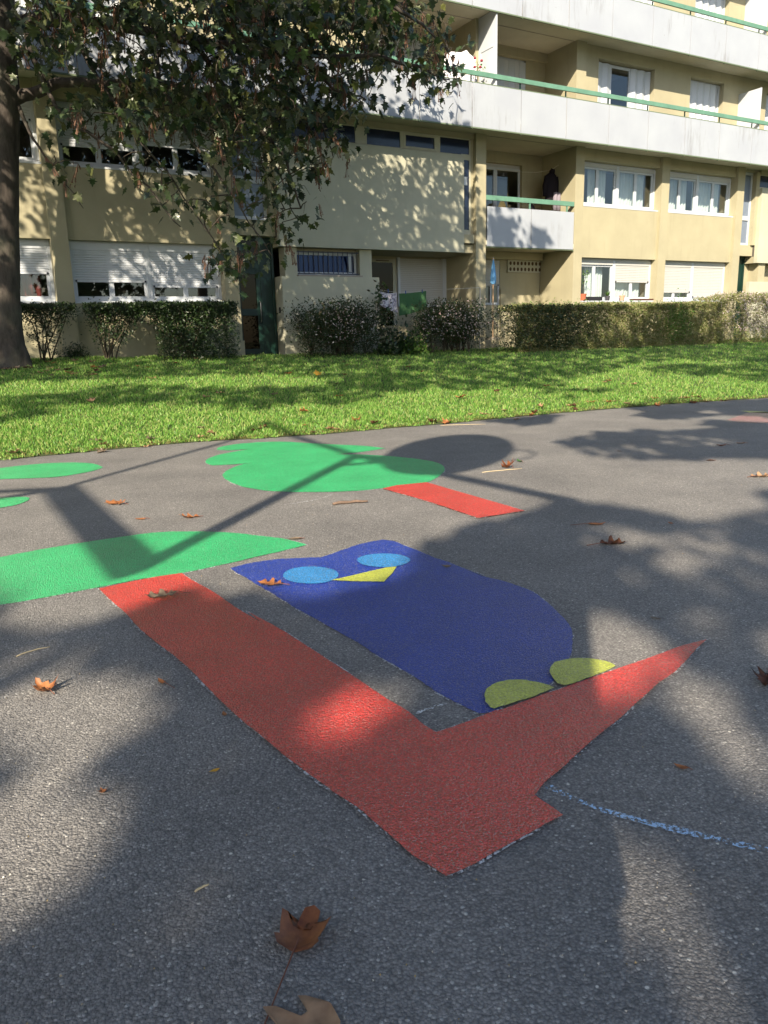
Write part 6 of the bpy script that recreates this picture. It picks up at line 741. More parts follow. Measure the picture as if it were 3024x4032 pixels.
h1 = abelia(7.35, 9.75, 1.88, 15000, 330, 'dense dark flowering shrub in front of the low cream wall', False)
h2 = abelia(10.15, 13.3, 1.86, 15000, 650, 'loose flowering shrub with bare lower stems below the green towel', True)
sh = bush('tall_shoot', 9, 10, 'tall leafy shoot sticking up beside the low wall corner', 'plant')
mb = MB(); mb.tube([(9.6, -.8, .9), (9.55, -.8, 1.7), (9.5, -.8, 2.42)], [.012, .009, .004], 5); mb.build('stem', STEM, sh)
scat_local(sh, 'foliage', [(9.55+random.gauss(0, .10), -.8+random.gauss(0, .08), z) for z in np.linspace(1.6, 2.45, 70)], .13, ABEL)
fp = bush('fern_clump', 9.6, 10.6, 'dark green leafy clump growing between the two flowering shrubs', 'plant')
scat_local(fp, 'foliage', [(random.gauss(9.75, .3), -1.25+random.gauss(0, .15), base_z(9.8)+abs(random.gauss(0, .28))) for _ in range(700)], .12, PRIVET)
scat_local(fp, 'foliage', [(random.gauss(10.2, .2), -1.3+random.gauss(0, .12), base_z(9.8)+abs(random.gauss(0, .2))) for _ in range(900)], .07, GRN)
# three clipped shrubs with bare legs at the left
def clipped(label, base, s0, s1, zt, zlow, nstem, ntop, nlow, dense=0.):
    h = bush('clipped_shrub', s0, s1, label, 'shrub', 'clipped shrubs under the left windows'); st_ = MB(); z0 = base_z(base)-.05; P = []
    for k in range(nstem):
        tx = s0+(s1-s0)*(k+.5)/nstem+random.gauss(0, .06); b = base+random.gauss(0, .07); tt = -.85+random.gauss(0, .1)
        p1 = (b+(tx-b)*.25, tt, z0+.3); p2 = (b+(tx-b)*.72+random.gauss(0, .03), tt, z0+.75); p3 = (tx, tt, zt-.1)
        st_.tube([(b, -.85, z0), p1, p2, p3], [.018, .014, .010, .006], 5)
        for q in range(3):
            st_.tube([p2, (p2[0]+random.gauss(0, .14), p2[1]+random.gauss(0, .1), zt-.28), (p2[0]+random.gauss(0, .2), p2[1]+random.gauss(0, .15), zt-.08)], [.008, .005, .003], 4, caps=False)
        for _ in range(nlow//nstem):
            f = random.random()**.6; q_ = [p1[i]+(p3[i]-p1[i])*f for i in range(3)]; P.append((q_[0]+random.gauss(0, .10), q_[1]+random.gauss(0, .1), q_[2]+random.gauss(0, .09)))
    st_.build('stems', STEM, h)
    for _ in range(ntop):
        s = random.uniform(s0-.06, s1+.06); z = zt-abs(random.gauss(0, zlow)); P.append((s, random.uniform(-1.2, -.5), z+.02*noise.noise((s*5, 0, 0))))
    for _ in range(int(dense)):
        s = random.uniform(s0+.35, s1+.05); P.append((s, random.uniform(-1.25, -.6), random.uniform(z0, zt)))
    scat_local(h, 'foliage', P, .055, PRIVET); return h
clipped('small clipped shrub with thin bare stems beside the tree trunk', 1.85, 1.45, 2.45, 1.95, .10, 7, 1900, 900)
clipped('middle clipped shrub with splayed bare stems below the left window', 3.05, 2.75, 3.85, 1.95, .11, 10, 3400, 1900)
clipped('largest clipped shrub, dense to the ground beside the entrance door', 4.75, 3.75, 5.75, 1.97, .14, 16, 7000, 3600, 8000)
lb = bush('low_bush', 2.2, 2.8, 'low dark bush at the foot of the left pilaster', 'bush')
scat_local(lb, 'foliage', [(2.5+random.gauss(0, .13), -.3+random.gauss(0, .08), .88+abs(random.gauss(0, .13))) for _ in range(700)], .05, PRIVET)

# ------------------------------------------------------------------ things on the building
def cloth(par_name, label, cat, pts_top, drop, t, m, n=24, fold=.02, sag=.03, tail=None):
    """hanging cloth: from (s,z) to (s,z) along the line"""
    o = None; mb = MB(); (sa, za), (sb, zb) = pts_top; rows = 10
    for j in range(rows+1):
        for i in range(n+1):
            f = i/n; s = sa+(sb-sa)*f; z = za+(zb-za)*f-sag*math.sin(PI*f); g_ = j/rows; d = drop(f) if callable(drop) else drop
            mb.v.append((s+.01*math.sin(g_*4+f*9), t+fold*g_*math.sin(f*17)+fold*.5*math.sin(f*41)*g_, z-d*g_))
    for j in range(rows):
        for i in range(n): a = j*(n+1)+i; mb.f.append((a, a+1, a+n+2, a+n+1)); mb.m.append(0)
    o = mb.build(par_name, m, None, True, loc=W(0, 0), rot=(0, 0, FANG)); return tag(o, label, cat)
TOWG = simple('green towel cloth', (.055, .13, .06), .95, .1, var=.1, scale=40, bump=.002, bscale=200)
m_ = simple('patterned cloth', (.55, .53, .60), .9, .1); t_ = m_.node_tree; tcx = nd(t_, 'ShaderNodeTexCoord'); vx = nd(t_, 'ShaderNodeTexNoise', i2=22., i3=2.); t_.links.new(tcx.outputs['Object'], vx.inputs[0])
t_.links.new(ramp(t_, vx.outputs[0], [(.45, (.58, .56, .62)), (.56, (.25, .23, .30))]), t_.nodes['Principled BSDF'].inputs['Base Color'])
cloth('hanging_cloth', 'white patterned cloth hung on the line beside the low wall', 'laundry', ((9.82, 2.25), (10.3, 2.22)), lambda f: .33+.16*f, -.35, m_)
cloth('hanging_towel', 'plain green towel pegged on the washing line', 'towel', ((10.36, 2.20), (11.18, 2.27)), lambda f: .55-.1*f, -.35, TOWG, sag=.015)
wl = empty('washing_line', W(0, 0), FANG, 'thin washing line strung behind the flowering shrubs with blue pegs', 'washing line')
MB().tube([(9.7, -.35, 2.30), (10.3, -.35, 2.225), (10.8, -.35, 2.235), (11.3, -.35, 2.29), (12.9, -.35, 2.36)], .004, 5).build('line', simple('line cord', (.5, .5, .5)), wl)
for s in (9.7, 12.9): MB().tube([(s, -.35, .6), (s, -.35, 2.37)], .014, 6).build('post', METALG, wl)
for s, z in ((10.05, 2.25), (10.56, 2.22), (11.06, 2.25)): MB().box(s-.006, s+.006, -.365, -.335, z-.03, z+.05).build('peg', simple('blue peg', (.03, .09, .35)), wl)
# closed parasol in the ground loggia
pr = empty('closed_parasol', W(13.84, .3, 1.0), FANG, 'closed pale blue parasol standing beside the loggia pillar', 'parasol')
mb = MB()
mb.v = []
for i, (z, r) in enumerate([(1.50, .045), (1.55, .085), (1.72, .08), (1.95, .05), (2.1, .025), (2.22, .008)]):
    for k in range(16): a = 2*PI*k/16; rr = r*(1+.25*math.sin(a*4+z)); mb.v.append((rr*math.cos(a), rr*.8*math.sin(a), z))
mb.f = [(i*16+k, i*16+(k+1) % 16, (i+1)*16+(k+1) % 16, (i+1)*16+k) for i in range(5) for k in range(16)]; mb.m = [0]*80
mb.build('canopy', simple('blue parasol cloth', (.17, .42, .75), .8, .2, var=.12), pr, True)
MB().tube([(0, 0, 0), (0, 0, 2.2)], .016, 8).build('pole', simple('parasol pole', (.30, .20, .12)), pr)
MB().box(-.15, .15, -.15, .15, -.02, .04).build('base', SILL, pr)
# jacket on the loggia line
jk = empty('hanging_jacket', W(16.28, .75, 0), FANG, 'dark hooded jacket hung on the line in the loggia', 'jacket')
JM = simple('dark jacket cloth', (.018, .015, .02), .9, .1); GM = simple('grey cloth', (.22, .20, .24), .9, .1)
mb = MB(); prof = [(5.70, .05, .05), (5.66, .10, .06), (5.60, .19, .08), (5.45, .21, .10), (5.2, .20, .10), (5.0, .20, .09), (4.86, .21, .09)]
for z, rx, ry in prof:
    for k in range(14): a = 2*PI*k/14; mb.v.append((rx*math.cos(a)*(1+.06*math.sin(3*a+z*9)), ry*math.sin(a), z))
mb.f = [(i*14+(k+1) % 14, i*14+k, (i+1)*14+k, (i+1)*14+(k+1) % 14) for i in range(6) for k in range(14)]; mb.m = [0]*84
mb.build('body', JM, jk, True)
for sg in (-1, 1): MB().tube([(sg*.17, 0, 5.57), (sg*.24, .01, 5.3), (sg*.25, 0, 5.02)], [.07, .062, .05], 8).build('sleeve', JM, jk, True)
MB().tube([(0, -.02, 5.66), (0, -.03, 5.74), (0, 0, 5.79)], [.085, .08, .02], 10).build('hood', JM, jk, True)
gc = empty('hanging_trousers', W(16.40, .62, 0), FANG, 'light grey trousers hanging below the dark jacket', 'laundry')
for dx in (-.06, .06): MB().tube([(dx, 0, 5.12), (dx*1.1, .01, 4.85), (dx*1.1, 0, 4.62)], [.06, .07, .065], 8).build('leg', GM, gc, True)
cl = empty('loggia_line', W(0, 0), FANG, 'sagging cord strung across the first floor loggia', 'clothes line')
MB().tube([(14.6, 1.2, 5.72), (15.3, 1.05, 5.68), (15.9, .95, 5.69), (16.3, .8, 5.76), (16.53, .72, 5.9)], .006, 5).build('cord', simple('pale cord', (.55, .5, .4)), cl)
def chair(label, s, t, z, m, sc=1.):
    c = empty('balcony_chair', W(s, t, z), FANG+.3, label, 'chair'); b = MB(); 
    b.box(-.22, .22, -.2, .22, .42, .45); b.build('seat', m, c, bevel=.01)
    k = MB(); 
    for q in range(7): a = -.22+.44*q/6; zz = .45+.45*math.sqrt(max(0, 1-(a/.27)**2)); k.v += [(a, .2, .45), (a, .26, zz)]
    k.f = [(2*q, 2*q+2, 2*q+3, 2*q+1) for q in range(6)]; k.m = [0]*6; k.build('backrest', m, c)
    for x in (-.2, .2):
        for y in (-.18, .2): MB().tube([(x, y, 0), (x, y, .42)], .014, 6).build('leg', METALB, c)
    return c
chair('dark rounded chair back showing above the small balcony', 15.85, .75, 3.72+.22, simple('dark chair', (.02, .02, .025), .6))
chair('pale yellow chair beside the loggia window', 15.0, 1.05, 3.72+.30, simple('yellow chair', (.62, .48, .22), .6))
# white sheet over a drying rack on the upper balcony, roses beside it
sh = bush('draped_sheet', 12, 13, 'white sheet draped over a drying rack on the upper balcony', 'laundry')
mb = MB(); n = 30
for j in range(9):
    g_ = j/8
    for i in range(n+1):
        f = i/n; s = 11.78+1.0*f; topz = np.interp(f, [0, .08, .25, .55, .72, .8, 1], [7.72, 7.86, 7.97, 7.99, 8.07, 8.0, 7.9])
        mb.v.append((s, -.30-.10*g_+.03*math.sin(f*23)*g_, topz-(topz-6.75)*g_))
mb.f = [(j*(n+1)+i, j*(n+1)+i+1, (j+1)*(n+1)+i+1, (j+1)*(n+1)+i) for j in range(8) for i in range(n)]; mb.m = [0]*(8*n)
mb.build('sheet', simple('white sheet cloth', (.76, .75, .80), .9, .1), sh, True)
rk = MB()
for s in (11.85, 12.7): rk.tube([(s, -.15, 6.41), (s, -.28, 7.9)], .012, 6); rk.tube([(s, -.4, 6.41), (s, -.28, 7.9)], .012, 6)
rk.tube([(11.8, -.28, 7.9), (12.76, -.28, 7.97)], .012, 6); rk.build('rack', METALG, sh)
ro = bush('potted_rose', 12.5, 12.8, 'potted rose with dark red flowers behind the upper rail', 'plant')
mb = MB(); mb.lathe([(.001, 6.42), (.09, 6.42), (.12, 6.68), (.10, 6.68), (.001, 6.64)], (12.6, -.58, 0), 14); mb.build('pot', simple('terracotta', (.40, .13, .06), .8, var=.12), ro)
mb = MB()
for q in range(6): mb.tube([(12.6, -.58, 6.6), (12.6+random.gauss(0, .06), -.58, 7.1), (12.6+random.gauss(0, .12), -.58+random.gauss(0, .04), 7.75)], [.008, .006, .003], 4)
mb.build('stems', STEM, ro); scat_local(ro, 'foliage', [(12.6+random.gauss(0, .11), -.58+random.gauss(0, .05), random.uniform(6.9, 7.75)) for _ in range(80)], .06, GRN)
for s, z in ((12.53, 7.80), (12.74, 7.77), (12.53, 7.60), (12.70, 7.62)):
    mb = MB(); mb.lathe([(.001, -.03), (.03, -.015), (.035, .01), (.022, .03), (.001, .034)], (s, -.6, z), 10); mb.build('flower', simple('dark red petals', (.25, .01, .03), .7), ro, True)
# pots on the ground floor window sill (z 2.04)
TERR = simple('terracotta pot', (.42, .12, .06), .8, var=.12)
def pot(s, r, h, label, m, cat='plant', taper=.78, name='potted_plant'):
    o = empty(name, W(s, .14, 2.045), FANG, label, cat); mb = MB(); mb.lathe([(.001, 0), (r*taper, 0), (r, h*.85), (r*1.08, h*.85), (r*1.08, h), (r*.9, h), (r*.88, h*.9), (.001, h*.9)], (0, 0, 0), 16); mb.build('pot', m, o); return o
o = pot(17.08, .105, .19, 'terracotta pot with one tall thin plant on the window sill', TERR)
mb = MB(); mb.tube([(0, 0, .15), (.03, 0, .45), (.07, 0, .62), (.12, 0, .8)], [.008, .007, .006, .003], 5); mb.build('stem', STEM, o)
scat_local(o, 'foliage', [(.10+random.gauss(0, .06), random.gauss(0, .04), .76+random.gauss(0, .05)) for _ in range(40)]+[(.05+random.gauss(0, .08), 0, random.uniform(.35, .7)) for _ in range(16)], .06, GRN)
o = empty('plastic_planter', W(17.55, .14, 2.045), FANG, 'low black plastic planter on the window sill', 'planter'); mb = MB()
mb.box(-.28, .28, -.06, .06, 0, .012); mb.box(-.28, .28, -.06, -.05, .012, .11); mb.box(-.28, .28, .05, .06, .012, .11); mb.box(-.28, -.27, -.05, .05, .012, .11); mb.box(.27, .28, -.05, .05, .012, .11); mb.build('trough', simple('black plastic', (.02, .02, .022), .5), o)
MB().box(-.265, .265, -.048, .048, .02, .085).build('soil', simple('potting soil', (.04, .03, .02), 1.), o)
o = pot(18.1, .075, .13, 'small dark pot with a spiky green grass plant on the sill', simple('dark pot', (.05, .05, .06), .5))
mb = MB()
for q in range(60):
    a = random.uniform(0, 2*PI); r = random.uniform(.08, .22); mb.add([(0.012*math.cos(a+1.5), .012*math.sin(a+1.5), .12), (-.012*math.cos(a+1.5), -.012*math.sin(a+1.5), .12), (r*math.cos(a), r*.7*math.sin(a), random.uniform(.2, .33))], [(0, 1, 2)])
mb.build('leaves', GRN, o)
o = pot(18.72, .08, .15, 'pale small pot with a dry twig on the sill', simple('pale terracotta', (.55, .30, .20), .8)); mb = MB(); mb.tube([(0, 0, .12), (.06, 0, .26), (.16, 0, .38)], [.007, .005, .002], 5); mb.build('twig', STEM, o)
o = empty('window_tray', W(19.6, .14, 2.045), FANG, 'long brown tray along the right half of the window sill', 'tray'); mb = MB(); mb.box(-.5, .5, -.05, .05, 0, .012); mb.box(-.5, .5, -.05, -.04, .012, .05); mb.box(-.5, .5, .04, .05, .012, .05); mb.build('trough', simple('brown plastic', (.09, .035, .02), .6), o)
o = empty('paper_note', W(12.78, .135, 5.0), FANG, 'white paper sheet stuck inside the tall dark stair window', 'paper'); MB().box(-.05, .05, .0, .003, 0, .21).build('sheet', PVC, o)
o = empty('door_intercom', W(7.345, .2, 1.77), FANG, 'small black intercom box on the wall beside the entrance door', 'intercom'); MB().box(-.025, .0, -.03, .03, 0, .13).build('case', simple('black case', (.01, .01, .012), .4), o, bevel=.004)
MB().box(-.028, -.025, -.018, .018, .03, .05).build('button', METALG, o)
# ------------------------------------------------------------------ painted figures on the path
def smooth_poly(pts, step=.016, jit=.005, seed=0, sharp=42):
    n = len(pts); P2 = [Vector((p[0], p[1])) for p in pts]; tan = []
    for i in range(n):
        a, b, c = P2[i-1], P2[i], P2[(i+1) % n]; u, v = b-a, c-b
        ang = math.degrees(u.angle(v)) if u.length > 1e-6 and v.length > 1e-6 else 0
        tan.append((c-a)*.5 if ang < sharp else None)
    out = []
    for i in range(n):
        p, q = P2[i], P2[(i+1) % n]; L = (q-p).length; k = max(1, int(L/step)); t0, t1 = tan[i], tan[(i+1) % n]
        for j in range(k):
            f = j/k
            if t0 is None and t1 is None: r = p.lerp(q, f)
            else:
                a = t0 if t0 is not None else (q-p); b = t1 if t1 is not None else (q-p)
                a = a*min(1, L/max(a.length, 1e-6)); b = b*min(1, L/max(b.length, 1e-6))
                r = p*(2*f**3-3*f**2+1)+a*(f**3-2*f**2+f)+q*(-2*f**3+3*f**2)+b*(f**3-f**2)
            o_ = Vector((noise.noise((r.x*38, r.y*38, seed)), noise.noise((r.x*38, r.y*38, seed+9))))*jit+Vector((noise.noise((r.x*9, r.y*9, seed)), noise.noise((r.x*9, r.y*9, seed+5))))*jit*1.3
            out.append(r+o_)
    return out
CHALK = chalk_mat('white chalk', (.60, .62, .64), .55, 80)
def painted(name, key, m, z, parent, seed=0, outline=True, label=None):
    st_ = key in ('trunk1', 'trunk2', 'owl_beak'); pts = smooth_poly(PAINT[key], seed=seed, jit=.0018 if st_ else .0042, sharp=4 if st_ else 42); bm = bmesh.new(); vs = [bm.verts.new((p.x, p.y, z)) for p in pts]; f = bm.faces.new(vs)
    bm.normal_update()
    if f.normal.z < 0: f.normal_flip()
    bmesh.ops.triangulate(bm, faces=[f], ngon_method='EAR_CLIP'); me = bpy.data.meshes.new(name); bm.to_mesh(me); bm.free(); me.materials.append(m)
    o = link(name, me, parent)
    if label: o['label'] = label
    if outline:
        mb = MB(); n = len(pts); A = sum(pts[i].x*pts[(i+1) % n].y-pts[(i+1) % n].x*pts[i].y for i in range(n)); sg = 1 if A > 0 else -1
        for i, p in enumerate(pts):
            d = pts[(i+2) % n]-pts[i-2]; d = d.normalized() if d.length > 1e-6 else Vector((1, 0)); nn = Vector((d.y, -d.x))*sg; wd = .006+.007*noise.noise((p.x*6, p.y*6, 3))
            mb.v += [(p.x+nn.x*(-.004), p.y+nn.y*(-.004), z-.0018), (p.x+nn.x*wd, p.y+nn.y*wd, z-.0018)]
        mb.f = [((2*i), (2*i+1), (2*((i+1) % n)+1), (2*((i+1) % n))) for i in range(n)]; mb.m = [0]*n
        mb.build('chalk_outline', CHALK, parent)
    return o
P_GREEN = paint_mat('green ground paint', (.028, .52, .19)); P_RED = paint_mat('red ground paint', (.64, .042, .036)); P_BLUE = paint_mat('navy ground paint', (.007, .042, .37), coat=.18)
P_CYAN = paint_mat('light blue ground paint', (.025, .28, .70)); P_YEL = paint_mat('yellow ground paint', (.52, .58, .075)); P_PINK = paint_mat('dull pink ground paint', (.32, .15, .17)); P_LIME = paint_mat('lime ground paint', (.45, .50, .12))
tn = empty('painted_tree', (-.9, 3.2, 0), 0, 'near painted tree with red trunk and branch and a wide green crown', 'painted figure', 'figures painted on the path')
ow = empty('painted_owl', (.3, 2.8, 0), 0, 'dark blue painted owl with light blue eyes and yellow feet on the red branch', 'painted figure', 'figures painted on the path')
tf_ = empty('painted_tree', (.0, 6.8, 0), 0, 'far painted tree with cloud shaped green crown and short red trunk', 'painted figure', 'figures painted on the path')
for e_ in (tn, ow, tf_): pass
def off(e_): return -e_.location.x, -e_.location.y
for e_, items in ((tn, [('crown', 'crown1', P_GREEN, .004, True), ('trunk', 'trunk1', P_RED, .008, True)]),
                  (ow, [('body', 'owl_body', P_BLUE, .004, True), ('eye', 'owl_eye1', P_CYAN, .008, False), ('eye', 'owl_eye2', P_CYAN, .008, False), ('beak', 'owl_beak', P_YEL, .0085, False), ('foot', 'owl_foot1', P_YEL, .0105, False), ('foot', 'owl_foot2', P_YEL, .0105, False)]),
                  (tf_, [('crown', 'crown2', P_GREEN, .004, True), ('trunk', 'trunk2', P_RED, .008, True)])):
    ox, oy = off(e_)
    for nm, key, m, z, ol in items:
        o = painted(nm, key, m, z, e_, seed=len(key), outline=ol)
        for c in [c for c in e_.children if 'moved' not in c]: c.location = (ox, oy, 0); c['moved'] = 1
for o in bpy.data.objects:
    if 'moved' in o: del o['moved']
for key, m, lab in (('lobe3', P_GREEN, 'long green painted leaf shape at the left by the lawn'), ('lobe4', P_GREEN, 'small pointed green painted leaf tip at the left edge'), ('pink', P_PINK, 'faded pink painted patch at the far right of the path'), ('sliver', P_LIME, 'thin lime painted stripe behind the pink patch')):
    e_ = empty('painted_shape', (PAINT[key][0][0], PAINT[key][0][1], 0), 0, lab, 'painted figure', 'figures painted on the path'); o = painted('paint', key, m, .004, e_, 3)
    for c in e_.children: c.location = (-e_.location.x, -e_.location.y, 0)
def chalk_line(key, wd, m, label):
    pts = [Vector((p[0], p[1])) for p in PAINT[key]]; Q = []
    for a, b in zip(pts, pts[1:]):
        k = max(1, int((b-a).length/.02)); Q += [a.lerp(b, j/k) for j in range(k)]
    mb = MB()
    for i, p in enumerate(Q):
        d = (Q[min(i+1, len(Q)-1)]-Q[max(i-1, 0)]).normalized(); nn = Vector((-d.y, d.x)); w_ = wd*(1+.4*noise.noise((p.x*9, p.y*9, 1)))
        p = p+nn*.004*noise.noise((p.x*14, p.y*14, 6)); mb.v += [(p.x+nn.x*w_, p.y+nn.y*w_, .0035), (p.x-nn.x*w_, p.y-nn.y*w_, .0035)]
    mb.f = [(2*i, 2*i+1, 2*i+3, 2*i+2) for i in range(len(Q)-1)]; mb.m = [0]*len(mb.f); tag(mb.build('chalk_line', m), label, 'chalk line')
chalk_line('chalk', .012, chalk_mat('pale blue chalk', (.42, .60, .82), .50, 105), 'broken pale blue chalk line running right from the red branch')
chalk_line('chalk2', .007, CHALK, 'faint white chalk arc under the far painted tree')
chalk_line('chalk3', .008, CHALK, 'short faint chalk stroke between red trunk and blue owl')

# ------------------------------------------------------------------ fallen leaves and twigs
def fl_mat(name, c0, c1):
    m, t, b, o = new_mat(name); b.inputs['Roughness'].default_value = .55; tc = nd(t, 'ShaderNodeTexCoord'); n = nd(t, 'ShaderNodeTexNoise', i2=28., i3=4.); t.links.new(tc.outputs['Object'], n.inputs[0])
    c = ramp(t, n.outputs[0], [(.3, c0), (.7, c1)]); t.links.new(c, b.inputs['Base Color']); tl = nd(t, 'ShaderNodeBsdfTranslucent'); t.links.new(c, tl.inputs[0]); mx = nd(t, 'ShaderNodeMixShader', i0=.15)
    t.links.new(b.outputs[0], mx.inputs[1]); t.links.new(tl.outputs[0], mx.inputs[2]); t.links.new(mx.outputs[0], o.inputs[0]); return m
FL = dict(brown=fl_mat('brown leaf', (.13, .035, .018), (.38, .14, .05)), tan=fl_mat('tan leaf', (.28, .16, .09), (.46, .29, .17)), orange=fl_mat('orange leaf', (.26, .085, .03), (.44, .19, .07)), dark=fl_mat('dark brown leaf', (.035, .014, .008), (.13, .05, .022)), grey=fl_mat('grey brown leaf', (.13, .10, .07), (.22, .17, .12)), yellow=fl_mat('yellow leaf', (.60, .30, .03), (.75, .45, .06)), green=fl_mat('green leaf', (.05, .16, .03), (.10, .24, .05)))
STEMB = simple('leaf stem', (.16, .06, .035), .7)
def fallen(p, z, size, rot, shape, mat, label, cx=1.2, cy=.5, crump=.04, stem=.35, group=None, roll=0., tiltx=0., wmul=1.):
    V = []; F = []; half = shape; cols = 5; sd = random.random()*50
    rows = []
    ys = [h_[1] for h_ in half]
    for (x, y) in half:
        row = []
        for k in range(-cols, cols+1):
            xx = x*wmul*k/cols; zz = cx*xx*xx+cy*(y-.45)**2+crump*noise.noise((xx*5+sd, y*5, sd))*1.6+crump*.5*noise.noise((xx*13, y*13+sd, 1))
            if roll: a = xx*roll; xx, zz = (math.sin(a)/roll, zz*.3+(1-math.cos(a))/roll)
            row.append(len(V)); V.append(Vector((xx, y, zz)))
        rows.append(row)
    for r0, r1 in zip(rows, rows[1:]):
        for k in range(len(r0)-1): F.append((r0[k], r0[k+1], r1[k+1], r1[k]))
    if tiltx: V = [Matrix.Rotation(tiltx, 3, 'X') @ v for v in V]
    zmin = min(v.z for v in V); V = [(v.x*size, v.y*size, (v.z-zmin)*size) for v in V]; me = bpy.data.meshes.new('fallen_leaf'); me.from_pydata(V, [], F); me.materials.append(FL[mat]); me.polygons.foreach_set('use_smooth', [True]*len(F))
    o = link('fallen_leaf', me, None, (p[0], p[1], z+.0015), (0, 0, rot)); tag(o, label, 'fallen leaf', group)
    if stem:
        b = V[cols]; q = Vector(b); s2 = stem*size; MB().tube([q+Vector((0, .25*size, .003)), q, q+Vector((.02*size, -s2*.5, (-q.z+.003)*.6)), q+Vector((.05*size, -s2, -q.z+.003))], [.0012+.004*size, .0012+.005*size, .001+.005*size, .001+.007*size], 5).build('stem', STEMB, o)
    return o
GA = 'fallen leaves on the path'; L_ = LEAFPOS
MAPLE3 = [(.05, -.04), (.30, .0), (.40, .12), (.34, .22), (.40, .40), (.46, .62), (.36, .66), (.22, .50), (.16, .52), (.16, .72), (.14, .9), (0, .98)]
fallen(L_['big'], 0, .125, -.25, MAPLE3, 'brown', 'large curled reddish brown leaf with long stem at the bottom of the photo', 2.0, 1.1, .10, 1.35, GA, roll=1.3)
fallen(L_['cut'], 0, .17, 2.4, OAK, 'tan', 'flat tan lobed leaf cut off by the bottom edge', .2, .1, .03, 0, GA, wmul=1.3)
fallen(L_['onred'], .012, .16, 1.75, OAK, 'grey', 'grey brown oak leaf lying on the red painted trunk', .7, .35, .05, .4, GA)
fallen(L_['onowl'], .01, .125, 1.3, OAK, 'orange', 'orange oak leaf lying under the left painted owl eye', .5, .3, .04, .35, GA, wmul=1.2)
fallen(L_['left'], 0, .095, .9, MAPLE, 'orange', 'orange pointed leaf casting a dark shadow on the left asphalt', 1.5, .9, .08, .2, GA, tiltx=.25)
fallen(L_['dark'], 0, .165, -1.45, OAK, 'dark', 'dark brown rolled up leaf with stem, right of the blue owl', 1.0, .4, .07, .5, GA, roll=3.2)
fallen(L_['mid'], 0, .14, 1.9, OAK, 'orange', 'orange leaf between the two green painted crowns', 1.0, .5, .05, .2, GA, tiltx=.12)
fallen(L_['mid2'], 0, .17, 1.2, OAK, 'orange', 'orange lobed leaf on the sunny asphalt left of the shadow bar', .4, .3, .06, .2, GA, wmul=1.2)
fallen(L_['right'], 0, .19, -1.5, OAK, 'tan', 'pale tan folded leaf near the right edge of the path', 1.3, .5, .06, .2, GA, roll=1.6)
fallen(L_['shadow'], 0, .13, .6, MAPLE, 'brown', 'brown leaf at the rim of the round disc shadow', 1.8, 1., .08, .2, GA)
fallen(L_['small1'], 0, .042, 1.0, OVAL, 'orange', 'small orange leaf below the tip of the red branch', 1.5, .5, .05, .2, GA)
fallen(L_['thin'], 0, .12, -1.55, OVAL, 'orange', 'narrow pinkish leaf with long stem near the dark post shadow', 1.5, .5, .05, .9, GA)
fallen(L_['edge'], 0, .09, 2.6, MAPLE, 'dark', 'reddish leaf with pointed stem cut by the right edge', 1.4, .6, .08, .9, GA)
fallen(L_['spot'], 0, .03, .6, MAPLE, 'orange', 'tiny orange leaf scrap on the sunny lower left asphalt', 1.5, .6, .05, 0, GA)
fallen(L_['tiny2'], 0, .05, .8, OVAL, 'orange', 'tiny orange leaf with long straw stem left of the red trunk', 1.4, .6, .05, 1.2, GA)
fallen(L_['tiny1'], 0, .035, .4, OVAL, 'orange', 'tiny flat orange leaf by the left side of the red trunk', .8, .4, .05, 0, GA)
fallen(L_['curl'], 0, .10, 1.7, OVAL, 'grey', 'small curled grey brown leaf by the tip of the green crown', 2, .8, .08, .1, GA, roll=3.)
fallen(L_['owl2'], .006, .06, 1.2, OVAL, 'grey', 'tiny brown leaf on the upper right of the blue owl', 2, .6, .05, 0, GA)
fallen(L_['tiny3'], 0, .035, 2.2, OVAL, 'yellow', 'tiny pale yellow leaf on the asphalt below the red trunk', .5, .4, .04, 0, GA)
fallen(L_['t4'], 0, .09, 1.5, OVAL, 'orange', 'narrow orange leaf left of the mid path oak leaf', .6, .3, .04, .2, GA)
fallen((L_['shadow'][0]+.16, L_['shadow'][1]+.3), 0, .10, .3, OVAL, 'green', 'small fresh green leaf at the right rim of the disc shadow', 1., .6, .05, .2, GA)
fallen(L_['t8'], 0, .05, 1.3, OVAL, 'grey', 'tiny pale leaf in the sun patch right of the owl', .6, .4, .05, 0, GA)
fallen(L_['t9'], 0, .06, 1.3, OVAL, 'dark', 'tiny dark leaf scrap far along the path', .6, .4, .05, 0, GA)
fallen(L_['t12'], 0, .09, 1.5, OVAL, 'dark', 'small dark pod on the right far asphalt', 1.6, .6, .05, .1, GA, roll=3)
fallen(L_['t10'], 0, .12, 1.5, OVAL, 'brown', 'thin brown leaf at the far right of the path', 1., .6, .05, .3, GA)
fallen(L_['t11'], 0, .10, 1.4, OVAL, 'tan', 'pale thin leaf beside the far right pink patch', 1., .6, .05, .3, GA)
fallen(L_['r2'], 0, .05, .4, OVAL, 'orange', 'tiny orange leaf in the right part of the path', 1., .6, .05, 0, GA)
def kindlab(where):
    sh_ = random.choice(('oak', 'oak', 'maple')); m_ = random.choice(('brown', 'tan', 'tan', 'grey', 'dark', 'orange'))
    return (OAK if sh_ == 'oak' else MAPLE), m_, 'dry %s %s leaf %s' % ({'dark': 'dark brown', 'grey': 'grey brown'}.get(m_, m_), sh_, where)
GL = 'fallen leaves scattered along the lawn edge'; edge_leaves = []
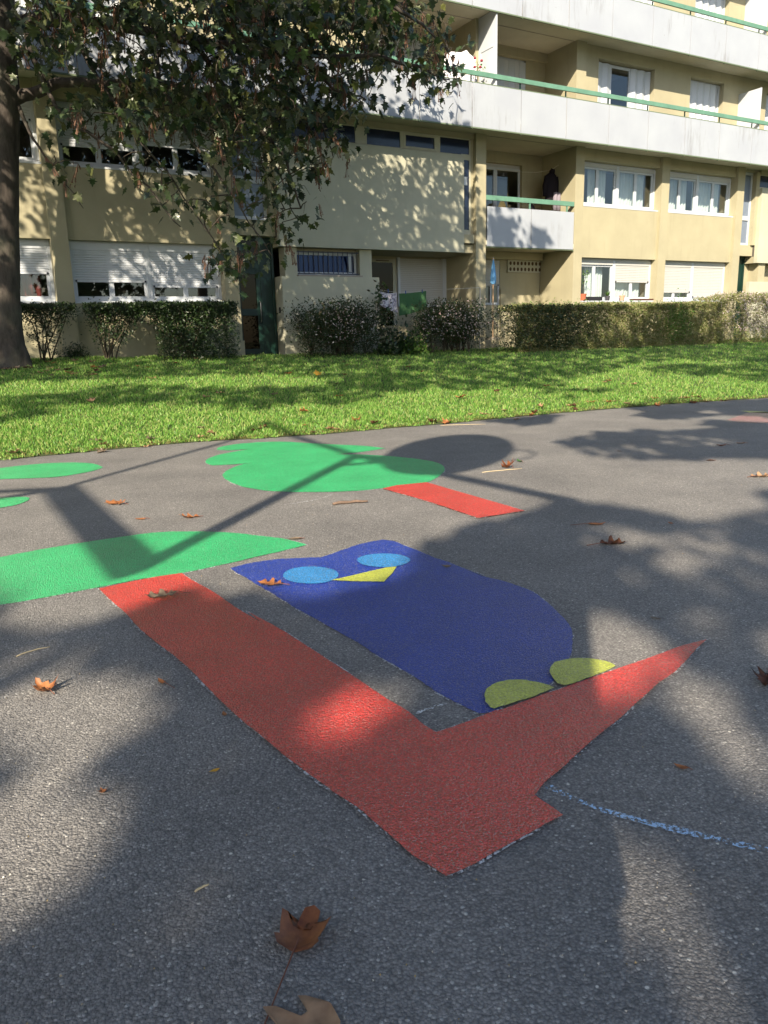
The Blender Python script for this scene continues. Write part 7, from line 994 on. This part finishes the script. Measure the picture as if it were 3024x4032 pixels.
for i in range(46):
    px_ = random.uniform(-.2, 12.2); te = edge_t(px_); t = te+random.uniform(-.14, .45)*(1 if random.random() < .7 else 2.2); p = W(px_, t); z = (lawn_z(px_, t)+.02) if t > te else 0
    fallen((p.x, p.y), z, random.uniform(.09, .17), random.uniform(0, 6), *kindlab('lying along the edge of lawn and path'), random.uniform(.5, 1.8), random.uniform(.2, .9), .07, .25, GL)
GW = 'fallen leaves on the lawn'
for i in range(34):
    s = random.uniform(-.5, 11); t = random.uniform(-8.2, -1.0); p = W(s, t); fallen((p.x, p.y), lawn_z(s, t)+.035, random.uniform(.09, .17), random.uniform(0, 6), *kindlab('lying in the grass of the lawn'), random.uniform(.5, 1.5), random.uniform(.2, .9), .07, .1, GW)
pl = W(6.05, -4.6); fallen((pl.x, pl.y), lawn_z(6.05, -4.6)+.06, .17, .4, MAPLE, 'yellow', 'single bright yellow leaf on the lawn', .4, .3, .05, .1, None, tiltx=.6)
GT = 'fallen leaves at the foot of the sycamore'
for i in range(40):
    s = random.gauss(1.5, 1.3); t = random.uniform(-3.2, -1.0); p = W(s, t); fallen((p.x, p.y), lawn_z(s, t)+.03, random.uniform(.10, .18), random.uniform(0, 6), *kindlab('lying by the foot of the sycamore trunk'), random.uniform(.5, 1.5), random.uniform(.2, .9), .07, .1, GT)
def stick(key, L, ang, r, m, label, bend=.1, z=0.):
    p = L_[key]; d = Vector((math.cos(ang), math.sin(ang), 0)); q = Vector((-d.y, d.x, 0)); c = Vector((p[0], p[1], z+r)); pts = [c+d*(L*(f-.5))+q*(bend*L*math.sin(f*PI))+Vector((0, 0, r*.6*math.sin(f*7)**2)) for f in np.linspace(0, 1, 7)]
    o = MB().tube(pts, [r*.8, r, r*1.1, r*.9, r, r*.8, r*.6], 7).build('twig', m, None, True); tag(o, label, 'twig', 'twigs and straws on the path')
TW = simple('grey twig', (.14, .095, .07), .9, var=.35, scale=30); STRAW = simple('pale straw', (.55, .45, .28), .8)
stick('twig1', .26, .22, .011, TW, 'stout grey brown twig below the far painted tree', .06)
stick('twig2', .13, .75, .0028, STRAW, 'thin pale straw at the left edge of the path')
stick('straw', .40, .35, .0032, STRAW, 'pale straw by the brown leaf at the disc shadow', .02)
stick('straw2', .6, .02, .003, STRAW, 'long pale straw near the lawn edge', .02)
stick('stick', .035, .7, .0026, STRAW, 'crumbling yellowish twig at the lower left', .05)
# small pale crumbs and grit
V = []; 
n = 1500; pp = []
while len(pp) < n:
    y = .9+9*random.random()**2.2; x = random.uniform(-.55*y-.2, .55*y+.2); pp.append((x, y, .002))
pp = np.array(pp); a = rng.normal(0, 1, (n, 3)); b = rng.normal(0, 1, (n, 3))
V, F = scatter([(0, 0, .8), (1, 0, 0), (-.5, .8, 0), (-.5, -.8, 0)], [(0, 1, 2), (0, 2, 3), (0, 3, 1)], pp, a, b, rng.uniform(.0012, .0036, n))
tag(link('grit', np_mesh('grit', V, F, leaf_mat('pale grit', [(.55, .53, .48), (.40, .36, .28), (.62, .60, .58), (.45, .33, .14)], .8, 0, .2))), 'pale grit and crumbs scattered on the path', 'grit', kind='stuff')

# ------------------------------------------------------------------ behind the camera: frame shaped for its shadows, photographer, plane trees, added shade trees
STEEL = simple('weathered steel tube', (.16, .17, .17), .5, .5, .7, var=.1)
fr = empty('shadow_frame', (-.385, -1.9, 0), 0, 'unseen tall steel frame behind the camera, shaped to cast the bar and disc shadows', 'shadow frame')  # unseen caster, its bars and board worked back from their ground shadows
def fp_(x, z): return (x+.385, 0, z)
node = dict(A=(-5.6, 4.25), B=(-4.64, 5.11), C=(-4.30, 7.54), D=(-2.50, 5.96), E=(-.385, 4.53), G=(-2.685, 3.62), F=(-.385, 0), K=(-5.9, 0), H=(-5.9, 5.0))
for nm, a, b, r in (('post', 'F', 'E', .10), ('post', 'K', 'H', .09), ('bar', 'B', 'G', .115), ('bar', 'G', 'D', .065), ('bar', 'B', 'C', .04), ('bar', 'C', 'D', .05), ('bar', 'D', 'E', .06), ('bar', 'H', 'B', .045), ('bar', 'A', 'B', .05)):
    MB().tube([fp_(*node[a]), fp_(*node[b])], r, 14).build(nm, STEEL, fr, True)
mb = MB(); c = (-1.56, 6.05)
for y in (-.02, .02): mb.v += [(c[0]+.385+.66*math.cos(a), y, c[1]+.82*math.sin(a)) for a in np.linspace(0, 2*PI, 40, endpoint=False)]
mb.f = [list(range(40)), list(range(40, 80))[::-1]]+[(k, (k+1) % 40, 40+(k+1) % 40, 40+k)[::-1] for k in range(40)]; mb.m = [0]*42; mb.build('round_board', STEEL, fr)
MB().tube([fp_(-.90+.22*math.cos(a), 5.85+.2*math.sin(a)) for a in np.linspace(0, 2*PI, 20)], .016, 6).build('ring', STEEL, fr, True)
for q, w_ in (((-2.2, 5.85), .10), ((-2.45, 5.62), .08)): MB().tube([fp_(*node['D']), fp_(*q), fp_(-1.9, 5.75)], w_*.5, 8).build('bracket', STEEL, fr, True)

def skin_person():
    root = empty('person', (-.24, -.52, 0), R(-4), 'photographer in dark clothes holding a phone in both hands behind the camera', 'person')
    vs = [(0, 0, .96), (0, .01, 1.18), (0, .03, 1.38), (0, .05, 1.50), (0, .09, 1.60), (0, .11, 1.70)]; rs = [(.15, .12), (.15, .12), (.17, .12), (.06, .06), (.085, .10), (.07, .09)]; es = [(0, 1), (1, 2), (2, 3), (3, 4), (4, 5)]
    def chain(start, pts):
        p = start
        for v, r in pts: vs.append(v); rs.append(r if isinstance(r, tuple) else (r, r)); es.append((p, len(vs)-1)); p = len(vs)-1
        return p
    for sg in (-1, 1):
        chain(0, [((sg*.10, 0, .88), .10), ((sg*.11, .01, .5), .065), ((sg*.12, -.02, .10), .045), ((sg*.13, .06, .045), .04), ((sg*.14, .17, .035), .03)])
        w_ = chain(2, [((sg*.19, .02, 1.42), .065), ((sg*.27, .10, 1.16), .048), ((.20+sg*.10, .33, 1.14), .034), ((.22+sg*.07, .39, 1.17), (.036, .022))])
        for k in range(4): chain(w_, [((.23+sg*.055, .41, 1.155+.02*k), .010), ((.235+sg*.03, .445, 1.155+.021*k), .009), ((.235+sg*.012, .44, 1.155+.021*k), .0085)])
        chain(w_, [((.23+sg*.05, .385, 1.20), .011), ((.235+sg*.03, .39, 1.235), .010)])
    me = bpy.data.meshes.new('body'); me.from_pydata(vs, es, []); o = link('body', me, root); sk = o.modifiers.new('skin', 'SKIN'); sk.use_smooth_shade = True
    for i, r in enumerate(rs): me.skin_vertices[0].data[i].radius = r
    me.skin_vertices[0].data[0].use_root = True
    o.modifiers.new('sub', 'SUBSURF').levels = 1; o.modifiers[-1].render_levels = 1; me.materials.append(simple('dark jersey', (.03, .03, .04), .9))
    hb = MB(); hb.lathe([(.001, -.05), (.105, -.02), (.125, .05), (.10, .11), (.001, .15)], (0, .09, 1.66), 14); hb.build('hair', simple('brown hair', (.04, .025, .015), .8), root, True)
    return root
pe = skin_person()
ph = empty('phone', (0, -.075, 1.19), 0, 'dark phone held up by the photographer', 'phone'); MB().box(-.036, .036, -.01, .0, -.075, .05).build('case', simple('phone case', (.02, .02, .02), .4), ph, bevel=.003)

LEAF2 = leaf_mat('plane tree leaf', [(.03, .07, .02), (.05, .09, .025), (.06, .10, .03), (.10, .11, .03)], .5, .15, .3)
LP = LITPOLY[0]
def inside(x, y, poly):
    c = False; j = len(poly)-1
    for i in range(len(poly)):
        if (poly[i][1] > y) != (poly[j][1] > y) and x < (poly[j][0]-poly[i][0])*(y-poly[i][1])/(poly[j][1]-poly[i][1])+poly[i][0]: c = not c
        j = i
    return c
def lit(x, y):
    if inside(x, y, LP): return True
    for cx, cy, rx, ry, w_ in LIT:
        if ((x-cx)/(rx*1.05+.07))**2+((y-cy)/(ry*1.05+.13))**2 < 1 and random.random() < w_: return True
    return False
ALONG = (-LDIR.x/-LDIR.z, -LDIR.y/-LDIR.z)          # shift per metre of height, towards the sun
def toward_sun(p, z): h_ = z-p[2]; return (p[0]+ALONG[0]*h_, p[1]+ALONG[1]*h_, z)
near_P = []
while len(near_P) < 20000:
    y = random.uniform(.7, 13.2); x = random.uniform(-.52*y-.9, .52*y+.9); s, t = st((x, y))
    if t > edge_t(s)-.05 or lit(x, y): continue
    if y > 5.2 and (noise.noise((x*.8, y*.55, 2))+.25*noise.noise((x*2.2, y*1.6, 7))) > .06: continue
    z = random.uniform(6.8, 9.2); near_P.append(toward_sun((x, y, 0), z))
lawn_P = []
while len(lawn_P) < 7600:
    s = random.uniform(-3, 26); te = edge_t(s); t = random.uniform(te, -.4); p = W(s, t)
    if abs(p.x) > .55*p.y+1: continue
    f = (t-te)/(-.4-te); bias = .30-.75*abs(f-.62)-(.25 if f < .22 and s < 9 else 0)+(.16 if s > 9.5 and f > .25 else 0)+(.5 if f > .62 else 0)
    if noise.noise((s*.30, t*.62, 11))*1.25+.25*noise.noise((s*1.3, t*2., 3)) > bias: continue
    lawn_P.append(toward_sun((p.x, p.y, lawn_z(s, t)), random.uniform(8.5, 11.5)))
wall_P = []; wall_P2 = []
for s, t, z, ds, dz, n in ((14.3, -1.9, 1.3, 1.5, .7, 420), (17.9, -1.9, 1.25, .35, .5, 90), (19.0, -1.9, 1.1, .5, .55, 110), (13.9, 0, 3.9, .55, .5, 130), (15.3, 0, 3.7, .35, .35, 50), (9.2, -1.3, 1.3, 2.2, .7, 500), (12.0, -1.3, 1.2, 1., .6, 260), (10.8, 0, 2.4, 1.6, .6, 240)):
    for _ in range(n):
        p = W(random.gauss(s, ds*.5), t, random.gauss(z, dz*.5)); wall_P.append(toward_sun(p, random.uniform(9, 11.5)))
for s0, s1, z0, z1, n, thr in ((-.5, 6.4, .8, 3.4, 1100, .18), (-.5, 6.4, 3.4, 5.0, 350, .1), (7.3, 13.2, 3.3, 5.7, 560, .12), (7.0, 13.4, .8, 3.3, 900, .3)):
    k = 0
    while k < n:
        s, z = random.uniform(s0, s1), random.uniform(z0, z1)
        if noise.noise((s*1.1, z*1.1, 21))+.5*noise.noise((s*2.9, z*2.9, 5)) > thr: continue
        k += 1; p = W(s, 0, z); wall_P2.append(toward_sun(p, random.uniform(z+4.5, z+6.5)))
for k in range(420):
    z = random.uniform(1.6, 6.5); p = W(random.gauss(1.0, .5), -1.5, z)
    if noise.noise((z*1.4, k*.013, 2)) > .25: continue
    wall_P2.append(toward_sun(p, z+random.uniform(2.5, 4.)))
def shade_tree(label, P, trunk_xy, h, s0, s1, nl=4):
    t = empty('plane_tree', (*trunk_xy, 0), 0, label, 'tree', 'plane trees behind the camera'); P = np.array(P); c = P.mean(0); mb = MB(); mb.tube([(0, 0, -.1), (0, 0, 1), (.1, .1, h*.6), (.2, .2, h)], [.36, .27, .23, .17], 12); mb.build('trunk', BARK, t, True)
    for q in P[np.argsort(np.linalg.norm(P[:, :2]-np.array(trunk_xy), axis=1))[:40*nl:40]]:
        e = Vector(q)-Vector((*trunk_xy, 0)); b = Vector((.2, .2, h*.85)); mb = MB(); mb.tube([b, b.lerp(e, .4)+Vector((0, 0, .8)), e+Vector((0, 0, .5))], [.07, .035, .01], 6); mb.build('limb', BARK, t, True)
    A, Bv = leaf_frames(len(P)); V, F = scatter(TV, TF, P-np.array([*trunk_xy, 0]), A, Bv, rng.uniform(s0, s1, len(P))); o = link('crown', np_mesh('crown', V, F, LEAF2), t); o['kind'] = 'stuff'
shade_tree('big plane tree behind the camera shading the path', near_P, (-4.5, -8.5), 7., .13, .20)
shade_tree('plane tree behind the camera shading the lawn', lawn_P, (-8., -3.), 8., .20, .30)
shade_tree('unseen tree added right of the camera to shade the hedge', wall_P, (12., 3.), 8.5, .20, .30)  # tree put in out of view for the shade on hedge and terrace
shade_tree('unseen tree added left of the camera to shade the left wall', wall_P2, (-8.5, 3.5), 6.5, .13, .21)  # tree added out of view to darken wall, blank panel and sycamore trunk
# trees further behind, seen only in the window panes
for k, (x, y) in enumerate(((-6, -24), (6, -22), (20, -16))):
    P = []
    while len(P) < 700:
        v = rng.normal(0, 1, 3); v /= np.linalg.norm(v); v *= rng.random()**.4; P.append((x+v[0]*3.2, y+v[1]*3.2, 6.0+v[2]*3.0))
    shade_tree(('leafy tree far behind the camera at its left', 'leafy tree far behind the camera', 'leafy tree far behind the camera at its right')[k], P, (x, y), 4.5, .4, .7)
